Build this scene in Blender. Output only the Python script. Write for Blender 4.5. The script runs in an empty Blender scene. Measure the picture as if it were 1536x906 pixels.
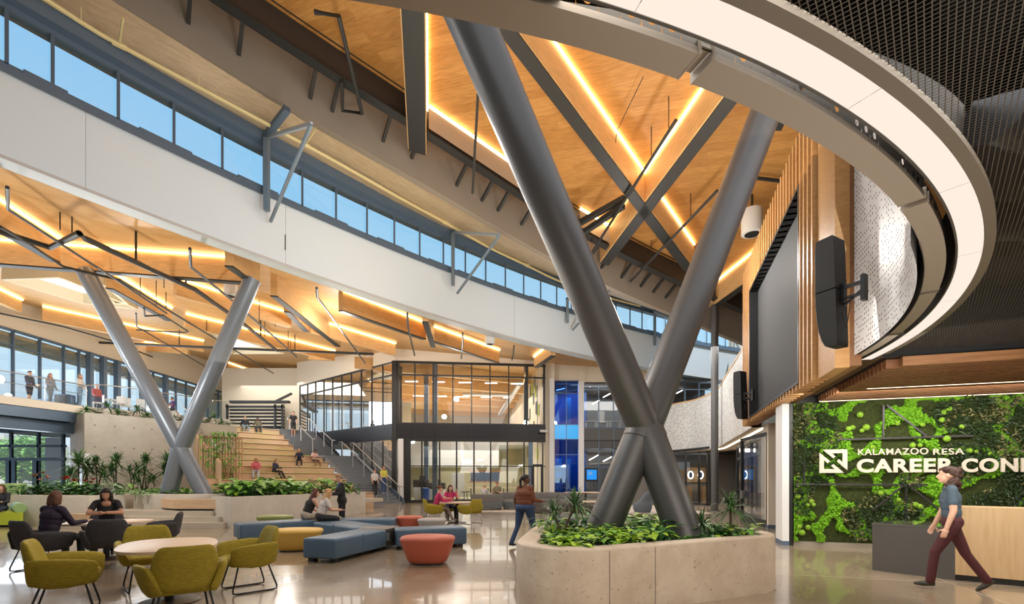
import bpy, bmesh, math, random
from mathutils import Vector, Matrix, noise
from math import pi, sin, cos, tan, atan2, sqrt, radians, hypot

random.seed(11)
SC = bpy.context.scene
COL = SC.collection
# ---------------------------------------------------------------- camera model (17 mm shift lens, 1.5 m above the floor)
F, CX, HY, CH = 725.0, 768.0, 720.0, 1.5

def at(px, py, Y):
    return Vector(((px - CX) / F * Y, Y, CH + (HY - py) / F * Y))

def onz(px, py, z):
    Y = F * (z - CH) / (HY - py)
    return at(px, py, Y)

def onplane(px, py, fz):
    """meet the sight line with a gently sloping surface z = fz(x, y)"""
    Y = 15.0
    for _ in range(40):
        p = at(px, py, Y)
        z = fz(p.x, p.y)
        Y = 0.5 * Y + 0.5 * max(1.0, F * (z - CH) / (HY - py))
    return at(px, py, Y)

def V(*a):
    return Vector(a)

def chain(o):
    return chain(o.parent) @ o.matrix_basis if o.parent else o.matrix_basis.copy()

# ---------------------------------------------------------------- mesh builder
class MB:
    def __init__(s):
        s.v, s.f, s.m = [], [], []

    def add(s, vs, fs, m=0):
        o = len(s.v)
        s.v += [tuple(x) for x in vs]
        for f in fs:
            s.f.append(tuple(i + o for i in f))
            s.m.append(m)
        return s

    def quad(s, a, b, c, d, m=0):
        return s.add([a, b, c, d], [(0, 1, 2, 3)], m)

    def box(s, c, d, rz=0.0, m=0):
        hx, hy, hz = d[0] / 2, d[1] / 2, d[2] / 2
        cr, sr = cos(rz), sin(rz)
        vs = []
        for z in (-hz, hz):
            for x, y in ((-hx, -hy), (hx, -hy), (hx, hy), (-hx, hy)):
                vs.append((c[0] + x * cr - y * sr, c[1] + x * sr + y * cr, c[2] + z))
        return s.add(vs, [(3, 2, 1, 0), (4, 5, 6, 7), (0, 1, 5, 4), (1, 2, 6, 5), (2, 3, 7, 6), (3, 0, 4, 7)], m)

    def rbox(s, c, d, r=0.03, seg=3, rz=0.0, m=0, mat=None):
        bm = bmesh.new()
        bmesh.ops.create_cube(bm, size=1.0)
        bmesh.ops.scale(bm, vec=d, verts=bm.verts)
        bmesh.ops.bevel(bm, geom=bm.edges[:] + bm.verts[:], offset=r, segments=seg, profile=0.5, affect='EDGES')
        M = Matrix.Translation(c) @ (mat if mat is not None else Matrix.Rotation(rz, 4, 'Z'))
        s.frombm(bm, M, m)
        return s

    def frombm(s, bm, M=None, m=0):
        bm.verts.index_update()
        vs = [(M @ v.co if M is not None else v.co) for v in bm.verts]
        s.add(vs, [[v.index for v in f.verts] for f in bm.faces], m)
        bm.free()

    def bar(s, p0, p1, w, h, m=0, z=0.0):
        """a rectangular bar from p0 to p1; w is its level width, h its height, centred on the line (z lifts it)"""
        p0, p1 = Vector(p0), Vector(p1)
        t = (p1 - p0).normalized()
        side = t.cross(V(0, 0, 1))
        if side.length < 1e-4:
            side = V(1, 0, 0)
        side.normalize()
        up = side.cross(t)
        vs = []
        for p in (p0, p1):
            for a, b in ((-1, -1), (1, -1), (1, 1), (-1, 1)):
                vs.append(p + side * (a * w / 2) + up * (b * h / 2 + z))
        return s.add(vs, [(3, 2, 1, 0), (4, 5, 6, 7), (0, 1, 5, 4), (1, 2, 6, 5), (2, 3, 7, 6), (3, 0, 4, 7)], m)

    def tube(s, path, r, n=8, m=0, cap=True, closed=False):
        path = [Vector(p) for p in path]
        k = len(path)
        rs = r if isinstance(r, (list, tuple)) else [r] * k
        prev = None
        rings = []
        for i, p in enumerate(path):
            if closed:
                t = path[(i + 1) % k] - path[i - 1]
            else:
                t = path[min(i + 1, k - 1)] - path[max(i - 1, 0)]
            t.normalize()
            if prev is None:
                u = t.cross(V(0, 0, 1))
                if u.length < 1e-3:
                    u = t.cross(V(1, 0, 0))
            else:
                u = prev - t * prev.dot(t)
            u.normalize()
            prev = u
            w = t.cross(u)
            rings.append([p + (u * cos(2 * pi * j / n) + w * sin(2 * pi * j / n)) * rs[i] for j in range(n)])
        vs = [q for ring in rings for q in ring]
        fs = []
        for i in range(k if closed else k - 1):
            a, b = i * n, ((i + 1) % k) * n
            for j in range(n):
                fs.append((a + j, a + (j + 1) % n, b + (j + 1) % n, b + j))
        if cap and not closed:
            fs.append(tuple(range(n))[::-1])
            fs.append(tuple((k - 1) * n + j for j in range(n)))
        return s.add(vs, fs, m)

    def lathe(s, prof, n=24, c=(0, 0, 0), m=0, sx=1.0, sy=1.0, rz=0.0, pw=2.0):
        """a profile of (radius, height) swept round; pw > 2 squares the plan off"""
        vs, fs = [], []
        cr, sr = cos(rz), sin(rz)
        for r, z in prof:
            for j in range(n):
                a = 2 * pi * j / n
                ca, sa = cos(a), sin(a)
                k = (abs(ca) ** pw + abs(sa) ** pw) ** (-1.0 / pw)
                x, y = r * k * ca * sx, r * k * sa * sy
                vs.append((c[0] + x * cr - y * sr, c[1] + x * sr + y * cr, c[2] + z))
        for i in range(len(prof) - 1):
            for j in range(n):
                fs.append((i * n + j, i * n + (j + 1) % n, (i + 1) * n + (j + 1) % n, (i + 1) * n + j))
        fs.append(tuple(range(n))[::-1])
        fs.append(tuple((len(prof) - 1) * n + j for j in range(n)))
        return s.add(vs, fs, m)

    def prism(s, poly, z0, z1, m=0, mt=None):
        n = len(poly)
        a = sum(poly[i][0] * poly[(i + 1) % n][1] - poly[(i + 1) % n][0] * poly[i][1] for i in range(n))
        if a < 0:
            poly = poly[::-1]
        zz0 = z0 if callable(z0) else (lambda x, y: z0)
        zz1 = z1 if callable(z1) else (lambda x, y: z1)
        vs = [(p[0], p[1], zz0(p[0], p[1])) for p in poly] + [(p[0], p[1], zz1(p[0], p[1])) for p in poly]
        s.add(vs, [(i, (i + 1) % n, n + (i + 1) % n, n + i) for i in range(n)] + [tuple(range(n))[::-1]], m)
        s.add(vs[n:], [tuple(range(n))], m if mt is None else mt)
        return s

    def ell(s, c, r, n=12, m=0, M=None):
        vs, fs = [], []
        k = max(4, n // 2)
        for i in range(1, k):
            t = pi * i / k
            for j in range(n):
                a = 2 * pi * j / n
                vs.append(V(r[0] * sin(t) * cos(a), r[1] * sin(t) * sin(a), r[2] * cos(t)))
        vs.append(V(0, 0, r[2])); vs.append(V(0, 0, -r[2]))
        T, B = len(vs) - 2, len(vs) - 1
        for i in range(k - 2):
            for j in range(n):
                fs.append((i * n + j, (i + 1) * n + j, (i + 1) * n + (j + 1) % n, i * n + (j + 1) % n))
        for j in range(n):
            fs.append((T, j, (j + 1) % n))
            fs.append((B, (k - 2) * n + (j + 1) % n, (k - 2) * n + j))
        c = Vector(c)
        vs = [((M @ v) if M is not None else v) + c for v in vs]
        return s.add(vs, fs, m)

    def loft(s, rows, m=0, closed=False):
        n = len(rows[0])
        vs = [p for r in rows for p in r]
        fs = []
        for i in range(len(rows) - 1):
            for j in range(n if closed else n - 1):
                fs.append((i * n + j, i * n + (j + 1) % n, (i + 1) * n + (j + 1) % n, (i + 1) * n + j))
        return s.add(vs, fs, m)

    def sheet(s, rows, thick, m=0):
        """a lofted sheet given thickness downward along z-free normals (simple two-sided shell)"""
        s.loft(rows, m)
        n = len(rows[0])
        o = [[Vector(p) + V(0, 0, -thick) for p in r][::-1] for r in rows]
        s.loft(o, m)
        return s

    def xf(s, M):
        s.v = [tuple(M @ Vector(p)) for p in s.v]
        return s

    def build(s, name, mats, parent=None, smooth=40, local=False):
        me = bpy.data.meshes.new(name)
        if not isinstance(mats, (list, tuple)):
            mats = [mats]
        vs = s.v
        if parent is not None and not local:
            Mi = chain(parent).inverted()
            vs = [tuple(Mi @ Vector(p)) for p in vs]
        me.from_pydata(vs, [], s.f)
        for x in mats:
            me.materials.append(x)
        if len(mats) > 1:
            me.polygons.foreach_set('material_index', s.m)
        if smooth:
            me.shade_smooth()
            me.set_sharp_from_angle(angle=radians(smooth))
        me.update()
        o = bpy.data.objects.new(name, me)
        COL.objects.link(o)
        if parent is not None:
            o.parent = parent
        return o

# ---------------------------------------------------------------- scene bookkeeping
def tag(o, label=None, cat=None, group=None, kind=None):
    if label: o['label'] = label
    if cat: o['category'] = cat
    if group: o['group'] = group
    if kind: o['kind'] = kind
    return o

def thing(name, label, cat, loc=(0, 0, 0), rz=0.0, group=None, M=None):
    o = bpy.data.objects.new(name, None)
    o.empty_display_size = 0.1
    COL.objects.link(o)
    o.matrix_basis = M if M is not None else Matrix.Translation(loc) @ Matrix.Rotation(rz, 4, 'Z')
    return tag(o, label, cat, group)

def struct(o):
    o['kind'] = 'structure'
    return o

KIDS = {}
def kids(o):
    return [c for c in bpy.data.objects if c.parent == o]

def drop(o):
    for c in kids(o): drop(c)
    bpy.data.objects.remove(o)

def copy_tree(o, M=None, label=None, group=None, parent=None, table=None):
    if table is None:
        table = {}
        for c in bpy.data.objects:
            if c.parent: table.setdefault(c.parent.name, []).append(c)
    c = o.copy(); COL.objects.link(c)
    if parent is not None: c.parent = parent
    if M is not None: c.matrix_basis = M
    if label: c['label'] = label
    if group: c['group'] = group
    for ch in table.get(o.name, []):
        copy_tree(ch, parent=c, table=table)
    return c

ORD = ('first second third fourth fifth sixth seventh eighth ninth tenth eleventh twelfth thirteenth fourteenth fifteenth sixteenth '
       'seventeenth eighteenth nineteenth twentieth').split()
def nth(i):
    if i < 20: return ORD[i]
    tens = {2: 'twenty', 3: 'thirty', 4: 'forty', 5: 'fifty', 6: 'sixty', 7: 'seventy'}[(i + 1) // 10]
    r = (i + 1) % 10
    return tens[:-1] + 'ieth' if r == 0 else tens + '-' + ORD[r - 1]

def TR(x, y, z=0.0, rz=0.0, s=1.0):
    return Matrix.Translation((x, y, z)) @ Matrix.Rotation(rz, 4, 'Z') @ Matrix.Scale(s, 4)

# ---------------------------------------------------------------- materials (all procedural)
def _nt(name):
    m = bpy.data.materials.new(name)
    m.use_nodes = True
    nt = m.node_tree
    return m, nt, nt.nodes, nt.links, nt.nodes['Principled BSDF']

def c4(c):
    return (c[0], c[1], c[2], 1.0)

def mat(name, col, rough=0.5, metal=0.0, var=0.0, scale=8.0, stretch=(1, 1, 1), bump=0.0, emit=None, es=0.0, spec=0.5, coat=0.0, detail=4.0, rv=0.0):
    m, nt, N, L, B = _nt(name)
    B.inputs['Roughness'].default_value = rough
    B.inputs['Metallic'].default_value = metal
    B.inputs['Specular IOR Level'].default_value = spec
    B.inputs['Coat Weight'].default_value = coat
    B.inputs['Base Color'].default_value = c4(col)
    if emit:
        B.inputs['Emission Color'].default_value = c4(emit)
        B.inputs['Emission Strength'].default_value = es
    if var or bump or rv:
        tc = N.new('ShaderNodeTexCoord'); mp = N.new('ShaderNodeMapping'); nz = N.new('ShaderNodeTexNoise')
        mp.inputs['Scale'].default_value = stretch
        nz.inputs['Scale'].default_value = scale; nz.inputs['Detail'].default_value = detail
        L.new(tc.outputs['Object'], mp.inputs['Vector']); L.new(mp.outputs[0], nz.inputs['Vector'])
        if var:
            r = N.new('ShaderNodeValToRGB')
            r.color_ramp.elements[0].position = 0.3; r.color_ramp.elements[1].position = 0.7
            r.color_ramp.elements[0].color = c4([max(0, x * (1 - var)) for x in col])
            r.color_ramp.elements[1].color = c4([min(1, x * (1 + var)) for x in col])
            L.new(nz.outputs['Fac'], r.inputs[0]); L.new(r.outputs[0], B.inputs['Base Color'])
        if bump:
            b = N.new('ShaderNodeBump'); b.inputs['Strength'].default_value = bump; b.inputs['Distance'].default_value = 0.02
            L.new(nz.outputs['Fac'], b.inputs['Height']); L.new(b.outputs[0], B.inputs['Normal'])
    return m

def wood(name, c1, c2, ang=0.0, plank=0.2, length=3.0, rough=0.45, gap=0.35, vert=False, grain=1.0, spec=0.3):
    """boards: brick pattern tints per board, stretched noise for the grain"""
    m, nt, N, L, B = _nt(name)
    B.inputs['Roughness'].default_value = rough
    B.inputs['Specular IOR Level'].default_value = spec
    tc = N.new('ShaderNodeTexCoord'); mp = N.new('ShaderNodeMapping')
    if vert: mp.inputs['Rotation'].default_value = (0, radians(90), ang)
    else: mp.inputs['Rotation'].default_value = (0, 0, -ang)
    L.new(tc.outputs['Object'], mp.inputs['Vector'])
    br = N.new('ShaderNodeTexBrick')
    br.inputs['Scale'].default_value = 1.0
    br.inputs['Brick Width'].default_value = length; br.inputs['Row Height'].default_value = plank
    br.inputs['Mortar Size'].default_value = 0.004; br.inputs['Mortar Smooth'].default_value = 0.3
    br.inputs['Color1'].default_value = c4(c1); br.inputs['Color2'].default_value = c4(c2)
    br.inputs['Mortar'].default_value = c4([x * (1 - gap) for x in c1]); br.inputs['Bias'].default_value = 0.0
    L.new(mp.outputs[0], br.inputs['Vector'])
    m2 = N.new('ShaderNodeMapping'); m2.inputs['Scale'].default_value = (0.8, 9.0, 9.0)
    L.new(mp.outputs[0], m2.inputs['Vector'])
    nz = N.new('ShaderNodeTexNoise'); nz.inputs['Scale'].default_value = 2.2; nz.inputs['Detail'].default_value = 5
    L.new(m2.outputs[0], nz.inputs['Vector'])
    rr = N.new('ShaderNodeValToRGB')
    lo = 1 - 0.32 * grain
    rr.color_ramp.elements[0].position = 0.3; rr.color_ramp.elements[0].color = (lo, lo * 0.95, lo * 0.88, 1)
    rr.color_ramp.elements[1].position = 0.65; rr.color_ramp.elements[1].color = (1, 1, 1, 1)
    L.new(nz.outputs['Fac'], rr.inputs[0])
    mx = N.new('ShaderNodeMix'); mx.data_type = 'RGBA'; mx.blend_type = 'MULTIPLY'; mx.inputs[0].default_value = 1.0
    L.new(br.outputs['Color'], mx.inputs[6]); L.new(rr.outputs[0], mx.inputs[7]); L.new(mx.outputs[2], B.inputs['Base Color'])
    return m

def glow(name, col, st):
    m, nt, N, L, B = _nt(name)
    N.remove(B)
    e = N.new('ShaderNodeEmission'); e.inputs[0].default_value = c4(col); e.inputs[1].default_value = st
    L.new(e.outputs[0], N['Material Output'].inputs[0])
    return m

def glass(name, tint=(1, 1, 1), refl=0.12, rough=0.0, rcol=(1, 1, 1)):
    m, nt, N, L, B = _nt(name)
    N.remove(B)
    t = N.new('ShaderNodeBsdfTransparent'); t.inputs[0].default_value = c4(tint)
    g = N.new('ShaderNodeBsdfGlossy'); g.inputs['Roughness'].default_value = rough; g.inputs[0].default_value = c4(rcol)
    lw = N.new('ShaderNodeLayerWeight'); lw.inputs[0].default_value = 0.35
    mr = N.new('ShaderNodeMapRange'); mr.inputs[3].default_value = refl; mr.inputs[4].default_value = 0.75
    L.new(lw.outputs['Fresnel'], mr.inputs[0])
    mx = N.new('ShaderNodeMixShader')
    L.new(mr.outputs[0], mx.inputs[0]); L.new(t.outputs[0], mx.inputs[1]); L.new(g.outputs[0], mx.inputs[2])
    L.new(mx.outputs[0], N['Material Output'].inputs[0])
    return m

def holes(name, col, pitch, rad, ang=0.0, rough=0.4, jitter=True, plane='XY', dark=(0.02, 0.02, 0.02), grid=False, see=True, metal=0.0):
    """perforated sheet (round holes) or wire grid (square holes) with real openings"""
    m, nt, N, L, B = _nt(name)
    B.inputs['Base Color'].default_value = c4(col); B.inputs['Roughness'].default_value = rough; B.inputs['Metallic'].default_value = metal
    uv = N.new('ShaderNodeUVMap') if plane == 'UV' else None
    tc = N.new('ShaderNodeTexCoord'); mp = N.new('ShaderNodeMapping')
    mp.inputs['Scale'].default_value = (1 / pitch,) * 3
    mp.inputs['Rotation'].default_value = (0, 0, ang)
    L.new(uv.outputs[0] if uv else tc.outputs['Object'], mp.inputs['Vector'])
    fr = N.new('ShaderNodeVectorMath'); fr.operation = 'FRACTION'; L.new(mp.outputs[0], fr.inputs[0])
    sb = N.new('ShaderNodeVectorMath'); sb.operation = 'SUBTRACT'; sb.inputs[1].default_value = (0.5, 0.5, 0.5); L.new(fr.outputs[0], sb.inputs[0])
    ml = N.new('ShaderNodeVectorMath'); ml.operation = 'MULTIPLY'; ml.inputs[1].default_value = (1, 1, 0); L.new(sb.outputs[0], ml.inputs[0])
    if grid:
        ab = N.new('ShaderNodeVectorMath'); ab.operation = 'ABSOLUTE'; L.new(ml.outputs[0], ab.inputs[0])
        sx = N.new('ShaderNodeSeparateXYZ'); L.new(ab.outputs[0], sx.inputs[0])
        mm = N.new('ShaderNodeMath'); mm.operation = 'MAXIMUM'; L.new(sx.outputs[0], mm.inputs[0]); L.new(sx.outputs[1], mm.inputs[1])
        dist = mm.outputs[0]
    else:
        ln = N.new('ShaderNodeVectorMath'); ln.operation = 'LENGTH'; L.new(ml.outputs[0], ln.inputs[0])
        dist = ln.outputs['Value']
    cmp_ = N.new('ShaderNodeMath'); cmp_.operation = 'LESS_THAN'; L.new(dist, cmp_.inputs[0]); cmp_.inputs[1].default_value = rad
    fac = cmp_.outputs[0]
    if jitter:
        fl = N.new('ShaderNodeVectorMath'); fl.operation = 'FLOOR'; L.new(mp.outputs[0], fl.inputs[0])
        wn = N.new('ShaderNodeTexWhiteNoise'); L.new(fl.outputs[0], wn.inputs['Vector'])
        gt = N.new('ShaderNodeMath'); gt.operation = 'GREATER_THAN'; L.new(wn.outputs['Value'], gt.inputs[0]); gt.inputs[1].default_value = 0.42
        mu = N.new('ShaderNodeMath'); mu.operation = 'MULTIPLY'; L.new(fac, mu.inputs[0]); L.new(gt.outputs[0], mu.inputs[1]); fac = mu.outputs[0]
    if see:
        t = N.new('ShaderNodeBsdfTransparent')
    else:
        t = N.new('ShaderNodeBsdfDiffuse'); t.inputs[0].default_value = c4(dark)
    mx = N.new('ShaderNodeMixShader'); L.new(fac, mx.inputs[0]); L.new(B.outputs[0], mx.inputs[1]); L.new(t.outputs[0], mx.inputs[2])
    L.new(mx.outputs[0], N['Material Output'].inputs[0])
    return m

def leafmat(name, c1, c2, rough=0.45, trans=0.15):
    m, nt, N, L, B = _nt(name)
    B.inputs['Roughness'].default_value = rough
    tc = N.new('ShaderNodeTexCoord'); nz = N.new('ShaderNodeTexNoise'); nz.inputs['Scale'].default_value = 9.0
    L.new(tc.outputs['Object'], nz.inputs['Vector'])
    r = N.new('ShaderNodeValToRGB'); r.color_ramp.elements[0].position = 0.35; r.color_ramp.elements[1].position = 0.65
    r.color_ramp.elements[0].color = c4(c1); r.color_ramp.elements[1].color = c4(c2)
    L.new(nz.outputs['Fac'], r.inputs[0]); L.new(r.outputs[0], B.inputs['Base Color'])
    B.inputs['Subsurface Weight'].default_value = 0.0
    return m

def concrete(name, c1, c2, rough=0.6, scale=1.6, holesize=0.0, bump=0.15):
    m, nt, N, L, B = _nt(name)
    B.inputs['Roughness'].default_value = rough
    tc = N.new('ShaderNodeTexCoord')
    n1 = N.new('ShaderNodeTexNoise'); n1.inputs['Scale'].default_value = scale; n1.inputs['Detail'].default_value = 8; n1.inputs['Roughness'].default_value = 0.65
    L.new(tc.outputs['Object'], n1.inputs['Vector'])
    r = N.new('ShaderNodeValToRGB'); r.color_ramp.elements[0].position = 0.3; r.color_ramp.elements[1].position = 0.68
    r.color_ramp.elements[0].color = c4(c1); r.color_ramp.elements[1].color = c4(c2)
    L.new(n1.outputs['Fac'], r.inputs[0])
    out = r.outputs[0]
    if holesize:
        n2 = N.new('ShaderNodeTexNoise'); n2.inputs['Scale'].default_value = 26; n2.inputs['Detail'].default_value = 3
        L.new(tc.outputs['Object'], n2.inputs['Vector'])
        r2 = N.new('ShaderNodeValToRGB'); r2.color_ramp.elements[0].position = 0.30; r2.color_ramp.elements[1].position = 0.30 + holesize
        r2.color_ramp.elements[0].color = (0.45, 0.42, 0.4, 1); r2.color_ramp.elements[1].color = (1, 1, 1, 1)
        L.new(n2.outputs['Fac'], r2.inputs[0])
        mx = N.new('ShaderNodeMix'); mx.data_type = 'RGBA'; mx.blend_type = 'MULTIPLY'; mx.inputs[0].default_value = 1
        L.new(out, mx.inputs[6]); L.new(r2.outputs[0], mx.inputs[7]); out = mx.outputs[2]
    L.new(out, B.inputs['Base Color'])
    b = N.new('ShaderNodeBump'); b.inputs['Strength'].default_value = bump; b.inputs['Distance'].default_value = 0.02
    L.new(n1.outputs['Fac'], b.inputs['Height']); L.new(b.outputs[0], B.inputs['Normal'])
    return m

def floor_material():
    m, nt, N, L, B = _nt('polished_concrete_floor')
    tc = N.new('ShaderNodeTexCoord')
    n1 = N.new('ShaderNodeTexNoise'); n1.inputs['Scale'].default_value = 0.55; n1.inputs['Detail'].default_value = 9; n1.inputs['Roughness'].default_value = 0.62
    L.new(tc.outputs['Object'], n1.inputs['Vector'])
    r = N.new('ShaderNodeValToRGB'); r.color_ramp.elements[0].position = 0.3; r.color_ramp.elements[1].position = 0.7
    r.color_ramp.elements[0].color = (0.25, 0.185, 0.12, 1); r.color_ramp.elements[1].color = (0.40, 0.32, 0.23, 1)
    L.new(n1.outputs['Fac'], r.inputs[0])
    # sawn joints on a turned grid
    mp = N.new('ShaderNodeMapping'); mp.inputs['Rotation'].default_value = (0, 0, radians(17.24)); mp.inputs['Scale'].default_value = (1 / 5.2, 1 / 5.2, 1)
    mp.inputs['Location'].default_value = (0.23, 0.34, 0)
    L.new(tc.outputs['Object'], mp.inputs['Vector'])
    fr = N.new('ShaderNodeVectorMath'); fr.operation = 'FRACTION'; L.new(mp.outputs[0], fr.inputs[0])
    sx = N.new('ShaderNodeSeparateXYZ'); L.new(fr.outputs[0], sx.inputs[0])
    mi = N.new('ShaderNodeMath'); mi.operation = 'MINIMUM'; L.new(sx.outputs[0], mi.inputs[0]); L.new(sx.outputs[1], mi.inputs[1])
    lt = N.new('ShaderNodeMath'); lt.operation = 'LESS_THAN'; L.new(mi.outputs[0], lt.inputs[0]); lt.inputs[1].default_value = 0.003
    mx = N.new('ShaderNodeMix'); mx.data_type = 'RGBA'; L.new(lt.outputs[0], mx.inputs[0]); L.new(r.outputs[0], mx.inputs[6]); mx.inputs[7].default_value = (0.6, 0.53, 0.44, 1)
    L.new(mx.outputs[2], B.inputs['Base Color'])
    B.inputs['Specular IOR Level'].default_value = 0.5
    B.inputs['Coat Weight'].default_value = 0.45; B.inputs['Coat Roughness'].default_value = 0.03
    n2 = N.new('ShaderNodeTexNoise'); n2.inputs['Scale'].default_value = 1.3; L.new(tc.outputs['Object'], n2.inputs['Vector'])
    mr = N.new('ShaderNodeMapRange'); mr.inputs[3].default_value = 0.12; mr.inputs[4].default_value = 0.3; L.new(n2.outputs['Fac'], mr.inputs[0]); L.new(mr.outputs[0], B.inputs['Roughness'])
    return m

M = {}
def mk():
    M['floor'] = floor_material()
    M['wood_ceiling'] = wood('ceiling_planks', (0.60, 0.315, 0.10), (0.47, 0.225, 0.062), ang=radians(-22), plank=0.30, length=9, grain=0.75)
    M['wood_ceiling_low'] = wood('low_ceiling_planks', (0.68, 0.42, 0.185), (0.61, 0.355, 0.14), ang=radians(30), plank=0.22, length=4.5, grain=0.5)
    M['glulam'] = mat('glulam_timber', (0.66, 0.41, 0.18), 0.5, var=0.12, scale=2.5, stretch=(1, 1, 6))
    M['deck'] = wood('pale_deck', (0.62, 0.50, 0.34), (0.55, 0.43, 0.28), ang=radians(44), plank=0.5, length=6, gap=0.1, grain=0.6)
    M['slat'] = wood('oak_slats', (0.54, 0.30, 0.12), (0.47, 0.245, 0.09), ang=0, plank=0.9, length=9, gap=0.05, grain=0.6)
    M['slat_in'] = mat('slat_side_walnut', (0.22, 0.095, 0.035), 0.5, var=0.15, scale=4)
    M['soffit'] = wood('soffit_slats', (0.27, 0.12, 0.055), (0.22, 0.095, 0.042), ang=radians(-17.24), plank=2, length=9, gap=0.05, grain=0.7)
    M['bleach_t'] = mat('bleacher_tread', (0.76, 0.61, 0.46), 0.45, var=0.06, scale=3)  # paler than the risers; light on the treads put into the colour
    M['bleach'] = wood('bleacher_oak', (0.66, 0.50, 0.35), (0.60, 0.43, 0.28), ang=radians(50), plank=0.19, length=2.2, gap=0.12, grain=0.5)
    M['bench_wood'] = wood('bench_oak', (0.72, 0.53, 0.36), (0.68, 0.48, 0.31), plank=0.2, length=2.2, gap=0.12, grain=0.5)
    M['trellis'] = mat('trellis_wood', (0.52, 0.30, 0.15), 0.55, var=0.15, scale=3)
    M['tabletop'] = wood('pale_oak_laminate', (0.74, 0.58, 0.44), (0.72, 0.555, 0.42), ang=radians(20), plank=3, length=9, gap=0.0, grain=0.35)
    M['desk_tan'] = wood('desk_oak_veneer', (0.60, 0.42, 0.235), (0.585, 0.405, 0.225), vert=True, plank=3, length=9, gap=0, grain=0.45)
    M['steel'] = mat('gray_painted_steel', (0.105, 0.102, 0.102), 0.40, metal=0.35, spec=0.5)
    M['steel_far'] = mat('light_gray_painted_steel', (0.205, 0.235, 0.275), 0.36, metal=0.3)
    M['dark'] = mat('charcoal_steel', (0.024, 0.025, 0.025), 0.5, metal=0.1)
    M['dkbrown'] = mat('dark_bronze_steel', (0.05, 0.04, 0.034), 0.5, metal=0.2)
    M['bulk'] = mat('taupe_bulkhead', (0.30, 0.255, 0.21), 0.6, var=0.04, scale=1)
    M['taupe'] = mat('taupe_painted_channel', (0.33, 0.285, 0.235), 0.5)
    M['taupe_dk'] = mat('dark_taupe_metal', (0.075, 0.068, 0.06), 0.45, metal=0.3)  # darker taupe than the channel paint
    M['bluesteel'] = mat('slate_blue_frame', (0.115, 0.17, 0.245), 0.4, metal=0.2)
    M['white'] = mat('white_wall_paint', (0.80, 0.81, 0.82), 0.6)
    M['fascia'] = mat('cool_white_fascia', (0.70, 0.785, 0.86), 0.6)
    M['cream'] = mat('cream_wall_paint', (0.74, 0.66, 0.54), 0.6)
    M['creampipe'] = mat('cream_conduit', (0.74, 0.63, 0.33), 0.5)
    M['black'] = mat('black_metal', (0.012, 0.012, 0.013), 0.4)
    M['blackfab'] = mat('black_speaker_cloth', (0.014, 0.014, 0.015), 0.65)
    M['screen'] = mat('dark_gray_screen', (0.072, 0.072, 0.075), 0.7, spec=0.15)
    M['chrome'] = mat('brushed_steel', (0.55, 0.55, 0.55), 0.28, metal=0.9)
    M['led'] = glow('warm_led', (1.0, 0.66, 0.30), 16.0)
    M['ledw'] = glow('white_warm_led', (1.0, 0.84, 0.62), 3.0)
    M['ring'] = glow('ring_diffuser', (1.0, 0.865, 0.745), 1.0)
    M['fix'] = glow('white_fixture', (1, 0.97, 0.9), 5.0)
    M['sky_panel'] = glow('skylight_glow', (0.95, 0.98, 1.0), 1.3)
    M['meshc'] = holes('wire_grid', (0.070, 0.056, 0.042), 0.026, 0.41, ang=radians(-49), jitter=False, grid=True, rough=0.5)
    M['plenum'] = mat('black_plenum', (0.006, 0.006, 0.007), 0.8)
    M['perf'] = holes('perforated_white', (0.66, 0.66, 0.68), 0.070, 0.21, plane='UV', see=False, rough=0.42, dark=(0.10, 0.09, 0.085))
    M['perf_fine'] = holes('perforated_white_fine', (0.70, 0.69, 0.67), 0.11, 0.3, plane='UV', see=False, rough=0.5, dark=(0.36, 0.34, 0.31))
    M['trav'] = concrete('sandy_precast', (0.58, 0.46, 0.335), (0.76, 0.65, 0.52), rough=0.6, scale=2.4, holesize=0.025, bump=0.25)
    M['conc'] = concrete('board_concrete', (0.36, 0.335, 0.285), (0.48, 0.45, 0.39), rough=0.7, scale=0.9, holesize=0.02)
    M['conc_lt'] = concrete('pale_concrete', (0.50, 0.465, 0.40), (0.62, 0.585, 0.51), rough=0.65, scale=1.2, holesize=0.015)
    M['step'] = concrete('pale_step', (0.52, 0.46, 0.37), (0.62, 0.56, 0.46), rough=0.35, scale=1.5)
    M['stair'] = mat('slate_stair', (0.135, 0.15, 0.17), 0.5, var=0.08, scale=3)
    M['stair_r'] = mat('slate_riser', (0.21, 0.235, 0.265), 0.5)
    M['olive'] = mat('olive_tweed', (0.34, 0.265, 0.022), 0.85, var=0.24, scale=18, stretch=(1, 1, 6), bump=0.1)
    M['gray_tw'] = mat('charcoal_tweed', (0.052, 0.05, 0.056), 0.9, var=0.3, scale=18, stretch=(1, 1, 6), bump=0.1)
    M['taupe_tw'] = mat('taupe_tweed', (0.12, 0.10, 0.095), 0.9, var=0.25, scale=18, stretch=(1, 1, 6))
    M['blue_l'] = mat('dusty_blue_leather', (0.075, 0.135, 0.205), 0.45, var=0.07, scale=2)
    M['yellow'] = mat('mustard_vinyl', (0.66, 0.42, 0.085), 0.5)
    M['coral'] = mat('coral_vinyl', (0.52, 0.125, 0.075), 0.5)
    M['green_o'] = mat('moss_green_vinyl', (0.25, 0.31, 0.10), 0.5)
    M['grayfab'] = mat('gray_wool', (0.17, 0.16, 0.155), 0.8, var=0.1, scale=20)
    M['slatefab'] = mat('slate_wool', (0.12, 0.135, 0.145), 0.75, var=0.1, scale=20)
    M['lime'] = mat('lime_vinyl', (0.50, 0.62, 0.05), 0.5)
    M['seafoam'] = mat('seafoam_vinyl', (0.38, 0.62, 0.50), 0.45)
    M['sage'] = mat('sage_vinyl', (0.30, 0.48, 0.20), 0.5)
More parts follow.
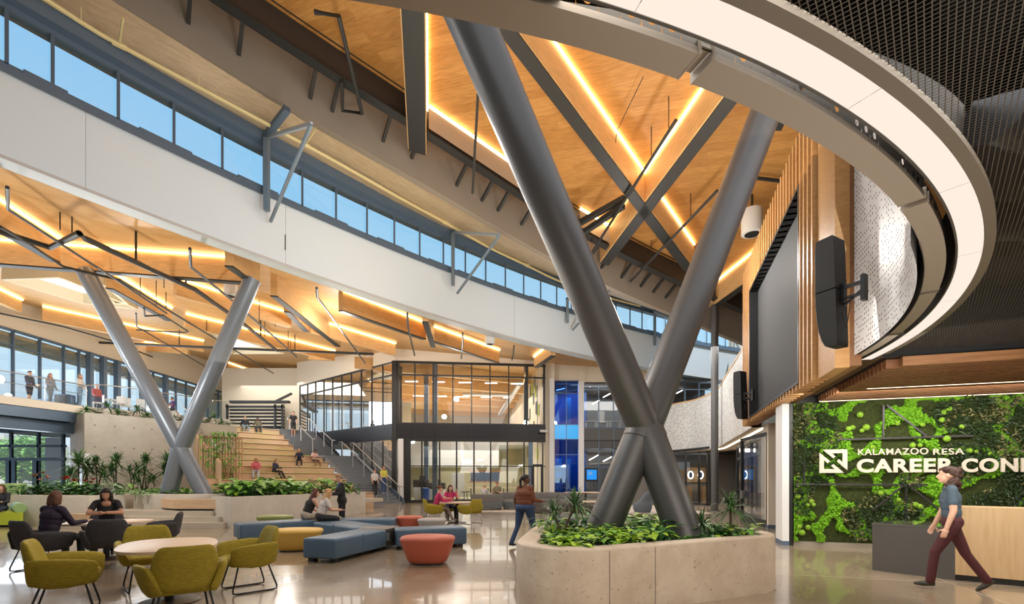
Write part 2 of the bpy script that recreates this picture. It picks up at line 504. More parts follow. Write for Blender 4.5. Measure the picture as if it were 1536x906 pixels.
    M['lime_cush'] = mat('lime_cushion', (0.42, 0.52, 0.04), 0.7)
    M['dk_block'] = mat('dark_oak_block', (0.075, 0.062, 0.05), 0.45, var=0.15, scale=6)
    M['graydesk'] = mat('graphite_laminate', (0.088, 0.082, 0.078), 0.4)
    M['glass'] = glass('clear_glass', (0.94, 0.97, 0.98), 0.06)
    M['glass_d'] = glass('storefront_glass', (0.86, 0.87, 0.86), 0.07)
    M['glass_r'] = glass('reflective_glass', (0.74, 0.74, 0.73), 0.26)
    M['glass_blue'] = glass('blue_glass', (0.05, 0.20, 0.75), 0.15, rcol=(0.5, 0.75, 1))
    M['cyan'] = mat('self_lit_cyan_panel', (0.01, 0.36, 0.80), 0.3, emit=(0.0, 0.30, 0.75), es=0.55)  # emission added to keep the band bright in dim surroundings; no lamp
    M['spandrel'] = mat('dark_spandrel', (0.014, 0.013, 0.017), 0.38, spec=0.3)
    M['beige'] = mat('beige_interior', (0.55, 0.50, 0.36), 0.7)
    M['indoor_floor'] = mat('indoor_yellow_floor', (0.55, 0.53, 0.34), 0.3)
    M['moss_dk'] = mat('dark_moss', (0.030, 0.042, 0.005), 0.95, var=0.5, scale=22, bump=0.8)
    M['moss_lt'] = mat('bright_moss', (0.17, 0.42, 0.012), 0.95, var=0.4, scale=60, bump=0.8)
    M['moss_ball'] = mat('ball_moss', (0.24, 0.44, 0.03), 0.95, var=0.3, scale=60, bump=0.8)
    M['fern_dk'] = leafmat('dark_preserved_fern', (0.010, 0.025, 0.006), (0.035, 0.075, 0.02))
    M['fern_gold'] = leafmat('khaki_preserved_fern', (0.10, 0.10, 0.03), (0.25, 0.22, 0.09))
    M['sign'] = mat('cream_sign_letter', (0.66, 0.58, 0.49), 0.5)
    M['leaf'] = leafmat('broad_leaf', (0.075, 0.28, 0.03), (0.24, 0.52, 0.08))
    M['leaf_dk'] = leafmat('deep_leaf', (0.03, 0.12, 0.025), (0.08, 0.25, 0.055))
    M['leaf_lime'] = leafmat('lime_leaf', (0.25, 0.48, 0.02), (0.50, 0.72, 0.06))
    M['leaf_spike'] = leafmat('spiky_leaf', (0.04, 0.11, 0.04), (0.12, 0.25, 0.08))
    M['stem'] = mat('plant_stem', (0.10, 0.07, 0.04), 0.8)
    M['soil'] = mat('planter_soil', (0.03, 0.02, 0.013), 0.95, var=0.4, scale=30)
    M['red'] = mat('red_bloom', (0.55, 0.02, 0.02), 0.4)
    M['pinkbloom'] = mat('pink_bloom', (0.55, 0.24, 0.22), 0.5)
    M['paper'] = mat('white_paper', (0.8, 0.8, 0.8), 0.7)
    M['rug'] = mat('pale_carpet', (0.48, 0.42, 0.36), 0.9, var=0.1, scale=12)
    M['tree'] = leafmat('tree_leaf', (0.20, 0.42, 0.07), (0.42, 0.64, 0.18))
    M['ext_wall'] = mat('pale_building', (0.66, 0.58, 0.5), 0.8)
    M['ext_win'] = mat('exterior_glass', (0.22, 0.30, 0.38), 0.2)
    M['ground'] = mat('outside_ground', (0.42, 0.42, 0.36), 0.9, var=0.2, scale=1)
    M['white_pl'] = mat('white_plastic', (0.78, 0.78, 0.77), 0.4)
    M['screen_blue'] = glow('monitor_glow', (0.03, 0.30, 0.85), 1.1)
    M['gold_strip'] = mat('gold_shelf', (0.35, 0.30, 0.22), 0.5)
    M['navywall'] = mat('navy_wall', (0.06, 0.08, 0.12), 0.6)
    M['woodcab'] = mat('cabinet_oak', (0.42, 0.25, 0.12), 0.5, var=0.1, scale=3)
mk()
# ================================================================ directions of the building
E1 = V(0.955, -0.2964, 0)          # along the moss wall, to the right
E2 = V(0.2964, 0.955, 0)           # along the screen wall, away
M0 = V(6.46, 11.1, 0)              # near end of the moss wall
S0 = V(5.24, 7.5, 0)               # near end of the screen wall
RC = V(-1.79, 9.23, 0)             # centre of the round opening
ZR = CH + 1.95                     # underside of the ring
ZS = 3.25                          # slatted soffit

def on_moss(px, py, off=0.0):
    """point on the moss wall plane (shifted off toward the viewer)"""
    q = (px - CX) / F
    o = M0 + V(-0.2964, -0.955, 0) * off
    s = (q * o.y - o.x) / (E1.x - q * E1.y)
    p = o + E1 * s
    return V(p.x, p.y, CH + (HY - py) / F * p.y), s

def on_screen(px, py, off=0.0):
    q = (px - CX) / F
    o = S0 + V(-0.955, 0.2964, 0) * off
    t = (q * o.y - o.x) / (E2.x - q * E2.y)
    p = o + E2 * t
    return V(p.x, p.y, CH + (HY - py) / F * p.y), t

# ---------------------------------------------------------------- floor
b = MB(); b.prism([(-60, -6), (45, -6), (45, 62), (-60, 62)], -0.3, 0.0)
struct(b.build('floor', M['floor'], smooth=0))
# raised platform with three pale steps
P2POLY = [(-9.9, 15.9), (-8.77, 15.1), (-6.56, 21.7), (-8.6, 23.0), (-10.9, 18.6)]
def platform():
    z = [0.1667, 0.3333, 0.5]
    for k in range(3):
        y = 14.95 + 0.32 * k
        b = MB()
        b.prism([(-14.2, y + 0.25), (-9.0 - 0.28 * k, y), (-9.4, 19.5), (-14.5, 19.5)] if k < 2 else
                [(-16.0, 16.3), (-13.6, 15.75), (-9.7, y), (-9.3, 19), (-7.2, 27.0), (-14, 27.8), (-18, 24.5), (-27, 24.5), (-27, 16.3)], 0.0 if k == 0 else z[k - 1] - 0.02, z[k])
        o = b.build('floor_step' if k < 2 else 'floor_platform', M['step'], smooth=0)
        struct(o)
platform()

# ---------------------------------------------------------------- round opening: channel beam, ring light, trim
def arc_pts(R, a0, a1, n, z, c=RC):
    return [V(c.x + R * cos(a0 + (a1 - a0) * i / n), c.y + R * sin(a0 + (a1 - a0) * i / n), z) for i in range(n + 1)]

def ring_box(mb, R0, R1, z0, z1, a0, a1, n, m=0):
    rows = []
    for i in range(n + 1):
        a = a0 + (a1 - a0) * i / n
        rows.append([V(RC.x + R * cos(a), RC.y + R * sin(a), z) for R, z in ((R0, z0), (R1, z0), (R1, z1), (R0, z1))])
    mb.loft(rows, m, closed=True)
    mb.add([*rows[0]], [(0, 1, 2, 3)], m)
    mb.add([*rows[-1]], [(3, 2, 1, 0)], m)

LA0, LA1 = radians(-165), radians(-10.5)
lt = thing('ring_light', 'huge circular light with glowing cream diffuser around the round ceiling opening', 'light', (RC.x, RC.y, ZR))
nseg = 15
for k in range(nseg):
    a0 = LA0 + (LA1 - LA0) * k / nseg; a1 = LA0 + (LA1 - LA0) * (k + 1) / nseg - 0.0004
    b = MB(); b.loft([[V(RC.x + R_ * cos(a), RC.y + R_ * sin(a), ZR) for R_ in (7.575, 7.73)] for a in [a0 + (a1 - a0) * q / 10 for q in range(11)]])
    b.build('diffuser', M['ring'], lt, smooth=30)
b = MB(); ring_box(b, 7.733, 7.80, ZR - 0.006, ZR + 0.034, LA0, LA1, 120)
b.build('trim_rim', mat('bronze_trim', (0.15, 0.125, 0.095), .5), lt, smooth=30)
b = MB(); ring_box(b, 7.56, 7.574, ZR - 0.004, ZR + 0.10, LA0, LA1, 120)
b.build('inner_rim', M['taupe_dk'], lt, smooth=30)

cb = thing('ring_channel_beam', 'curved taupe steel channel inside the glowing ring, with holes in its dark web', 'beam', (RC.x, RC.y, ZR))
joints = [LA0, radians(-117.5), radians(-88.5), radians(-69), radians(-51.5), radians(-34.5), radians(-22), radians(-10.5)]
for k in range(len(joints) - 1):
    a0, a1 = joints[k] + 0.006, joints[k + 1] - 0.006
    b = MB(); ring_box(b, 7.352, 7.50, ZR, ZR + 0.012, a0, a1, 30); ring_box(b, 7.486, 7.498, ZR + .006, ZR + 0.035, a0, a1, 30); ring_box(b, 7.354, 7.364, ZR + .006, ZR + 0.05, a0, a1, 30)
    b.build('channel_flange', M['taupe'], cb, smooth=30)
    b = MB()
    aj = joints[k + 1]
    for da in (-0.0055, 0.0055):
        c = V(RC.x + 7.43 * cos(aj + da), RC.y + 7.43 * sin(aj + da), ZR + 0.035)
        b.box(c, (0.16, 0.008, 0.075), aj)
    b.box(V(RC.x + 7.43 * cos(aj), RC.y + 7.43 * sin(aj), ZR + 0.05), (0.14, 0.06, 0.012), aj)
    b.build('splice_bracket', M['taupe'], cb, smooth=0)
# web with round holes through it (a strip of quads, some holding an octagonal opening)
b = MB()
def web(R, z0, z1, a0, a1, step, pat):
    n = int((a1 - a0) * R / step)
    for i in range(n):
        u0 = a0 + (a1 - a0) * i / n; u1 = a0 + (a1 - a0) * (i + 1) / n
        P = lambda a, z: V(RC.x + R * cos(a), RC.y + R * sin(a), z)
        if pat[i % len(pat)]:
            um, zm = (u0 + u1) / 2, (z0 + z1) / 2 - 0.004
            rr = 0.019
            hole = [P(um + rr * cos(t) / R, zm + rr * sin(t)) for t in [2 * pi * (j + .5) / 12 for j in range(12)]]
            out = []
            for j in range(12):
                t = 2 * pi * (j + .5) / 12
                ca, sa = cos(t), sin(t); k = min((u1 - u0) / 2 * R / max(abs(ca), 1e-6), (z1 - z0) / 2 / max(abs(sa), 1e-6))
                out.append(P(um + k * ca / R, (z0 + z1) / 2 + k * sa))
            b.add(hole + out, [(j, (j + 1) % 12, 12 + (j + 1) % 12, 12 + j) for j in range(12)])
        else:
            b.quad(P(u0, z0), P(u1, z0), P(u1, z1), P(u0, z1))
web(7.492, ZR + 0.036, ZR + 0.13, LA0, LA1, 0.105, [0, 1, 0, 1, 1, 1, 0, 0, 1, 0, 1, 1, 1, 0, 0])
b.build('web', M['taupe_dk'], cb, smooth=0)

# ---------------------------------------------------------------- wire grid ceiling outside the ring, black plenum above
def outside_ring(z, R):
    mb = MB()
    rows = []
    fas = lambda p: p
    n = 120
    for i in range(n + 1):
        a = LA0 + (LA1 - LA0) * i / n
        d = V(cos(a), sin(a), 0)
        p0 = V(RC.x, RC.y, z) + d * R
        # run out until the soffit edge line or a far rectangle
        far = 14.0
        nrm = V(0.2964, 0.955, 0)     # soffit edge is along E1 through SE
        den = d.dot(nrm)
        if den > 1e-4:
            far = min(far, (SE - V(RC.x, RC.y, 0)).dot(nrm) / den)
        rows.append([p0, V(RC.x, RC.y, z) + d * max(far, R + 0.001)])
    mb.loft(rows)
    return mb
SE = V(5.70, 7.50, 0)
me_ = outside_ring(ZR + 0.03, 7.80); me_.v = [(x, y, z) for x, y, z in me_.v]
struct(me_.build('ceiling_wire_grid', M['meshc'], smooth=0))
b = outside_ring(ZR + 0.9, 7.6)
b.build('ceiling_plenum', M['plenum'], smooth=0)['kind'] = 'structure'
b = MB(); ring_box(b, 7.62, 7.66, ZR + 0.1, ZR + 0.9, LA0, LA1, 100)
for zz in (0,):
    p_, q_ = SE + E1 * 0.05, SE + E1 * 18
    b.quad(V(p_.x, p_.y, ZR - .05), V(q_.x, q_.y, ZR - .05), V(q_.x, q_.y, ZR + 1.2), V(p_.x, p_.y, ZR + 1.2))
struct(b.build('trim_plenum_edge', M['plenum'], smooth=0))
# shiny ducts dimly seen through the grid
M['duct'] = mat('galvanised_duct', (0.035, 0.04, 0.05), 0.35, metal=0.8)
for k, (p, q, r) in enumerate((((2.2, 1.0), (4.2, 3.6), 0.16), ((3.2, 3.2), (6.6, 3.9), 0.2), ((4.4, 4.6), (9.5, 4.4), 0.17))):
    b = MB(); b.tube([V(p[0], p[1], ZR + 0.5), V(q[0], q[1], ZR + 0.5)], r, 14)
    tag(b.build('air_duct', M['duct']), '%s round metal duct dimly seen above the dark wire grid, counting from the ring' % nth(k), 'duct', 'ducts above the wire grid')

# ---------------------------------------------------------------- slatted wooden soffit over the moss wall
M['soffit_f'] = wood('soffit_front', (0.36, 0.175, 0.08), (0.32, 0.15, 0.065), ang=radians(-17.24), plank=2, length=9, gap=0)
so = thing('slat_soffit', 'low ceiling of reddish wooden slats with stepped ends above the moss wall', 'ceiling panel', (8, 8, ZS))
so['kind'] = 'structure'
b = MB(); b2 = MB()
nsl = 23
depth = 3.72
for k in range(nsl):
    d = k * depth / nsl
    o = SE + E2 * (0.02 + d)
    # stepped ends follow the drum, then the screen wall
    a = o + E1 * (0.14 + 0.0 * d)
    if k == 0: a = o + E1 * 0.30
    a.z = ZS + 0.07
    e = o + E1 * 9.5; e.z = ZS + 0.07
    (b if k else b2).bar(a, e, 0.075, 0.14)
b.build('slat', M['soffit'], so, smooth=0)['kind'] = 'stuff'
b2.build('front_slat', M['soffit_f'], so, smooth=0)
b = MB()
a = SE + E2 * 0.0 + E1 * 0.1; c = a + E1 * 9.6; d = c + E2 * (depth + 0.4); e = a + E2 * (depth + 0.4)
b.prism([(p.x, p.y) for p in (a, c, d, e)], ZS + 0.15, ZS + 0.17)
b.build('backing_board', M['black'], so, smooth=0)
for k, (d, s0) in enumerate(((2.05, 0.55), (3.55, 0.15))):
    p = SE + E2 * d + E1 * s0; q = SE + E2 * d + E1 * 9.5
    p.z = q.z = ZS + 0.012
    b = MB(); b.bar(p, q, 0.035, 0.02)
    tag(b.build('linear_light', M['ledw'], smooth=0), ('slim white light line recessed in the wooden slats %s the moss wall' % ('nearer the viewer than' if k == 0 else 'right against')), 'light', None)

# ---------------------------------------------------------------- moss wall
mw_len = 8.5
W = lambda s, off, z: V(*(M0 + E1 * s + V(-0.2964, -0.955, 0) * off).xy, z)
b = MB()
b.prism([(p.x, p.y) for p in (W(-0.02, -0.12, 0), W(mw_len, -0.12, 0), W(mw_len, -0.35, 0), W(-0.02, -0.35, 0))], 0, ZS + 0.2)
struct(b.build('wall_moss_backing', M['black'], smooth=0))
b = MB()
b.prism([(p.x, p.y) for p in (W(0, 0.02, 0), W(mw_len, 0.02, 0), W(mw_len, -0.12, 0), W(0, -0.12, 0))], 0, 0.10)
struct(b.build('baseboard_moss', M['taupe'], smooth=0))
MW = thing('moss_wall', 'vertical garden wall of bright and dark green preserved moss behind the reception desk', 'plant wall', W(2, 0, 0.1))

def bright(s, z):
    """winding bands of bright moss"""
    v = noise.noise(V(s * 1.45 + 3.1, z * 1.7 + 7.7, 0.4)) + 0.42 * noise.noise(V(s * 3.0, z * 3.3, 5.1))
    return 0.19 - abs(v + 0.0)
def fernfac(s, z):
    """dark leafy patches: left top, top right, low middle"""
    f = -1
    for cs, cz, rs, rz in ((0.35, 2.35, 0.6, 1.0), (3.3, 2.9, 0.75, 0.5), (3.9, 2.5, 0.7, 0.8), (1.65, 0.65, 0.75, 0.55), (3.1, 1.9, 0.5, 0.45), (4.2, 1.6, 0.5, 0.35), (3.9, 1.05, 0.9, 0.3), (6.2, 2.1, 0.8, 0.9), (0.1, 1.5, 0.3, 0.9), (2.2, 1.5, 0.25, 0.25)):
        f = max(f, 1 - hypot((s - cs) / rs, (z - cz) / rz))
    return f + 0.25 * noise.noise(V(s * 3, z * 3, 9.3))
# dark felt base with displaced relief
ns, nz = 240, 90
for nm, which in (('moss_base', 0), ('moss_bright_band', 1)):
    b = MB(); rows = []
    for i in range(ns + 1):
        s = mw_len * 0.62 * i / ns
        r = []
        for j in range(nz + 1):
            z = 0.1 + (ZS - 0.1) * j / nz
            if which == 0:
                off = 0.012 * noise.noise(V(s * 14, z * 14, 0)) + 0.01
            else:
                br = bright(s, z)
                off = -0.06 + min(0.11, max(0.0, br * 2.2) + (0.05 if br > 0 else 0)) + 0.02 * noise.noise(V(s * 17, z * 17, 3)) + 0.02 * noise.noise(V(s * 33, z * 33, 8))
            r.append(W(s, off, z))
        rows.append(r)
    b.loft(rows)
    o = b.build(nm, M['moss_dk'] if which == 0 else M['moss_lt'], MW, smooth=0 if which else 60)
    if which == 0:
        b = MB(); b.quad(W(mw_len * .61, .01, .1), W(mw_len, .01, .1), W(mw_len, .01, ZS), W(mw_len * .61, .01, ZS)); b.build('moss_panel', M['moss_dk'], MW, smooth=0)
# crumbly lumps on the bright bands
rnd = random.Random(5)
b = MB()
for _ in range(9000):
    s, z = rnd.uniform(0, 5.3), rnd.uniform(0.12, ZS - .03)
    if bright(s, z) > 0.015 and fernfac(s, z) < 0.05:
        r = rnd.uniform(0.014, 0.030)
        b.ell(W(s, 0.05 + min(0.05, bright(s, z)), z), (r, r, r), 6)
b.build('moss_crumbs', M['moss_lt'], MW, smooth=60)['kind'] = 'stuff'
# ball mosses, seen in clusters
balls = [(1299.5,641,.075),(1290,622,.07),(1346,635,.055),(1384,637,.052),(1420,658,.075),(1309,671,.055),(1369,668,.065),(1380,668,.05),(1416,618,.06),(1424,613,.055),(1413,630,.06),(1454,676,.065),(1464,677,.045),(1485,680,.05),
         (1197,745,.06),(1212,757,.055),(1220,757,.05),(1217,752,.055),(1321,740,.06),(1348,750,.05),(1373,757,.065),(1380,760,.06),(1203,799,.07),(1212,791,.06),(1199,790,.055),(1273,643,.06),(1279,641,.055),(1293,646,.05),(1443,640,.055)]
for px, py, r in balls:
    p, s = on_moss(px, py, 0.10)
    b = MB(); b.ell(p, (r, r * .8, r * .95), 14)
    b.v = [tuple(Vector(v) + (Vector(v) - p).normalized() * 0.008 * noise.noise(Vector(v) * 60)) for v in b.v]
    b.build('ball_moss', M['moss_ball'], MW, smooth=60)
# leafy dark patches
def leaf_quad(mb, p, d, up, L, Wd, m=0, fold=0.25):
    d = d.normalized(); sd = d.cross(up).normalized(); n = sd.cross(d)
    mb.add([p, p + d * L * .5 + sd * Wd * .5 + n * Wd * fold, p + d * L, p + d * L * .5 - sd * Wd * .5 + n * Wd * fold, p + d * L * .5],
           [(0, 1, 4), (1, 2, 4), (2, 3, 4), (3, 0, 4)], m)
b = MB()
for _ in range(16000):
    s, z = rnd.uniform(0, 5.4), rnd.uniform(0.1, ZS - 0.02)
    f = fernfac(s, z)
    if f > 0.02:
        out = V(-0.2964, -0.955, 0)
        d = E1 * rnd.uniform(-1, 1) + V(0, 0, 1) * rnd.uniform(-1, .8) + out * rnd.uniform(.15, .9)
        L = rnd.uniform(.045, .10)
        gold = noise.noise(V(s * 2.2, z * 2.2, 2.2)) > 0.12 and rnd.random() < .55
        leaf_quad(b, W(s, rnd.uniform(.03, .13), z), d, out + V(0, 0, .3), L, L * .42, 1 if gold else 0)
b.build('fern_patch', [M['fern_dk'], M['fern_gold']], MW, smooth=0)['kind'] = 'stuff'
# dark metal truss lines lying over the moss
def truss(label, segs):
    t = thing('metal_bar_motif', label, 'wall decoration', on_moss(*segs[0][0:2], .1)[0])
    for x0, y0, x1, y1 in segs:
        b = MB(); b.bar(on_moss(x0, y0, .11)[0], on_moss(x1, y1, .11)[0], 0.035, 0.035)
        b.build('bar', M['barm'], t, smooth=0)
M['barm'] = mat('gunmetal_bar', (0.055, 0.05, 0.055), 0.4, metal=.4)
truss('dark metal truss lines over the moss above the sign lettering', [(1256, 659.5, 1460, 653.5), (1325, 608, 1324.5, 656), (1330, 608, 1389, 654)])
truss('dark metal truss lines over the moss below the sign lettering', [(1193, 726.3, 1391, 727.2), (1359, 727, 1359, 782), (1355, 728, 1308, 766), (1363, 728, 1415, 770), (1206, 690, 1206, 726)])

# ---------------------------------------------------------------- sign lettering on the moss
SG = thing('wall_sign', 'cream raised lettering sign in two lines with square arrow emblem on the moss wall', 'sign', on_moss(1290, 700, .1)[0])
def letters(txt, px0, px1, pyt, pyb, name, bold, y1t=None, y1b=None):
    cu = bpy.data.curves.new('t', 'FONT'); cu.body = txt; cu.extrude = 0.0; cu.offset = bold; cu.space_character = 1.10
    o = bpy.data.objects.new('t', cu); COL.objects.link(o)
    bpy.context.view_layer.update()
    me = bpy.data.meshes.new_from_object(o.evaluated_get(bpy.context.evaluated_depsgraph_get()))
    bm = bmesh.new(); bm.from_mesh(me)
    xs = [v.co.x for v in bm.verts]; ys = [v.co.y for v in bm.verts]
    x0, x1, y0, y1 = min(xs), max(xs), min(ys), max(ys)
    A, s0 = on_moss(px0, pyb, .18); B_, s1 = on_moss(px1, pyb, .18); T, _ = on_moss(px0, pyt, .18)
    r = bmesh.ops.extrude_face_region(bm, geom=bm.faces[:])
    top = [g for g in r['geom'] if isinstance(g, bmesh.types.BMVert)]
    ts = {v for v in top}
    out = V(-0.2964, -0.955, 0)
    for v in bm.verts:
        u = (v.co.x - x0) / (x1 - x0); w = (v.co.y - y0) / (y1 - y0)
        p = A + E1 * (s1 - s0) * u + V(0, 0, (T.z - A.z) * w)
        v.co = p + (out * 0.03 if v in ts else V(0, 0, 0))
    bmesh.ops.recalc_face_normals(bm, faces=bm.faces)
    mb = MB(); mb.frombm(bm)
    bpy.data.objects.remove(o); bpy.data.meshes.remove(me); bpy.data.curves.remove(cu)
    mb.build(name, M['sign'], SG, smooth=0)
letters('KALAMAZOO', 1286.6, 1391.5, 673.6, 682.9, 'small_lettering', 0.006)
letters('RESA', 1399.2, 1445.4, 673.1, 682.2, 'small_lettering', 0.006)
letters('CAREER', 1284.8, 1431, 688.6, 709, 'large_lettering', 0.036)
letters('CONNECT', 1441.8, 1634, 687.8, 708.4, 'large_lettering', 0.036)
# the emblem: a square frame cut along one diagonal with an arrow crossing the other
b = MB()
A, s0 = on_moss(1228.7, 709.5, .18); B_, s1 = on_moss(1270.5, 709.5, .18); T, _ = on_moss(1228.7, 674.7, .18)
def emb(poly):
    out = V(-0.2964, -0.955, 0)
    P = lambda u, w: A + E1 * (s1 - s0) * u + V(0, 0, (T.z - A.z) * w)
    n = len(poly)
    vs = [P(u, w) for u, w in poly] + [P(u, w) + out * .03 for u, w in poly]
    b.add(vs, [(i, (i + 1) % n, n + (i + 1) % n, n + i) for i in range(n)] + [tuple(range(n, 2 * n))])
for poly in ([(.12, 1), (1, 1), (.83, .84), (.28, .84)], [(1, 1), (1, .12), (.83, .28), (.83, .84)], [(.28, .84), (.45, .84), (.58, .70), (.50, .62)], [(.83, .28), (.83, .45), (.70, .585), (.62, .50)]):
    emb(poly)
    emb([(1 - w, 1 - u) for u, w in poly])
b.build('arrow_emblem', M['sign'], SG, smooth=0)

# ---------------------------------------------------------------- screen wall: oak fins, dark screen, plain end board
ZT = 8.25
L_SCR0 = on_screen(1220, 500)[1]; L_SCR1 = on_screen(1139, 500)[1]
SW = thing('slat_screen_wall', 'hanging wall of upright oak fins framing a big dark screen', 'screen wall', (S0.x, S0.y, ZS))
sp = lambda t, off, z: V(*(S0 + E2 * t + V(-0.955, 0.2964, 0) * off).xy, z)
tend = 8.75
b = MB(); b.prism([(p.x, p.y) for p in (sp(0, 0, 0), sp(tend, 0, 0), sp(tend, -.16, 0), sp(0, -.16, 0))], ZS + .02, ZT - .1)
b.build('backing_panel', M['slat_in'], SW, smooth=0)
z0s, z1s = on_screen(1219, 564)[0].z, on_screen(1219, 322)[0].z
z0s = 3.42; z1s = 7.15
fins = 0
t = 0.96
b = MB(); b.prism([(p.x, p.y) for p in (sp(0.0, .2, 0), sp(0.86, .2, 0), sp(0.86, 0, 0), sp(0.0, 0, 0))], ZS, ZT)
b.build('end_board', M['slat'], SW, smooth=0)
while t < tend:
    inscr = L_SCR0 - 0.02 < t < L_SCR1 + 0.02
    for za, zb in (((ZS, z0s), (z1s, ZT)) if inscr else ((ZS, ZT),)):
        b = MB(); b.prism([(p.x, p.y) for p in (sp(t, .26, 0), sp(t + .085, .26, 0), sp(t + .085, .005, 0), sp(t, .005, 0))], za, zb)
        if fins < 100: b.build('fin', M['slat'], SW, smooth=0); fins += 1
    t += 0.262
b = MB(); b.prism([(p.x, p.y) for p in (sp(L_SCR0, .035, 0), sp(L_SCR1, .035, 0), sp(L_SCR1, .01, 0), sp(L_SCR0, .01, 0))], z0s, z1s)
scr = b.build('screen', M['screen'], SW, smooth=0)
b = MB()
for za, zb, ta, tb in ((z1s, z1s + .06, L_SCR0 - .06, L_SCR1 + .06), (z0s - .05, z0s, L_SCR0 - .06, L_SCR1 + .06), (z0s, z1s, L_SCR0 - .06, L_SCR0), (z0s, z1s, L_SCR1, L_SCR1 + .06)):
    b.prism([(p.x, p.y) for p in (sp(ta, .27, 0), sp(tb, .27, 0), sp(tb, .0, 0), sp(ta, .0, 0))], za, zb)
b.build('screen_frame', M['black'], SW, smooth=0)

# curved perforated drum wall rising from the ring
b = MB(); rows = []; uvs = []
a_end = atan2(S0.y - RC.y, S0.x - RC.x) + 0.01
Rw = 7.30
for i in range(61):
    a = a_end + (radians(-46) - a_end) * i / 60
    rows.append([V(RC.x + Rw * cos(a), RC.y + Rw * sin(a), z) for z in (ZR - .02, 5.2, 7.0, 9.3)])
    uvs.append((a * Rw, (ZR - .02, 5.2, 7.0, 9.3)))
b.loft(rows)
drum = b.build('wall_drum', M['perf'], smooth=60)
struct(drum)
ul = drum.data.uv_layers.new(name='UVMap')
for lp in drum.data.loops:
    i, j = divmod(lp.vertex_index, 4)
    ul.data[lp.index].uv = (uvs[i][0], uvs[i][1][j])
b = MB(); rows = [[r[0], r[3]] for r in rows]
b.loft([[p + (p - RC).xy.to_3d().normalized() * .05 for p in r] for r in rows]); struct(b.build('wall_drum_back', M['taupe_dk'], smooth=60))

# ---------------------------------------------------------------- line array speakers
def speaker(label, px0, px1, pyt, pyb, t_hint, rz, bracket=True):
    xm = (px0 + px1) / 2
    c, t = on_screen(xm, (pyt + pyb) / 2, 0.55)
    Y = c.y
    h = (pyb - pyt) / F * Y; w = 0.30
    s = thing('line_array_speaker', label, 'speaker', (c.x, c.y, c.z - h / 2), rz)
    # banana shaped: straight upper cabinet, lower cabinet curling back
    b = MB()
    def cab(z0, z1, y0, y1, lean0, lean1):
        for k in range(6):
            u0, u1 = k / 6, (k + 1) / 6
            za, zb = z0 + (z1 - z0) * u0, z0 + (z1 - z0) * u1
            fa, fb = lean0 + (lean1 - lean0) * u0, lean0 + (lean1 - lean0) * u1
            yield za, zb, fa, fb
    def shell(nm, prof, mt):
        b = MB(); rows = []
        for z, f, bk in prof:
            rows.append([V(-w / 2, bk, z), V(-w / 2 + .02, f + .02, z), V(-w / 2 + .05, f, z), V(w / 2 - .05, f, z), V(w / 2 - .02, f + .02, z), V(w / 2, bk, z)])
        b.loft(rows, closed=True)
        b.add(rows[0], [tuple(range(6))]); b.add(rows[-1], [tuple(range(6))[::-1]])
        b.build(nm, mt, s, smooth=30, local=True)
    shell('upper_cabinet', [(h * .52, -.13, .16), (h * .7, -.13, .15), (h * .9, -.135, .14), (h * .995, -.12, .13), (h, -.10, .12)], M['blackfab'])
    shell('lower_cabinet', [(0, .03, .17), (.02, -.0, .18), (h * .07, -.045, .18), (h * .16, -.085, .175), (h * .28, -.11, .17), (h * .40, -.125, .165), (h * .51, -.13, .16)], M['blackfab'])
    if bracket:
        b = MB()
        b.box((0.02, .30, h * .52), (.05, .28, .04)); b.box((0.02, .30, h * .42), (.05, .28, .03)); b.box((0, .44, h * .47), (.10, .05, .34)); b.box((0, .19, h * .47), (.09, .05, .26))
        b.bar((0, .2, h * .36), (0, .42, h * .46), .03, .03)
        b.build('mounting_bracket', M['black'], s, smooth=0, local=True)
        b = MB(); b.tube([V(.03, .18, h * .3), V(.03, .24, h * .15), V(.03, .26, h * .22), V(.04, .3, h * .4)], .006, 6); b.build('cable', M['black'], s, local=True)
    return s
speaker('long black line array speaker bracketed beside the near edge of the big screen', 1223, 1263, 362, 523, 1, radians(-150))
speaker('slim black line array speaker at the far edge of the big screen', 1101, 1117, 558, 629, 8, radians(-150))

# ---------------------------------------------------------------- white pilaster and cream return at the near end of the moss wall
b = MB(); b.prism([(p.x, p.y) for p in (W(-.02, .05, 0), W(-.10, .05, 0), W(-.10, -.4, 0), W(-.02, -.4, 0))], 0, ZS)
struct(b.build('trim_moss_edge', M['black'], smooth=0))
b = MB(); b.prism([(p.x, p.y) for p in (W(-.10, .06, 0), W(-.24, .06, 0), W(-.24, -.6, 0), W(-.10, -.6, 0))], .1, ZS)
struct(b.build('wall_pilaster', M['white'], smooth=0))
b = MB(); b.prism([(p.x, p.y) for p in (W(-.095, .07, 0), W(-.245, .07, 0), W(-.245, -.6, 0), W(-.095, -.6, 0))], 0, .1)
struct(b.build('baseboard_pilaster', M['bluesteel'], smooth=0))
cw = [onz(1157, 791, 0), onz(1182, 791, 0)]
b = MB(); b.prism([(7.9, 14.9), (8.75, 14.65), (8.9, 15.6), (8.2, 15.9)], .12, ZS)
struct(b.build('wall_cream_return', M['cream'], smooth=0))
b = MB(); b.prism([(7.88, 14.88), (8.77, 14.63), (8.92, 15.6), (8.2, 15.92)], 0, .12)
struct(b.build('baseboard_return', M['bluesteel'], smooth=0))
# little spotlight under the fins
p = on_screen(1171, 628, -.2)[0]
s = thing('track_spotlight', 'small black spotlight hanging under the oak fins', 'light', (p.x, p.y, ZS - .25))
b = MB(); b.tube([V(0, 0, .25), V(0, 0, .1)], .02); b.build('stem', M['black'], s, local=True)
b = MB(); b.tube([V(-.1, -.04, .04), V(.1, .04, .1)], .07, 12); b.build('lamp_head', M['black'], s, local=True)

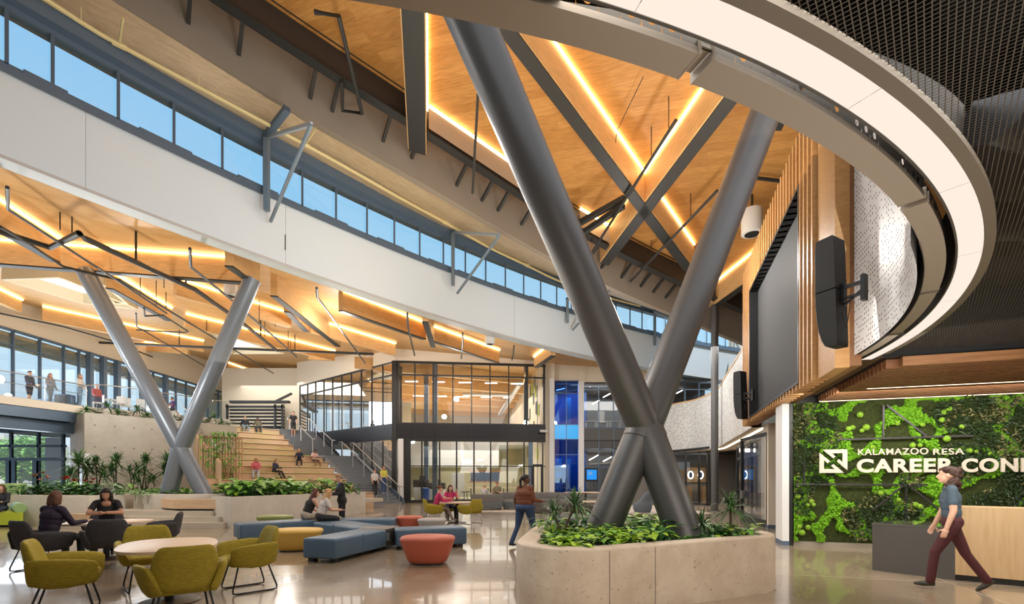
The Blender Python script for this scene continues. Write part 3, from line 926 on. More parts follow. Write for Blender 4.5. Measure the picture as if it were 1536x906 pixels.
# ---------------------------------------------------------------- reception desk
DP = [V(6.0, 8.05, 0), V(6.62, 7.22, 0), V(8.3, 5.85, 0)]
dk = thing('reception_desk', 'angular reception desk, low graphite end and taller pale oak front', 'desk', DP[1])
def wallstrip(mb, a, c, th, z0, z1, m=0):
    n = V(-(c - a).y, (c - a).x, 0).normalized()
    mb.prism([(p.x, p.y) for p in (a, c, c + n * th, a + n * th)], z0, z1, m)
b = MB()
back = [V(6.75, 8.5, 0), V(7.35, 7.75, 0)]
b.prism([(p.x, p.y) for p in (DP[0], DP[1], back[1], back[0])], 0.0, 0.76)
b.build('graphite_cabinet', M['graydesk'], dk, smooth=0)
b = MB(); b.prism([(p.x, p.y) for p in (DP[0] + V(-.01, 0, 0), DP[1], back[1], back[0])], .76, .79)
b.build('counter_top', mat('glossy_graphite', (0.10, 0.098, 0.09), 0.08, coat=.6), dk, smooth=0)
b = MB(); wallstrip(b, DP[1], DP[2], .55, 0.09, 1.10)
b.build('oak_front', M['desk_tan'], dk, smooth=0)
b = MB(); wallstrip(b, DP[1] + V(.03, .03, 0), DP[2] + V(.03, .03, 0), .5, 0, .09)
b.build('plinth', M['black'], dk, smooth=0)
# ================================================================ great curved white fascia, clerestory, upper roof
def circ_pt(px, c, R, H):
    """where the sight column px meets a circle in plan (far crossing on the inside of the curve)"""
    q = (px - CX) / F
    a = q * q + 1; bq = -2 * (q * c[0] + c[1]); cc = c[0] ** 2 + c[1] ** 2 - R * R
    Y = (-bq + sqrt(max(0, bq * bq - 4 * a * cc))) / (2 * a)
    return V(q * Y, Y, CH + H)
FB = lambda px: circ_pt(px, (42.269, -22.565), 62.73, 7.0)
FT = lambda px: circ_pt(px, (42.983, -25.339), 64.89, 9.0)
WH = lambda px: circ_pt(px, (43.815, -25.67), 65.84, 10.36)
WT = lambda px: WH(px) + V(-.05, .05, .46)
PXS = [-520 + 1650 * i / 90 for i in range(91)]
PXS = [-900, -800, -700, -600] + PXS
b = MB()
b.loft([[FB(x), FT(x) - V(0, 0, .0)] for x in PXS])
b.loft([[FB(x) + V(-.35, .36, 0), FB(x)] for x in PXS])
b.loft([[FT(x) + V(-.4, .4, -.12), FB(x) + V(-.35, .36, 0)] for x in PXS])
struct(b.build('wall_curved_fascia', M['fascia'], smooth=30))
# hairline joints of the fascia panels and gray bead at its foot
b = MB()
for x in (128.5, 428, 771, 905, -160):
    p, q = FB(x), FT(x); d = V(.02, -.02, 0)
    b.quad(p + d + V(-.006, 0, 0), p + d + V(.006, 0, 0), q + d + V(.006, 0, -.1), q + d + V(-.006, 0, -.1))
b.loft([[FB(x) + V(.015, -.015, -.03), FB(x) + V(.015, -.015, .05)] for x in PXS])
M['seam'] = mat('panel_joint', (0.52, 0.52, 0.52), 0.6)
struct(b.build('trim_fascia_joint', M['seam'], smooth=30))
# sill and head rails
b = MB()
for lo, hi, off in ((-.14, .06, .06), (.06, .14, .0)):
    b.loft([[FT(x) + V(off, -off, lo), FT(x) + V(off, -off, hi)] for x in PXS])
b.loft([[FT(x) + V(.06, -.06, .06), FT(x) + V(-.2, .2, .06)] for x in PXS])
struct(b.build('window_sill_rail', M['bluesteel'], smooth=30))
b = MB()
b.loft([[WH(x) + V(.03, -.03, -.03), WH(x) + V(.03, -.03, .10)] for x in PXS])
b.loft([[WH(x) + V(.03, -.03, .10), WH(x) + V(.18, -.18, .14)] for x in PXS])
b.loft([[WH(x) + V(.18, -.18, .14), WH(x) + V(.18, -.18, .46)] for x in PXS])
b.loft([[WH(x) + V(.03, -.03, -.03), WH(x) + V(-.2, .2, -.03)] for x in PXS])
struct(b.build('window_head_beam', M['bluesteel'], smooth=30))
mull = [-395, -310, -225, -140, -60, 10, 79, 177.5, 261, 333.5, 396, 453.5, 504, 550.5, 591.5, 629.5, 665, 679, 698, 728.5, 758, 785.5, 811, 835, 857, 879.5, 902, 924, 945, 963, 981, 998, 1014, 1030, 1045, 1060, 1074, 1088, 1101, 1113]
win = []
for k in range(len(mull) - 1):
    x0, x1 = mull[k], mull[k + 1]
    a0, a1, t0, t1 = FT(x0) + V(0, 0, .1), FT(x1) + V(0, 0, .1), WH(x0), WH(x1)
    w = bpy.data.objects.new('window_%d' % (k + 1), None); COL.objects.link(w); struct(w)
    b = MB(); n = V(-.04, .04, 0)
    b.quad(a0 + n, a1 + n, t1 + n, t0 + n); b.build('pane', M['glass'], w, smooth=0)
    b = MB(); b.bar(a0, t0, .07, .14); b.build('mullion', M['bluesteel'], w, smooth=0)
    if k % 2 == 1:
        b = MB(); c = a0 + (a1 - a0) * .35; d = a1 + (a1 - a0) * .35
        b.bar(c + V(.03, -.03, -.0), d + V(.03, -.03, -.0), .05, .10); b.build('vent_blind', M['bluesteel'], w, smooth=0)

# ---------------------------------------------------------------- upper roof: sloping plank ceiling
def HC(x, y):      # underside of the upper roof
    return CH + 12.35 - 0.19 * ((x + 3) * .84 + (y - 15) * .54)
HBK = lambda x, y: HC(x, y) - 1.65
bulk_px = [(-120, -165), (0, -100), (90, -48), (172, 0), (280, 72), (423, 157), (512, 205), (600, 255), (682, 302), (760, 350), (819, 385), (895, 422), (950, 447), (1005, 470), (1060, 492), (1120, 517)]
BK = [onplane(x, y, HBK) for x, y in bulk_px]
# smooth the line a little
for _ in range(2):
    BK = [BK[0]] + [(BK[i - 1] + BK[i] * 2 + BK[i + 1]) / 4 for i in range(1, len(BK) - 1)] + [BK[-1]]
def dens(P, n=6):
    out = []
    for i in range(len(P) - 1):
        p0, p1, p2, p3 = P[max(i - 1, 0)], P[i], P[i + 1], P[min(i + 2, len(P) - 1)]
        for k in range(n):
            t = k / n
            out.append(0.5 * ((2 * p1) + (p2 - p0) * t + (2 * p0 - 5 * p1 + 4 * p2 - p3) * t * t + (3 * p1 - p0 - 3 * p2 + p3) * t ** 3))
    return out + [P[-1]]
BK = dens(BK)
def offs(P, d):
    out = []
    for i, p in enumerate(P):
        t = (P[min(i + 1, len(P) - 1)] - P[max(i - 1, 0)]); t.z = 0; t.normalize()
        out.append(p + V(t.y, -t.x, 0) * d)
    return out
def onroof(p, dz):
    return V(p.x, p.y, HC(p.x, p.y) + dz)
b = MB()
b.loft([[onroof(p, -1.65), onroof(p, .02)] for p in BK])
b.loft([[onroof(q, -1.65), onroof(p, -1.65)] for p, q in zip(BK, offs(BK, -.25))])
struct(b.build('wall_curved_bulkhead', M['bulk'], smooth=40))
# plank ceiling
b = MB()
poly = [(p.x, p.y) for p in BK] + [(22, 40), (24, 0), (4, -3), (-9, -3)]
vs = [V(x, y, HC(x, y)) for x, y in poly]
b.add(vs, [tuple(range(len(vs)))]); b.add([v + V(0, 0, .4) for v in vs], [tuple(range(len(vs)))[::-1]])
struct(b.build('ceiling_upper', M['wood_ceiling'], smooth=0))
# pale deck between the bulkhead and the clerestory
b = MB()
rows = []
for p in BK:
    q = p - V(0, 0, 0)
    px = CX + F * p.x / p.y
    w = WT(px)
    # nearest head point in plan
    best = min((WT(x) for x in PXS), key=lambda h: (h.x - p.x) ** 2 + (h.y - p.y) ** 2)
    rows.append([onroof(p, -1.55), best + V(-.1, .1, -.02)])
rows2 = rows
b.loft(rows)
struct(b.build('ceiling_pale_deck', M['deck'], smooth=30))
b = MB(); b.loft([[r[0] + V(0, 0, .5), r[1] + V(-.3, .3, .5)] for r in rows]); struct(b.build('ceiling_deck_top', M['white'], smooth=30))
b = MB(); b.loft([[r[1] + V(-.05, .05, 0), r[1] + V(-.3, .3, .5)] for r in rows]); struct(b.build('trim_deck_edge', M['bluesteel'], smooth=30))
# cream conduit with branches along the deck
cond = [(20, -30), (70, 0), (150, 51), (238, 99), (330, 148), (430, 202), (512, 247), (600, 297), (668, 334), (735, 372), (790, 398), (835, 420), (900, 443), (960, 459)]
def deckz(x, y):
    return CH + 11.0 + 0.02 * (x + 3)
CP = dens([onplane(x, y, lambda X, Y_: CH + 10.75 - 0.035 * (X + 8)) for x, y in cond], 3)
cp = thing('sprinkler_main', 'cream painted sprinkler pipe running along the pale deck above the clerestory', 'pipe', CP[10])
b = MB(); b.tube(CP, .055, 8); b.build('pipe', M['creampipe'], cp)
for i in (7, 16, 24, 30):
    p = CP[i]; d = V(.66, -.68, .12)
    b = MB(); b.tube([p, p + d * .85], .03, 6); b.tube([p - V(.1, .1, 0), p + V(.1, .1, 0)], .075, 8); b.build('branch', M['creampipe'], cp)
for i in (5, 11, 20, 27):
    b = MB(); b.tube([CP[i], CP[i] + V(0, 0, .35)], .012, 5); b.build('hanger', M['creampipe'], cp)

# kicker struts of the clerestory
kst = [((400, 208, 316), (467, 186), (406, 332), (431, 163), 'by the widest panes'),
       ((679.5, 350, 428), (750, 352), (686, 440), (713, 327), 'above the glass meeting room'),
       ((851, 452, 484), (914, 436), (859, 495), (880, 430), 'just behind the near X-shaped column'),
       ((982, 470, 518), (1008, 478), (990, 508), (1000, 474), 'between the near column arms')]
for (px, yt, yb), arm, foot, raf, lab in kst:
    Yw = FT(px).y - .25
    t = at(px, yt, Yw); bt = at(px, yb, Yw)
    k = thing('kicker_strut', 'blue-gray steel post with slanting strut on the clerestory, %s' % lab, 'strut', bt)
    b = MB(); b.bar(t, bt, .14, .16); b.build('post', M['steelblue'] if 'steelblue' in M else M.setdefault('steelblue', mat('pale_blue_steel', (0.20, 0.26, 0.32), .35, metal=.3)), k, smooth=0)
    # arm reaching into the hall, diagonal back to the fascia
    n = V(.72, -.69, 0)
    def meet(x, y):
        q = (x - CX) / F
        # intersection of sight column with the vertical plane through the post along n
        s = (q * t.y - t.x) / (n.x - q * n.y)
        p = t + n * s
        return V(p.x, p.y, CH + (HY - y) / F * p.y)
    A = meet(*arm)
    b = MB(); b.bar(t + V(0, 0, .05), A, .07, .10); b.build('arm', M['chrome_bl'] if 'chrome_bl' in M else M.setdefault('chrome_bl', mat('galvanised_strut', (0.42, 0.48, 0.55), .35, metal=.5)), k, smooth=0)
    Dp = FB(foot[0]); Dp = at(foot[0], foot[1], FT(foot[0]).y - .25)
    b = MB(); b.tube([A, Dp], .055, 10); b.build('diagonal', M['steelblue'], k)
    R_ = onplane(raf[0], raf[1], lambda X, Y_: CH + 10.9)
    b = MB(); b.bar(t + V(0, 0, .1), R_, .18, .16); b.build('rafter', M['bluesteel'], k, smooth=0)

# dark curved steel beam under the plank ceiling beside the bulkhead, with stub braces
DB = offs(BK, 1.22)
i0 = 0
i1 = len(DB) - 1
db = thing('curved_steel_beam', 'long dark curved steel beam under the planks beside the taupe bulkhead', 'beam', onroof(DB[len(DB) // 2], -.8))
b = MB()
b.loft([[onroof(p, -.86), onroof(p, 0)] for p in DB])
b.build('web', M['dkbrown'], db, smooth=40)
b = MB()
fl, fr_ = offs(DB, .16), offs(DB, -.16)
b.loft([[onroof(l, -.90), onroof(r, -.90)] for l, r in zip(fl, fr_)]); b.loft([[onroof(l, -.90), onroof(l, -.84)] for l in fl])
b.loft([[onroof(r, -.84), onroof(r, -.90)] for r in fr_])
b.build('bottom_flange', M['dark'], db, smooth=40)
b = MB(); b.loft([[onroof(l, -.05), onroof(l, 0)] for l in fl]); b.build('top_flange', M['dark'], db, smooth=40)
# paler copies of the beam face, the LED light put into their colour
def near_i(px):
    return min(range(len(DB)), key=lambda i: abs(CX + F * DB[i].x / DB[i].y - px) if DB[i].y > 3 else 1e9)
for xa, xb, lab in ((640, 772, 0), (860, 912, 1)):
    ia, ib = near_i(xa), near_i(xb)
    seg = fl[ia:ib + 2]
    seg2 = offs(seg, .05)
    b = MB(); b.loft([[onroof(l, -.80), onroof(l, -.13)] for l in seg2]); b.loft([[onroof(l, -.13), onroof(r, -.13)] for l, r in zip(seg2, seg)])
    b.build('lit_face', M['face_lit'] if 'face_lit' in M else M.setdefault('face_lit', mat('pale_lit_face', (0.45, 0.40, 0.33), .35, metal=.3)), db, smooth=40)
    b = MB()
    s3 = offs(seg, .08)
    b.loft([[onroof(l, -.085), onroof(l, -.035)] for l in s3]); b.loft([[onroof(l, -.1), onroof(r, -.1)] for l, r in zip(s3, seg)])
    b.build('led_strip', M['led'], db, smooth=40)
stub_px = [(286, 5), (374, 52), (482, 124), (516, 158), (590, 197), (626, 238), (697, 265), (731, 290), (760, 315), (790, 332), (890, 375), (916, 398), (940, 410), (968, 426), (990, 440), (1012, 455)]
stubs = []
for k, (px, py) in enumerate(stub_px):
    i = min(range(len(BK)), key=lambda i: abs(CX + F * BK[i].x / BK[i].y - (px - 12)) if BK[i].y > 3 else 1e9)
    p = onroof(BK[i], -1.0); q = onroof(offs(BK, 1.1)[i], -.45)
    b = MB(); b.bar(p, q, .10, .10)
    tag(b.build('stub_brace', M['dark'], smooth=0), '%s stub brace from the taupe bulkhead, counting from its high end above the windows' % nth(k), 'brace', 'stub braces on the bulkhead')

# ---------------------------------------------------------------- lit timber beams of the upper roof
def upper_beam(label, bottom_px, width, side, led=True, dz=-1.08, dark=True, ledtrim=(0, 1), name='timber_beam'):
    """bottom_px: (x, y) of the beam's underside centre line at its two ends"""
    fz = lambda x, y: HC(x, y) + dz
    p, q = (onplane(x, y, fz) for x, y in bottom_px)
    t = thing(name, label, 'beam', (p + q) / 2)
    d = V(q.x - p.x, q.y - p.y, 0).normalized(); n = V(d.y, -d.x, 0)
    b = MB()
    rows = [[onroof(P + n * w, z) for w, z in ((-width / 2, dz + .03), (width / 2, dz + .03), (width / 2, 0), (-width / 2, 0))] for P in (p, q)]
    b.loft(rows, closed=True); b.add(rows[0], [(0, 1, 2, 3)]); b.add(rows[1], [(3, 2, 1, 0)])
    b.build('glulam', M['glulam'], t, smooth=0)
    if dark:
        b = MB(); rows = [[onroof(P + n * w, z) for w, z in ((-width / 2 + .03, dz - .02), (width / 2 - .03, dz - .02), (width / 2 - .03, dz + .029), (-width / 2 + .03, dz + .029))] for P in (p, q)]
        b.loft(rows, closed=True); b.add(rows[0], [(0, 1, 2, 3)]); b.add(rows[1], [(3, 2, 1, 0)])
        b.build('steel_plate', M['dark'], t, smooth=0)
    if led:
        b = MB()
        P0, P1 = p + (q - p) * ledtrim[0], p + (q - p) * ledtrim[1]
        b.bar(onroof(P0 + n * side * (width / 2 + .03), -.06), onroof(P1 + n * side * (width / 2 + .03), -.06), .045, .045)
        b.build('led_strip', M['led'], t, smooth=0)
    return t
upper_beam('broad timber beam with dark underside pointing from the ring to the bulkhead', [(618, -20), (626, 229)], .62, 1)
upper_beam('long lit timber beam running diagonally between both arms of the near X-shaped column', [(735, 13), (1033, 405)], .46, 1)
upper_beam('lit timber beam crossing the long diagonal one, ending at the curved steel beam', [(1180, 40), (907, 396)], .44, -1)
upper_beam('short lit timber beam meeting the slim column beside the oak fins', [(1076, 458), (1160, 398)], .30, 1)
upper_beam('dark beam glimpsed at the edge of the ring beside the far column arm', [(1240, 40), (1165, 195)], .3, 1, led=False)
def rods(name, label, segs, r, m='dark', cat='brace', group=None, square=False):
    t = thing(name, label, cat, segs[0][0])
    for s_ in segs:
        b = MB()
        if square: b.bar(s_[0], s_[1], r * 2, r * 2)
        else: b.tube(list(s_), r, 8)
        b.build('rod' if len(segs) > 1 else 'bar', M[m], t, smooth=40)
    return t
U = lambda x, y, d: onplane(x, y, lambda X, Y_: HC(X, Y_) + d)
rods('steel_brace', 'pair of dark steel braces from the timber beam crossing to the curved beam', [(U(937, 297, -.9), U(868, 335, -.9)), (U(935, 309, -1.1), U(870, 352, -1.1))], .09, square=True)
rods('sprinkler_pipe', 'long thin dark pipe crossing before the timber beam crossing', [(U(1014, 180, -1.3), U(882, 388, -1.3))], .05, cat='pipe')
rods('sprinkler_pipe', 'thin dark pipe beside the far arm of the near column', [(U(1076, 286, -1.3), U(946, 422, -1.3)), (U(946, 422, -1.3), U(946, 422, -.2))], .05, cat='pipe')
rods('sprinkler_pipe', 'dark pipe standing out against the curved steel beam, bent at both ends', [(U(472, 18, -1.2), U(508, 24, -1.2), U(543, 170, -1.2), U(514, 166, -1.2), U(513, 122, -1.0))], .06, cat='pipe')
rods('sprinkler_pipe', 'slim upright pipe between the broad beam and the near column arm', [(U(717, 140, -.2), U(709, 290, -1.6))], .045, cat='pipe')
rods('sprinkler_pipe', 'short dark pipe at the planks beside the oak fins', [(U(1134, 267, -.3), U(1182, 273, -.3))], .06, cat='pipe')
rods('power_cable', 'thin black cable looping down the long diagonal beam', [(U(965, 115, -.2), U(925, 197, -.3), U(921, 240, -.6), U(932, 256, -.9))], .012, cat='cable')
for k, (x, y0, y1) in enumerate([(977, 190, 233), (1003, 145, 192), (1023, 335, 340), (977, 360, 385), (1036, 290, 325), (1074, 315, 350)]):
    p = U(x, y0, -.02); q = V(p.x, p.y, p.z - (y1 - y0) / F * p.y)
    b = MB(); b.tube([p, q], .016, 5)
    tag(b.build('hanger_rod', M['dark']), '%s thin hanger rod under the high planks, counting along from the ring' % nth(k), 'rod', 'hanger rods under the high planks')
p = U(1128, 300, -.2)
s = thing('ceiling_speaker', 'white cylinder speaker hanging under the high planks beside the far column arm', 'speaker', p)
pc = at(1128, 334, p.y)
b = MB(); b.lathe([(0.33, -.42), (.36, -.40), (.36, .40), (.34, .44)], 24, pc); b.build('housing', M['white_pl'], s)
b = MB(); b.lathe([(0.0, -.425), (.25, -.43), (.26, -.40)], 20, pc); b.build('grille', M['dark'], s)
b = MB(); b.tube([pc + V(0, 0, .4), V(pc.x, pc.y, HC(pc.x, pc.y))], .04); b.build('stem', M['dark'], s)
# slim column beside the screen wall
pc = onz(1072, 766, 0)
s = thing('slim_column', 'slim dark gray round column standing beside the far end of the oak fins', 'column', pc)
b = MB(); b.lathe([(.17, 0), (.17, 10.4)], 20, pc); b.build('shaft', M['steel'], s)
b = MB(); b.box(pc + V(0, 0, .02), (.5, .5, .04)); b.build('base_plate', M['steel'], s, smooth=0)
b = MB(); b.box(pc + V(0, 0, 10.3), (.5, .5, .5)); b.build('head_bracket', M['glulam'], s, smooth=0)

# ---------------------------------------------------------------- X-shaped columns
def xcolumn(label, K, tops, feet, r, m, ztop=None):
    t = thing('x_column', label, 'column', (K.x, K.y, 0))
    for p in tops:
        d = (p - K)
        b = MB(); b.tube([K - d.normalized() * r * .9, K + d * .25, p], r, 32); b.build('arm', M[m], t)
    for p in feet:
        d = (p - K)
        b = MB(); b.tube([K - d.normalized() * r * .55, p], r * .985, 32); lg = b.build('leg', M[m], t)
        b = MB(); b.box((p.x, p.y, p.z - .02), (r * 3.2, r * 3.2, .04)); b.build('foot_plate', M[m], lg, smooth=0)
    return t
K = at(967, 640, 7.4)
def ext(K, p, z):
    return K + (p - K) * ((z - K.z) / (p.z - K.z))
def gr(K, p, z=.5):
    return K + (p - K) * ((z - K.z) / (p.z - K.z))
tl = at(714, 50, 5.65); tr = at(1147, 172, 8.35)
fl_, fr2 = gr(K, at(908, 785, 7.3)), gr(K, at(1022, 790, 6.95))
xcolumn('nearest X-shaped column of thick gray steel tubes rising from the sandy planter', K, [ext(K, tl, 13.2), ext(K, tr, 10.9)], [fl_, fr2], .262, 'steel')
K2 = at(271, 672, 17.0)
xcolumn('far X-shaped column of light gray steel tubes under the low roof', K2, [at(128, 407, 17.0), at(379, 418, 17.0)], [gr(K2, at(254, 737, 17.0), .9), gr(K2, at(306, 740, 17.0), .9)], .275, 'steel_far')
b = None
# ================================================================ low timber roof beyond the fascia
def LC(x, y):
    return 9.18 + .0535 * (-1.25 * (x + 1.34) + (y - 22.7))
b = MB()
poly = [(FB(x) + V(-.34, .35, 0)) for x in PXS[::2]]
poly = [(p.x, p.y) for p in poly] + [(14, 36), (3, 36.2), (-7.65, 32.0), (-19, 42), (-19, 50), (-31, 50), (-31, 5)]
# skylight openings stay closed by glowing lights set just under the planks
vs = [V(x, y, LC(x, y)) for x, y in poly]
b.add(vs, [tuple(range(len(vs)))]); b.add([v + V(0, 0, .3) for v in vs], [tuple(range(len(vs)))[::-1]])
struct(b.build('ceiling_low', M['wood_ceiling_low'], smooth=0))
b = MB()
for k in range(len(PXS) - 1):
    p, q = FB(PXS[k]) + V(-.36, .37, 0), FB(PXS[k + 1]) + V(-.36, .37, 0)
    b.quad(V(p.x, p.y, 8.5), V(q.x, q.y, 8.5), V(q.x, q.y, LC(q.x, q.y) + .05), V(p.x, p.y, LC(p.x, p.y) + .05))
struct(b.build('trim_fascia_return', M['fascia'], smooth=30))
Lz = lambda x, y, d: onplane(x, y, lambda X, Y_: LC(X, Y_) + d)
def lr(p, dz): return V(p.x, p.y, LC(p.x, p.y) + dz)
def low_beam(label, led_px, depth=.85, width=.26, dark=True, led=True, ext0=0.0, ext1=0.0, group=None):
    p, q = (Lz(x, y, -.05) for x, y in led_px)
    d = V(q.x - p.x, q.y - p.y, 0).normalized(); n = V(d.y, -d.x, 0)
    if n.dot(V(p.x, p.y, 0)) > 0: n = -n          # toward the viewer
    A, B_ = p - d * ext0, q + d * ext1
    t = thing('glulam_beam', label, 'beam', lr((A + B_) / 2, -.4), group=group)
    def blk(z0, z1, w0, w1, m, nm, P0, P1):
        b = MB(); rows = [[lr(P - n * w, z) for w, z in ((w0, z0), (w1, z0), (w1, z1), (w0, z1))] for P in (P0, P1)]
        b.loft(rows, closed=True); b.add(rows[0], [(0, 1, 2, 3)]); b.add(rows[1], [(3, 2, 1, 0)])
        b.build(nm, M[m], t, smooth=0)
    blk(-depth, 0, .05, .05 + width, 'glulam', 'glulam', A, B_)
    if dark: blk(-depth - .05, -depth, .04, .06 + width, 'dark', 'steel_plate', A, B_)
    if led: blk(-.08, -.035, -.005, .04, 'led', 'led_strip', p, q)
    return t
beams = [
    ([(0, 298), (93, 358)], 'lit timber beam dropping toward the head of the far X column from the fascia side', .85, True),
    ([(-60, 354), (362, 386)], 'lit timber beam resting on both arms of the far X column', .88, True),
    ([(515, 436), (640, 484)], 'lit timber beam running out from the far X column toward the glass box', .85, True),
    ([(651, 489), (750, 525)], 'lit timber beam end over the glass box, beyond the cross beam', .8, True),
    ([(172, 409), (259, 462)], 'lit timber beam right behind the near arm of the far X column', .7, True),
    ([(266, 417), (438, 470)], 'lit timber beam passing between the arms of the far X column', .75, True),
    ([(437, 442), (465, 475)], 'short lit timber beam slanting away behind the far X column top', .8, True),
    ([(279, 470), (503, 526)], 'long lit timber beam past the square skylight', .75, True),
    ([(468, 477), (594, 515)], 'lit timber beam ending above the glass box corner', .8, True),
    ([(0, 433), (35, 450)], 'lit timber beam at the big skylight by the balcony windows', .7, False),
    ([(64, 459), (306, 511)], 'long lit timber beam parallel to the balcony front', .8, False),
    ([(106, 480), (160, 500)], 'short lit timber beam above the balcony windows', .7, False),
    ([(193, 511), (281, 517)], 'lit timber beam behind the crossing pipe, left of the second skylight', .7, False),
    ([(233, 537), (266, 550)], 'small lit timber beam far back over the balcony tables', .7, False),
    ([(272, 552), (419, 577)], 'lit timber beam at the far back above the bleacher top', .7, False),
    ([(343, 544), (386, 559)], 'small lit timber beam far back above the library corner', .7, False),
    ([(462, 527), (496, 529)], 'short lit timber beam beside the glass box wall', .6, False),
]
for px, lab, dp, dk_ in beams:
    low_beam(lab, px, dp, dark=dk_ and px[0] in ((0, 298), (-60, 354), (515, 436), (172, 409), (437, 442), (651, 489)))
low_beam('unlit dark-bottomed timber beam from the fascia to the far arm of the far X column', [(352, 362), (392, 396)], .85, led=False)
low_beam('unlit dark-bottomed cross beam pointing at the glass box front', [(644, 455), (655, 498)], .85, led=False)
low_beam('short timber beam end beside the cream wall over the glass box', [(825, 515), (800, 535)], .7)
low_beam('dark-bottomed diagonal timber beam falling from the far X column to the glass box', [(418, 415), (512, 500)], .8, led=False)
# skylights
def skylight(label, px):
    P = [Lz(x, y, -.06) for x, y in px]
    c = sum(P, V(0, 0, 0)) / len(P)
    t = thing('skylight', label, 'skylight', c)
    b = MB(); b.add(P, [tuple(range(len(P)))]); b.build('bright_panel', M['sky_panel'], t, smooth=0)
    b = MB()
    for i in range(len(P)):
        a, d = P[i], P[(i + 1) % len(P)]
        b.bar(a + V(0, 0, -.22), d + V(0, 0, -.22), .12, .55)
    b.build('cream_curb', M['creamw'] if 'creamw' in M else M.setdefault('creamw', mat('cream_curb', (.72, .60, .40), .6)), t, smooth=0)
skylight('large bright skylight between the balcony and the near arm of the far X column', [(5, 402), (90, 398), (205, 448), (125, 440)])
skylight('bright skylight seen between the arms of the far X column', [(318, 486), (350, 494), (425, 520), (348, 521)])
skylight('narrow bright skylight hugging the lit beam behind the far X column', [(141, 414), (158, 410), (190, 440), (172, 440)])
# pipes
def pipe(label, pts, r=.05, d=-1.15, drops=()):
    P = [Lz(x, y, d) for x, y in pts]
    t = thing('sprinkler_pipe', label, 'pipe', P[0])
    b = MB(); b.tube(P, r, 8); b.build('pipe', M['dark'], t)
    for i, f in drops:
        p = P[i] + (P[i + 1] - P[i]) * f
        b = MB(); b.tube([p, lr(p, 0)], r * .4, 5); b.build('hanger', M['dark'], t)
pipe('thick dark pipe with a kink just over the near arm of the far X column', [(-30, 338), (75, 371), (119, 350), (128, 358), (265, 422), (292, 434), (358, 480), (416, 526)], .085, -1.0, ((3, .5), (4, .5), (6, .5)))
pipe('thin dark pipe crossing the near arm of the far X column from the fascia', [(11, 281), (12, 314), (190, 430), (250, 470)], .04, -1.1, ((2, .3), (2, .7)))
pipe('thin dark pipe slanting behind the far arm of the far X column', [(285, 373), (286, 400), (350, 452), (445, 535)], .045, -1.1, ((2, .3), (2, .8)))
pipe('long level dark pipe spanning behind both arms of the far X column', [(131, 513), (330, 522), (560, 531)], .075, -1.0, ((0, .3), (0, .7), (1, .5)))
pipe('thin dark pipe from the long beam toward the bleacher', [(204, 470), (205, 490), (300, 545), (330, 565)], .035, -1.0)
pipe('thin dark pipe left of the glass box top', [(475, 432), (476, 446), (548, 545)], .045, -1.1)
pipe('long dark pipe along the big skylight down to the library corner', [(0, 340), (40, 363), (95, 400), (180, 420), (260, 470), (410, 560)], .045, -1.05)
pipe('dark pipe under the balcony edge of the low roof', [(0, 470), (95, 490), (170, 512), (240, 540)], .045, -1.0)
pipe('thin drop pipe above the glass box front', [(611, 470), (612, 490), (622, 533)], .045, -.9)
pipe('thin drop pipe at the lit beam end over the glass box', [(694, 500), (694, 517), (692, 538)], .045, -.8)
pipe('short drop pipe left of the cylinder speaker over the glass box', [(771, 519), (770, 530), (768, 540)], .045, -.8)
pipe('thin bent pipe near the square skylight', [(216, 462), (217, 474), (245, 473), (282, 497), (278, 499), (205, 495)], .04, -1.0)
for k, (x, y, lab) in enumerate(((346, 432, 'white cylinder speaker under the low roof at the far X column'), (735, 507, 'white cylinder speaker under the low roof above the glass box'))):
    p = Lz(x, y, -.7)
    s = thing('ceiling_speaker', lab, 'speaker', p)
    h = .32
    b = MB(); b.lathe([(0.22, -h), (.24, -h + .02), (.24, h), (.22, h + .02)], 20, p); b.build('housing', M['white_pl'], s)
    b = MB(); b.lathe([(0.0, -h - .005), (.16, -h - .008), (.17, -h + .02)], 16, p); b.build('grille', M['dark'], s)
    b = MB(); b.tube([p + V(0, 0, h), lr(p, 0)], .025); b.build('stem', M['dark'], s)
for k, (x, y0, y1) in enumerate([(90, 318, 345), (108, 325, 352), (249, 438, 462), (310, 477, 497), (428, 352, 375), (397, 478, 505), (413, 470, 490), (436, 508, 530), (246, 418, 432), (552, 600, 605)]):
    p = Lz(x, y0, -.02); q = V(p.x, p.y, p.z - (y1 - y0) / F * p.y)
    b = MB(); b.tube([p, q], .018, 5)
    tag(b.build('hanger_rod', M['dark']), '%s thin hanger rod under the low timber roof, counting away from the balcony' % nth(k), 'rod', 'hanger rods under the low roof')

# ================================================================ balcony on the far side
ZD = 5.2
bal = [V(-22.6, 4, 0), V(-22.2, 20.9, 0), V(-21.4, 24.4, 0)]
b = MB(); b.prism([(p.x, p.y) for p in (bal[0], bal[1], bal[2], V(-17.3, 29.6, 0), V(-20.5, 36, 0), V(-20, 48, 0), V(-31, 48, 0), V(-31, 4, 0))], ZD - .35, ZD)
struct(b.build('floor_balcony', M['conc_lt'], smooth=0))
b = MB()
for i in range(2):
    a, c = bal[i], bal[i + 1]
    b.bar(V(a.x + .12, a.y, ZD - .22), V(c.x + .12, c.y, ZD - .22), .05, .34)
struct(b.build('trim_balcony_edge', M['cream'], smooth=0))
b = MB()
for i in range(2):
    a, c = bal[i], bal[i + 1]
    b.bar(V(a.x - .05, a.y, ZD - .62), V(c.x - .05, c.y, ZD - .62), .25, .5)
    b.bar(V(a.x - .5, a.y, ZD - 1.15), V(c.x - .5, c.y + .3, ZD - 1.15), .5, .5)
struct(b.build('beam_balcony', M['bluesteel'], smooth=0))
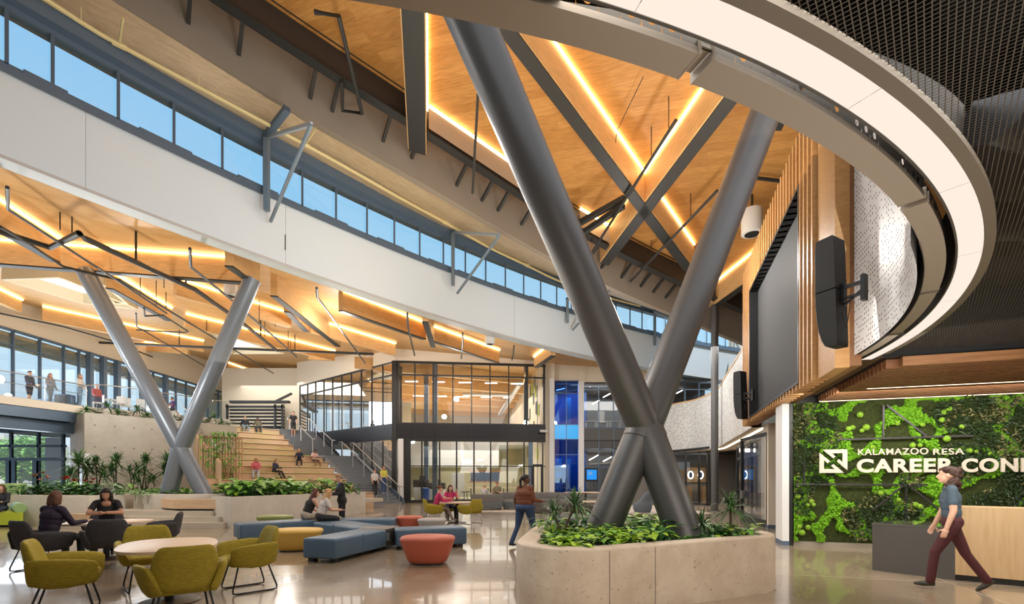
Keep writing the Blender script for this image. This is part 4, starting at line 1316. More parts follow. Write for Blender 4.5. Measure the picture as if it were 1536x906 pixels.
b = MB(); b.box((-27.5, 18, ZD - .75), (8, 30, .1)); struct(b.build('ceiling_under_balcony', M['taupe_dk'], smooth=0))
# glass balustrade
br = thing('glass_balustrade', 'glass and steel railing along the balcony edge', 'railing', bal[1] + V(0, 0, ZD))
pts = [bal[0] + V(-.1, 0, ZD), bal[1] + V(-.1, 0, ZD), bal[2] + V(-.1, 0, ZD)]
b = MB(); b.tube([p + V(0, 0, 1.07) for p in pts], .025, 8); b.tube([p + V(0, 0, .6) for p in pts], .015, 6)
b.build('rail', M['chrome'], br)
for i in range(2):
    a, c = pts[i], pts[i + 1]
    n = max(2, int((c - a).length / 1.5))
    for k in range(n + 1):
        p = a + (c - a) * (k / n)
        if p.y < 15: continue
        b = MB(); b.tube([p, p + V(0, 0, 1.07)], .018, 6); b.build('baluster', M['chrome'], br)
    b = MB(); b.quad(a, c, c + V(0, 0, 1.0), a + V(0, 0, 1.0)); b.build('glass_panel', M['glass'], br, smooth=0)
a, c = pts[2], V(-17.4, 29.5, ZD)
b = MB(); b.tube([a + V(0, 0, 1.07), a + V(-.3, 1.2, 1.35), a + V(.6, 1.6, 1.3), c + V(0, 0, 1.07)], .025, 8); b.build('rail', M['chrome'], br)
b = MB(); b.quad(a + V(.6, 1.6, .2), c, c + V(0, 0, 1.0), a + V(.6, 1.6, 1.2)); b.build('glass_panel', M['glass'], br, smooth=0)
# tall window wall of the balcony
XW = -26.5
ys = [18.5, 19.9, 21.3, 22.7, 24.1, 25.6, 27.06, 28.5, 29.5, 30.2, 31.2, 32.3, 33.4, 34.5, 35.6, 36.8, 38, 39.2, 40.5, 42, 43.5, 45]
HW = lambda y: 9.45 + 0.004 * (y - 25)
for k in range(len(ys) - 1):
    y0, y1 = ys[k], ys[k + 1]
    w = bpy.data.objects.new('window_%d' % (60 + k), None); COL.objects.link(w); struct(w)
    b = MB(); b.quad(V(XW, y0, ZD), V(XW, y1, ZD), V(XW, y1, HW(y1)), V(XW, y0, HW(y0))); b.build('pane', M['glass'], w, smooth=0)
    b = MB(); b.box((XW + .06, y0, (ZD + HW(y0)) / 2), (.16, .07, HW(y0) - ZD))
    if k in (9, 10, 11, 13, 15): b.box((XW + .12, y0, (ZD + HW(y0)) / 2), (.3, .26, HW(y0) - ZD))
    b.box((XW + .06, (y0 + y1) / 2, HW(y0) - .03), (.16, y1 - y0, .12)); b.box((XW + .06, (y0 + y1) / 2, HW(y0) - .85), (.12, y1 - y0, .06))
    b.box((XW + .06, (y0 + y1) / 2, ZD + .05), (.16, y1 - y0, .1))
    b.build('window_frame', M['bluesteel'], w, smooth=0)
b = MB()
b.loft([[V(XW + .1, y, HW(y) - .02), V(XW + .1, y, LC(XW, y) + .05)] for y in (8, 20, 30, 40, 48)])
struct(b.build('wall_window_header', M['cream'], smooth=0))
b = MB(); b.quad(V(-31, 48, 0), V(-10, 48, 0), V(-10, 48, 12), V(-31, 48, 12)); struct(b.build('wall_far_back', M['beige'], smooth=0))
b = MB(); b.quad(V(XW, 48, ZD), V(XW, 45, ZD), V(XW, 45, 11), V(XW, 48, 11)); struct(b.build('wall_far_side', M['cream'], smooth=0))
# roof overhang outside
b = MB(); b.prism([(XW - .1, 8), (XW - 2.6, 8), (XW - 2.6, 47), (XW - .1, 47)], 9.1, 9.3); struct(b.build('roof_overhang', M['deck'], smooth=0))

# ---------------------------------------------------------------- ground floor entrance wall under the balcony
YD = 26.0
xs = [-36, -33.5, -31, -29.0, -27.2, -25.6, -24.1]
hdr = [0.0, 2.70, 3.30, 4.15]
dw = bpy.data.objects.new('door_1', None); COL.objects.link(dw); struct(dw)
b = MB(); b.quad(V(-36, YD, 0.0), V(-24.1, YD, 0.0), V(-24.1, YD, 4.15), V(-36, YD, 4.15)); b.build('pane', M['glass'], dw, smooth=0)
b = MB()
for x in (*[at(p, 700, YD).x for p in (17, 58, 95, -25, -70)],):
    b.box((x, YD, 2.1), (.12, .14, 4.2))
for z in (2.62, 3.33, 4.12): b.box((-30, YD, z), (12, .14, .12))
for x0, x1 in ((at(10, 0, YD).x, at(24, 0, YD).x), (at(50, 0, YD).x, at(60, 0, YD).x)):
    b.box(((x0 + x1) / 2, YD - .02, 1.35), (x1 - x0, .1, 2.6))
b.box((-28, YD - .02, .2), (8, .1, .5)); b.box((-28, YD - .02, 2.62), (8, .12, .16))
b.build('door_frame', M['bluesteel'], dw, smooth=0)
b = MB(); b.box((-31, YD, 5.0), (14, .2, 1.7)); b.box((-31, YD - .4, 4.6), (14, .5, .35)); struct(b.build('wall_over_entrance', M['bluesteel'], smooth=0))
b = MB(); b.prism([(at(70, 0, YD + 1.5).x, YD + 1.4), (at(93, 0, YD + 1.5).x, YD + 1.4), (at(93, 0, YD + 1.5).x, YD + 1.6), (at(70, 0, YD + 1.5).x, YD + 1.6)], 0, 3.9)
struct(b.build('wall_outer_panel', mat('pale_blue_panel', (.55, .62, .75), .6), smooth=0))

# ---------------------------------------------------------------- concrete wall carrying the upper planter
CWP = [V(-22.4, 24.5, 0), V(-20.35, 23.0, 0), V(-16.4, 28.8, 0)]
b = MB()
topz = lambda x, y: 4.72
def cwall(a, c, th, z0, z1):
    n = V(-(c - a).y, (c - a).x, 0).normalized()
    b.prism([(p.x, p.y) for p in (a, c, c + n * th, a + n * th)], z0, z1)
cwall(CWP[1], CWP[2], .35, .45, 4.72)
cwall(CWP[0], CWP[1], .35, 2.75, 4.72)
struct(b.build('wall_concrete', M['conc'], smooth=0))
b = MB(); cwall(CWP[0] + V(.02, -.02, 0), CWP[1] + V(0.02, -.02, 0), .3, 2.05, 2.75); struct(b.build('trim_white_band', M['white'], smooth=0))
b = MB(); cwall(CWP[0], CWP[0] + (CWP[1] - CWP[0]) * .12, .3, 0, 2.05); cwall(CWP[1] - (CWP[1] - CWP[0]) * .1, CWP[1], .3, 0, 2.05); struct(b.build('wall_niche_pier', M['conc'], smooth=0))
b = MB()
for k in range(4): p = CWP[0] + (CWP[1] - CWP[0]) * (.45 + .12 * k); b.box(p + V(.25, .35, 1.3), (.1, .1, 1.5))
tag(b.build('wood_slat_screen', M['trellis'], smooth=0), 'little wooden slat screen in the niche under the concrete wall end', 'screen')
# tie holes and pour lines
b = MB()
d = (CWP[2] - CWP[1]); n = V(d.y, -d.x, 0).normalized()
for i in range(9):
    for j in range(4):
        p = CWP[1] + d * ((i + .5) / 9) + n * .003 + V(0, 0, 1.0 + j * 1.05)
        t = d.normalized() * .045
        b.add([p + t * cos(2 * pi * k / 8) + V(0, 0, .045 * sin(2 * pi * k / 8)) for k in range(8)], [tuple(range(8))])
struct(b.build('trim_tie_hole', mat('tie_hole', (.22, .2, .17), .9), smooth=0))
# upper planter trough on top
b = MB(); cwall(CWP[1] + V(-.4, .5, 0), CWP[2] + V(-.4, .5, 0), .9, 4.3, 4.8); struct(b.build('trim_upper_trough', M['conc'], smooth=0))

# ================================================================ bleacher, stairs, glass box
C0 = V(-7.65, 31.5, 0)
A_ = V(-.77, .64, 0).normalized(); E_ = V(.64, .77, 0).normalized()
BP = lambda t, s, z=0.0: V(*(C0 + A_ * t - E_ * s).xy, z)
TT = [-1.4, .75, 1.55] + [2.3 + .68 * k for k in range(9)]
TZ = [.76, 1.14, 1.5] + [1.9 + .38 * k for k in range(9)]
bl = thing('bleacher_seating', 'wide stepped wooden bleacher with lime cushions beside the stairs', 'bleacher seating', BP(3, 6))
SL = 9.8
for k in range(len(TT)):
    t0 = TT[k]; t1 = TT[k + 1] + .05 if k + 1 < len(TT) else 12.5
    s0 = 2.55 if TZ[k] < 3.2 else 3.9
    s1 = SL if k > 1 else SL + .3
    b = MB(); b.prism([(p.x, p.y) for p in (BP(t0, s0), BP(t0, s1), BP(12.5 if k == len(TT) - 1 else t1 + .6, s1), BP(12.5 if k == len(TT) - 1 else t1 + .6, s0))], 0 if k < 3 else TZ[k] - .55, TZ[k])
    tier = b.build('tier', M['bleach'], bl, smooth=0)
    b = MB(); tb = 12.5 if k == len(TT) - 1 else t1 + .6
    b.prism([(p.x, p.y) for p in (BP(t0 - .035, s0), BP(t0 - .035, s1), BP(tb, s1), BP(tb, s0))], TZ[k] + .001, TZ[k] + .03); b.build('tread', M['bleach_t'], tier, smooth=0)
    b = MB(); b.prism([(p.x, p.y) for p in (BP(t0 - .012, s0 + .01), BP(t0 - .012, s1), BP(t0 + .1, s1), BP(t0 + .1, s0 + .01))], TZ[k] - .045, TZ[k]); b.build('painted_nosing_shade', M['slat_in'], tier, smooth=0)  # dark strip painted in for the shade under each tread nosing
    # lime cushions in front of risers
    if k >= 2:
        for (f0, f1) in (((.12, .38), (.5, .9)), ((.05, .3), (.42, .62)), ((.3, .75),))[k % 3]:
            b = MB(); a = s0 + (s1 - s0) * f0; c = s0 + (s1 - s0) * f1
            b.prism([(p.x, p.y) for p in (BP(t0 + .1, a), BP(t0 + .1, c), BP(t0 + .5, c), BP(t0 + .5, a))], TZ[k] + .02, TZ[k] + .06)
            b.build('seat_pad', M['lime_cush'], tier, smooth=0)
b = MB()
pl = [BP(TT[k], SL + .02, TZ[k]) for k in range(2, len(TT))]
side = [BP(1.2, SL + .02, 0)] + [BP(1.2, SL + .02, 2.4)] + [BP(8.4, SL + .02, 5.75), BP(9.5, SL + .02, 5.75), BP(9.5, SL + .02, 0)]
o = -E_ * .12
n = len(side)
b.add(side + [p + o for p in side], [tuple(range(n))[::-1], tuple(range(n, 2 * n))] + [(i, (i + 1) % n, n + (i + 1) % n, n + i) for i in range(n)])
b.build('side_wall', M['bleach'], bl, smooth=0)
b = MB()
for k in range(3):
    b.prism([(p.x, p.y) for p in (BP(.4 + k * .5, SL + .15), BP(.4 + k * .5, SL + 1.2 - k * .25), BP(2.4, SL + 1.2 - k * .25), BP(2.4, SL + .15))], .5 + .35 * k, .86 + .35 * k)
b.build('corner_step', M['bleach'], bl, smooth=0)
b = MB(); b.tube([BP(1.4, SL - .1, 2.9), BP(4, SL - .1, 4.1), BP(8.3, SL - .1, 6.3)], .03, 6); b.build('handrail', M['chrome'], bl)

# stairs
st = thing('staircase', 'wide slate gray staircase climbing between the bleacher and the glass box', 'stairs', BP(0, 1.4))
n1 = 19
for k in range(n1):
    z = 3.16 * (k + 1) / n1; t0 = -1.15 + .29 * k
    t1 = -1.15 + .29 * n1 + 1.2
    b = MB(); b.prism([(p.x, p.y) for p in (BP(t0, .28), BP(t0, 2.55), BP(t1 if k == n1 - 1 else t0 + .6, 3.9 if k == n1 - 1 else 2.55), BP(t1 if k == n1 - 1 else t0 + .6, .28))], z - .166, z - .03, 0)
    b.prism([(p.x, p.y) for p in (BP(t0 - .02, .28), BP(t0 - .02, 2.55), BP(t1 if k == n1 - 1 else t0 + .6, 3.9 if k == n1 - 1 else 2.55), BP(t1 if k == n1 - 1 else t0 + .6, .28))], z - .03, z, 1)
    b.build('step', [M['stair_r'], M['stair']], st, smooth=0)
n2 = 11
for k in range(n2):
    z = 3.16 + 1.9 * (k + 1) / n2; t0 = 4.9 + .29 * k
    b = MB(); b.prism([(p.x, p.y) for p in (BP(t0, 1.2), BP(t0, 3.9), BP(t0 + .6, 3.9), BP(t0 + .6, 1.2))], z - .173, z)
    b.build('upper_step', M['stair'], st, smooth=0)
b = MB()
for s in (.2,):
    pts_ = [BP(-1.3, s, -.05), BP(-1.1, s, .35), BP(4.4, s, 3.45), BP(4.4, s, 3.0), BP(-.6, s, 0)]
    b.add(pts_ + [p + E_ * .06 for p in pts_], [tuple(range(5)), tuple(range(5, 10))[::-1]] + [(i, (i + 1) % 5, 5 + (i + 1) % 5, 5 + i) for i in range(5)])
b.build('stringer', M['bluesteel'], st, smooth=0)
b = MB()
pts_ = [BP(4.8, 1.15, 3.3), BP(8.2, 1.15, 5.35), BP(8.2, 1.15, 4.6), BP(4.8, 1.15, 2.8)]
b.add(pts_ + [p + E_ * .06 for p in pts_], [(0, 1, 2, 3), (7, 6, 5, 4)] + [(i, (i + 1) % 4, 4 + (i + 1) % 4, 4 + i) for i in range(4)])
b.build('stringer', M['black'], st, smooth=0)
def handrail(label, s, t0, z0, t1, z1, posts):
    h = thing('stair_handrail', label, 'handrail', BP(t0, s, z0))
    b = MB(); b.tube([BP(t0 - .35, s, z0 + .92), BP(t0, s, z0 + .95), BP(t1, s, z1 + .95), BP(t1 + .35, s, z1 + .95), BP(t1 + .35, s, z1 + .75)], .03, 8); b.build('rail', M['chrome'], h)
    for k in range(posts):
        f = k / (posts - 1)
        p = BP(t0 + (t1 - t0) * f, s, z0 + (z1 - z0) * f)
        b = MB(); b.tube([p - V(0, 0, .05), p + V(0, 0, .95)], .025, 6); b.build('post', M['chrome'], h)
handrail('lower stair handrail beside the glass box', .38, -1.0, .15, 4.2, 3.16, 5)
handrail('middle handrail of the lower stair flight', 1.25, -1.0, .15, 4.2, 3.16, 5)
handrail('handrail of the upper stair flight on the bleacher side', 3.0, 4.9, 3.3, 8.1, 5.05, 3)
handrail('handrail of the upper stair flight on the glass box side', 1.6, 4.9, 3.3, 8.1, 5.05, 4)

# glass box
ZB = 9.25; ZF = 5.05
CR = at(818, 600, 32.6)
CR = V(CR.x, CR.y, 0)
fd = (CR - C0).normalized(); fn = V(fd.y, -fd.x, 0)
gb = thing('glass_box', 'two-storey glass walled workshop with black frames and dark spandrel band', 'glass room', C0)
gb['kind'] = 'structure'
FBX = lambda px, z, off=0.0: (lambda q: (lambda s: V(C0.x + fd.x * s + fn.x * off, C0.y + fd.y * s + fn.y * off, z))((q * C0.y - C0.x) / (fd.x - q * fd.y)))((px - CX) / F)
zt2 = CH + (HY - 563) / F * 31.7
b = MB()
b.quad(FBX(593, 0), FBX(817, 0), FBX(817, 4.15), FBX(593, 4.15)); b.quad(FBX(593, ZF + .2), FBX(817, ZF + .2), FBX(817, ZB), FBX(593, ZB))
b.build('front_glazing', M['glass_d'], gb, smooth=0)
b = MB()
for x in (597.5, 622.5, 650, 679.5, 707.5, 735, 763, 790, 816):
    w = .14 if x in (597.5, 790, 816) else .075
    b.bar(FBX(x, ZF), FBX(x, ZB), w, .12) if False else b.box(FBX(x, (ZF + ZB) / 2, .03), (w, .14, ZB - ZF))
for x in (633, 659.5, 685, 711, 736, 761, 786, 814):
    b.box(FBX(x, 2.08, .03), (.09, .14, 4.15))
for z in (ZB - .06, zt2, ZF + .15):
    b.bar(FBX(592, z, .03), FBX(818, z, .03), .14, .1 if z != ZB - .06 else .16)
for z, h in ((4.1, .12), (2.42, .06), (.1, .2)):
    b.bar(FBX(606, z, .03), FBX(818, z, .03), .14, h)
b.box(FBX(610.5, 2.1, .04), (.5, .12, 4.2))
b.build('front_frame', M['black'], gb, smooth=0)
b = MB(); b.bar(FBX(592, 4.65, .02), FBX(818, 4.65, .02), .2, 1.05); b.build('spandrel', M['spandrel'], gb, smooth=0)
b = MB()
for x in (622.5, 651, 679, 707, 735, 763, 790): b.box(FBX(x, 4.65, .13), (.02, .02, 1.0))
b.bar(FBX(592, 4.14, .1), FBX(818, 4.14, .1), .1, .08)
b.build('spandrel_joint', M['dark'], gb, smooth=0)
b = MB(); b.box(FBX(796, 2.0, -.05), (.3, .2, 4.1)); b.box(FBX(652, ZB / 2, -.5), (.32, .32, ZB)); b.box(FBX(790, (ZF + ZB) / 2, -.3), (.3, .3, ZB - ZF)); b.box(FBX(635, ZB / 2, -3), (.3, .3, ZB)); b.build('steel_post', M['bluesteel'], gb, smooth=0)
b = MB()
b.bar(FBX(798, 1.2, .06), FBX(798, 1.2, .06) + V(0, 0, 1.25), .1, .1); 
b.box(FBX(800, 1.25, .06), (.1, .08, 2.5)); b.box(FBX(812, 1.25, .06), (.1, .08, 2.5)); b.box(FBX(806, 2.5, .06), (.7, .08, .12)); b.build('door_frame', M['black'], gb, smooth=0)
# side glazing along the stairs
b = MB()
LL = 12.6
b.quad(BP(0, 0, 0), BP(LL, 0, 0), BP(LL, 0, 4.15), BP(0, 0, 4.15)); b.quad(BP(0, 0, ZF + .1), BP(LL, 0, ZF + .1), BP(LL, 0, ZB), BP(0, 0, ZB))
b.build('side_glazing', M['glass_r'], gb, smooth=0)
b = MB()
for k in range(11):
    p = BP(LL * k / 10, 0, 0); b.box((p.x, p.y, 2.05), (.1, .1, 4.1)); b.box((p.x, p.y, (ZF + ZB) / 2), (.1, .1, ZB - ZF))
for z in (ZB - .06, ZF + .1, zt2, ): b.bar(BP(0, 0, z), BP(LL, 0, z), .12, .1)
b.box(BP(0, 0, ZB / 2), (.3, .3, ZB))
b.build('side_frame', M['black'], gb, smooth=0)
b = MB(); b.bar(BP(0, 0, 4.62), BP(LL, 0, 4.62), .14, .95); b.build('side_spandrel', M['spandrel'], gb, smooth=0)
b = MB()
for k in range(8): p = BP(1 + LL * k / 8, -1.2, 0); b.box((p.x, p.y, (ZF + ZB) / 2), (.26, .12, ZB - ZF)); 
b.build('inner_fin', M['taupe_dk'], gb, smooth=0)
b = MB(); p = FBX(602, 2.1, .12); b.box(p, (.32, .3, 4.15)); struct(b.build('trim_white_post', M['white'], smooth=0))
# bulkhead above
b = MB()
def uptoroof(a, c, z): b.quad(V(a.x, a.y, z), V(c.x, c.y, z), V(c.x, c.y, LC(c.x, c.y) + .1), V(a.x, a.y, LC(a.x, a.y) + .1))
uptoroof(FBX(592, 0, .02), FBX(818, 0, .02), ZB); uptoroof(BP(0, .02), BP(LL + .5, .02), ZB)
uptoroof(BP(LL, .02), BP(LL, -4), 0)
struct(b.build('wall_over_glass_box', M['cream'], smooth=0))
# inside the box: a tall workshop below, a deep upper hall behind the spandrel
In = lambda s, d, z: V(C0.x + fd.x * s - fn.x * d, C0.y + fd.y * s - fn.y * d, z)
DEEP = 27.0
b = MB(); b.quad(In(-7, 12, 0), In(13, 12, 0), In(13, 12, 4.6), In(-7, 12, 4.6)); struct(b.build('wall_workshop_back', M['beige'], smooth=0))
b = MB(); b.quad(In(-16, DEEP, 4.5), In(13, DEEP, 4.5), In(13, DEEP, 11), In(-16, DEEP, 11)); struct(b.build('wall_upper_hall_back', M['cream'], smooth=0))
b = MB(); b.quad(In(10.0, .2, 0), In(10.0, DEEP, 0), In(10.0, DEEP, 10.5), In(10.0, .2, 10.5)); struct(b.build('wall_workshop_side', M['cream'], smooth=0))
b = MB(); b.quad(In(-6, 12, .012), In(10, 12, .012), In(10, .15, .012), In(0, .15, .012)); struct(b.build('floor_workshop', M['indoor_floor'], smooth=0))
b = MB(); b.prism([(p.x, p.y) for p in (In(-5, 7, 0), In(7.4, 7, 0), In(7.4, 7.3, 0), In(-5, 7.3, 0))], 2.55, 4.35); struct(b.build('wall_mezzanine_parapet', M['white'], smooth=0))
b = MB(); b.prism([(p.x, p.y) for p in (In(-5, 7.01, 0), In(9.9, 7.01, 0), In(9.9, DEEP, 0), In(-14, DEEP, 0))], 4.36, 4.55); struct(b.build('ceiling_mezzanine', M['white'], smooth=0))
b = MB(); b.quad(In(-16, DEEP, 10.2), In(13, DEEP, 10.2), In(13, -.3, 9.6), In(-1, -.3, 10.1)); struct(b.build('ceiling_workshop', M['wood_ceiling_low'], smooth=0))
for k in range(6):
    d = 3.0 + 4.0 * k
    b = MB(); b.bar(In(-1.2 - .55 * d, d - 1.5, 9.45), In(9.8, d + 2.5, 9.35), .3, .75)
    tag(b.build('glulam_beam', M['glulam'], smooth=0), '%s timber beam inside the upper storey of the glass workshop, counting from its glass front' % nth(k), 'beam', 'beams in the glass workshop')
for k, (s0, d) in enumerate(((2.4, 11.5), (6.2, 12.5), (-2.0, 17.5), (5.5, 20.5))):
    P = [In(s0, d, 9.72), In(s0 + 3.0, d + .5, 9.72), In(s0 + 3.0, d + 2.4, 9.72), In(s0, d + 1.9, 9.72)]
    t = thing('skylight', '%s bright skylight inside the upper storey of the glass workshop, counting from its glass front' % nth(k), 'skylight', P[0], group='skylights in the glass workshop')
    b = MB(); b.add(P, [(0, 1, 2, 3)]); b.build('bright_panel', M['sky_panel'], t, smooth=0)
    b = MB()
    for i_ in range(4): b.bar(P[i_], P[(i_ + 1) % 4], .14, .5)
    b.build('cream_curb', M['creamw'], t, smooth=0)
b = MB(); b.tube([In(8.6, 3, 8.6), In(8.6, 20, 8.6)], .22, 12); b.tube([In(8.6, 8, 8.6), In(4.5, 8, 8.6)], .16, 10)
tag(b.build('air_duct', M['chrome']), 'shiny round air duct inside the upper storey of the glass workshop', 'duct')
rr_ = random.Random(3)
b0 = None
panels = []
for k in range(26):
    y = rr_.uniform(.6, 9); z = rr_.uniform(2.8, 9); 
    b = MB(); p = In(9.96, y, z); q = In(9.96, y + .55, z)
    b.quad(p, q, q + V(0, 0, .9), p + V(0, 0, .9))
    panels.append(('wall_tile', b, M['lime_cush'] if k % 4 == 0 else M['grayfab'], p))
panels.sort(key=lambda a: -a[3].z)
pw = thing('acoustic_tile_array', 'scatter of gray and lime tiles on the side wall inside the glass workshop', 'wall panels', In(9.9, 4, 5))
for nm, b, m_, p in panels: b.build(nm, m_, pw, smooth=0)
for k in range(10):
    i, j = k % 5, k // 5
    p = In(.8 + i * 1.9, 3.0 + j * 6.0, 8.55)
    b = MB(); b.box(p, (.9, .16, .05))
    tag(b.build('linear_light', M['fix'], smooth=0), '%s short white light hanging inside the upper storey of the glass workshop' % nth(k), 'light', 'lights in the glass workshop')
# workshop furniture glimpsed through the glass
def printer(label, px, w, h, m):
    p = FBX(px, 0, -3.0)
    t = thing('shop_printer', label, 'printer', p)
    b = MB(); b.rbox(p + V(0, 0, h * .28), (w, .6, h * .56), .03); b.build('cabinet', M['white_pl'], t)
    b = MB(); b.rbox(p + V(0, 0, h * .72), (w * 1.1, .65, h * .3), .05); b.build('print_unit', M[m], t)
    b = MB(); b.rbox(p + V(w * .1, -.1, h * .95), (w * .4, .3, h * .16), .02); b.build('control_panel', M['dark'], t)
printer('white workshop printer with black top behind the glass, by the black panel', 627, 1.0, 1.75, 'dark')
printer('black workshop printer behind the glass, beside a blue bin', 650, 1.3, 1.5, 'dark')
p = FBX(634, 0, -2.4)
t = thing('recycling_bin', 'blue bin behind the glass between two printers', 'bin', p)
b = MB(); b.lathe([(.24, 0), (.30, .85), (.32, .9), (.3, .92)], 16, p, pw=5); b.build('bin_body', mat('blue_plastic', (.02, .09, .42), .4), t)
p = FBX(687, 0, -3)
t = thing('rolling_whiteboard', 'tall white rolling board behind the glass wall', 'whiteboard', p)
b = MB(); b.rbox(p + V(0, 0, 1.15), (.9, .06, 1.7), .02); b.build('board', M['white_pl'], t)
b = MB(); b.bar(p + V(-.5, 0, .12), p + V(.5, 0, .12), .05, .05); b.bar(p + V(0, -.35, .08), p + V(0, .35, .08), .05, .05); b.bar(p + V(0, 0, .1), p + V(0, 0, .4), .05, .05); b.build('base_frame', M['dark'], t, smooth=0)
for k, x in enumerate((697, 702)):
    p = FBX(x, 0, -2.6 - k)
    t = thing('work_stool', ('work stool beside' if k == 0 else 'second stool just past') + ' the white rolling board behind glass', 'stool', p)
    b = MB(); b.lathe([(.0, .6), (.2, .61), (.21, .66), (.0, .68)], 14, p); b.build('seat', M['dark'], t)
    b = MB(); b.tube([p + V(0, 0, .1), p + V(0, 0, .6)], .03)
    for j in range(5): b.tube([p + V(0, 0, .12), p + V(.28 * cos(j * 1.257), .28 * sin(j * 1.257), .05)], .02, 5)
    b.build('base', M['dark'], t)
p = FBX(738, 0, -4.5)
t = thing('work_counter', 'long bench with blue screens and red frame behind the glass', 'workbench', p)
b = MB(); b.box(p + V(1, 0, .9), (5.0, .7, .06)); b.build('worktop', M['tabletop'], t, smooth=0)
b = MB(); b.box(p + V(-.2, 0, 1.75), (2.2, .06, .7)); b.build('screen_panel', mat('blue_gray_screen', (.10, .14, .24), .5), t, smooth=0)
b = MB()
for z in (1.35, 2.15): b.box(p + V(-.2, 0, z), (2.6, .08, .05))
b.build('red_rail', mat('red_rail', (.5, .06, .03), .5), t, smooth=0)
b = MB()
for x in (-1.3, 0, 1.2, 3.2): b.box(p + V(x, .2, .45), (.07, .07, .9))
b.build('leg', M['dark'], t, smooth=0)

# far library corner above the bleacher
b = MB(); b.quad(V(-24.6, 41, 4.9), V(-15.5, 41, 4.9), V(-15.5, 41, 11), V(-24.6, 41, 11)); struct(b.build('wall_library', M['cream'], smooth=0))
p0, p1 = at(344, 640, 40.5), at(426, 640, 40.5)
lib = thing('library_shelf_opening', 'wide black-framed opening with pale shelves above the bleacher', 'shelf', p0)
zz = lambda y, Y=40.5: CH + (HY - y) / F * Y
b = MB()
for k in range(7): z = zz(640) + .1 + k * .28; b.box(((p0.x + p1.x) / 2, 40.4, z), (p1.x - p0.x, .3, .10))
b.build('shelf_board', M['cream'], lib, smooth=0)
b = MB(); b.box(((p0.x + p1.x) / 2, 40.6, zz(626)), (p1.x - p0.x, .1, 2.2)); b.build('shelf_back', M['dark'], lib, smooth=0)
b = MB(); b.box(((p0.x + p1.x) / 2, 40.2, zz(611)), (p1.x - p0.x + .2, .15, .15)); 
for x in (p0.x, p1.x, p0.x + (p1.x - p0.x) * .87): b.box((x, 40.2, zz(627)), (.14, .15, 2.2))
b.build('opening_frame', M['black'], lib, smooth=0)
q = at(390, 603, 39.5)
b = MB(); b.box(q, (4.8, .4, .2)); b.bar(q + V(1.2, 0, 0), q + V(2.6, 0, .7), .2, .15)
tag(b.build('cable_tray', M['dark'], smooth=0), 'dark cable tray with a raised end above the library opening', 'cable tray')
# ================================================================ right rear: cream wall, blue glass tower, offices, curved parapet
YR = 33.0
def slab(name, px0, px1, z0, z1, Y, th, m, kind=True):
    a, c = at(px0, 0, Y).x, at(px1, 0, Y).x
    b = MB(); b.box(((a + c) / 2, Y + th / 2, (z0 + z1) / 2), (c - a, th, z1 - z0))
    o = b.build(name, M[m], smooth=0)
    return struct(o) if kind else o
slab('wall_cream_rear', 817, 832, 0, 9.6, YR - .1, .6, 'cream')
slab('wall_cream_upper', 831, 1000, 8.15, 10.2, YR + .2, .4, 'cream')
slab('wall_cream_beside_tower', 868, 878, 8.15, 9.6, YR + .1, .5, 'cream')
slab('trim_white_pier', 824, 831, 0, 8.4, YR - .2, .5, 'white')
slab('trim_white_pier', 868, 876, 0, 8.2, YR - .2, .5, 'white')
tw = thing('blue_glass_tower', 'tall deep blue glass bay with a bright cyan band between white piers', 'glass bay', at(850, 700, YR)); tw['kind'] = 'structure'
X0, X1 = at(831, 0, YR).x, at(868, 0, YR).x
zc = lambda y: CH + (HY - y) / F * YR
b = MB(); b.quad(V(X0, YR, 0), V(X1, YR, 0), V(X1, YR, 8.3), V(X0, YR, 8.3)); b.build('blue_glazing', M['glass_blue'], tw, smooth=0)
b = MB(); b.box(((X0 + X1) / 2, YR - .03, (zc(637) + zc(659)) / 2), (X1 - X0, .06, zc(637) - zc(659))); b.build('cyan_band', M['cyan'], tw, smooth=0)
b = MB()
for z in (zc(637), zc(659), zc(682), 8.25, zc(590)): b.box(((X0 + X1) / 2, YR - .05, z), (X1 - X0, .05, .05))
b.box(((X0 + X1) / 2, YR - .05, 4.1), (.05, .05, 8.2)); b.build('mullion', M['bluesteel'], tw, smooth=0)
b = MB(); b.quad(V(X0 - 1, YR + 3, 0), V(X1 + 1, YR + 3, 0), V(X1 + 1, YR + 3, 9), V(X0 - 1, YR + 3, 9)); b.build('rear_wall', mat('blue_room', (.05, .12, .35), .6), tw, smooth=0)
b = MB()
for z in (1.2, 1.9, 2.6): b.box((X0 + .3, YR + 2, z), (.8, .4, .9))
b.box((X1 - .5, YR + 1.8, 1.6), (.35, .4, 2.8)); b.box((X1 - .5, YR + 1.8, 6.4), (.35, .4, 2.0)); b.build('shelving', mat('teal_shelf', (.1, .45, .6), .5), tw, smooth=0)
b = MB(); b.bar(V(X0 + .3, YR + 1.5, 7.9), V(X0 + .9, YR + 1.5, 8.05), .06, .05); b.build('strip_light', M['fix'], tw, smooth=0)
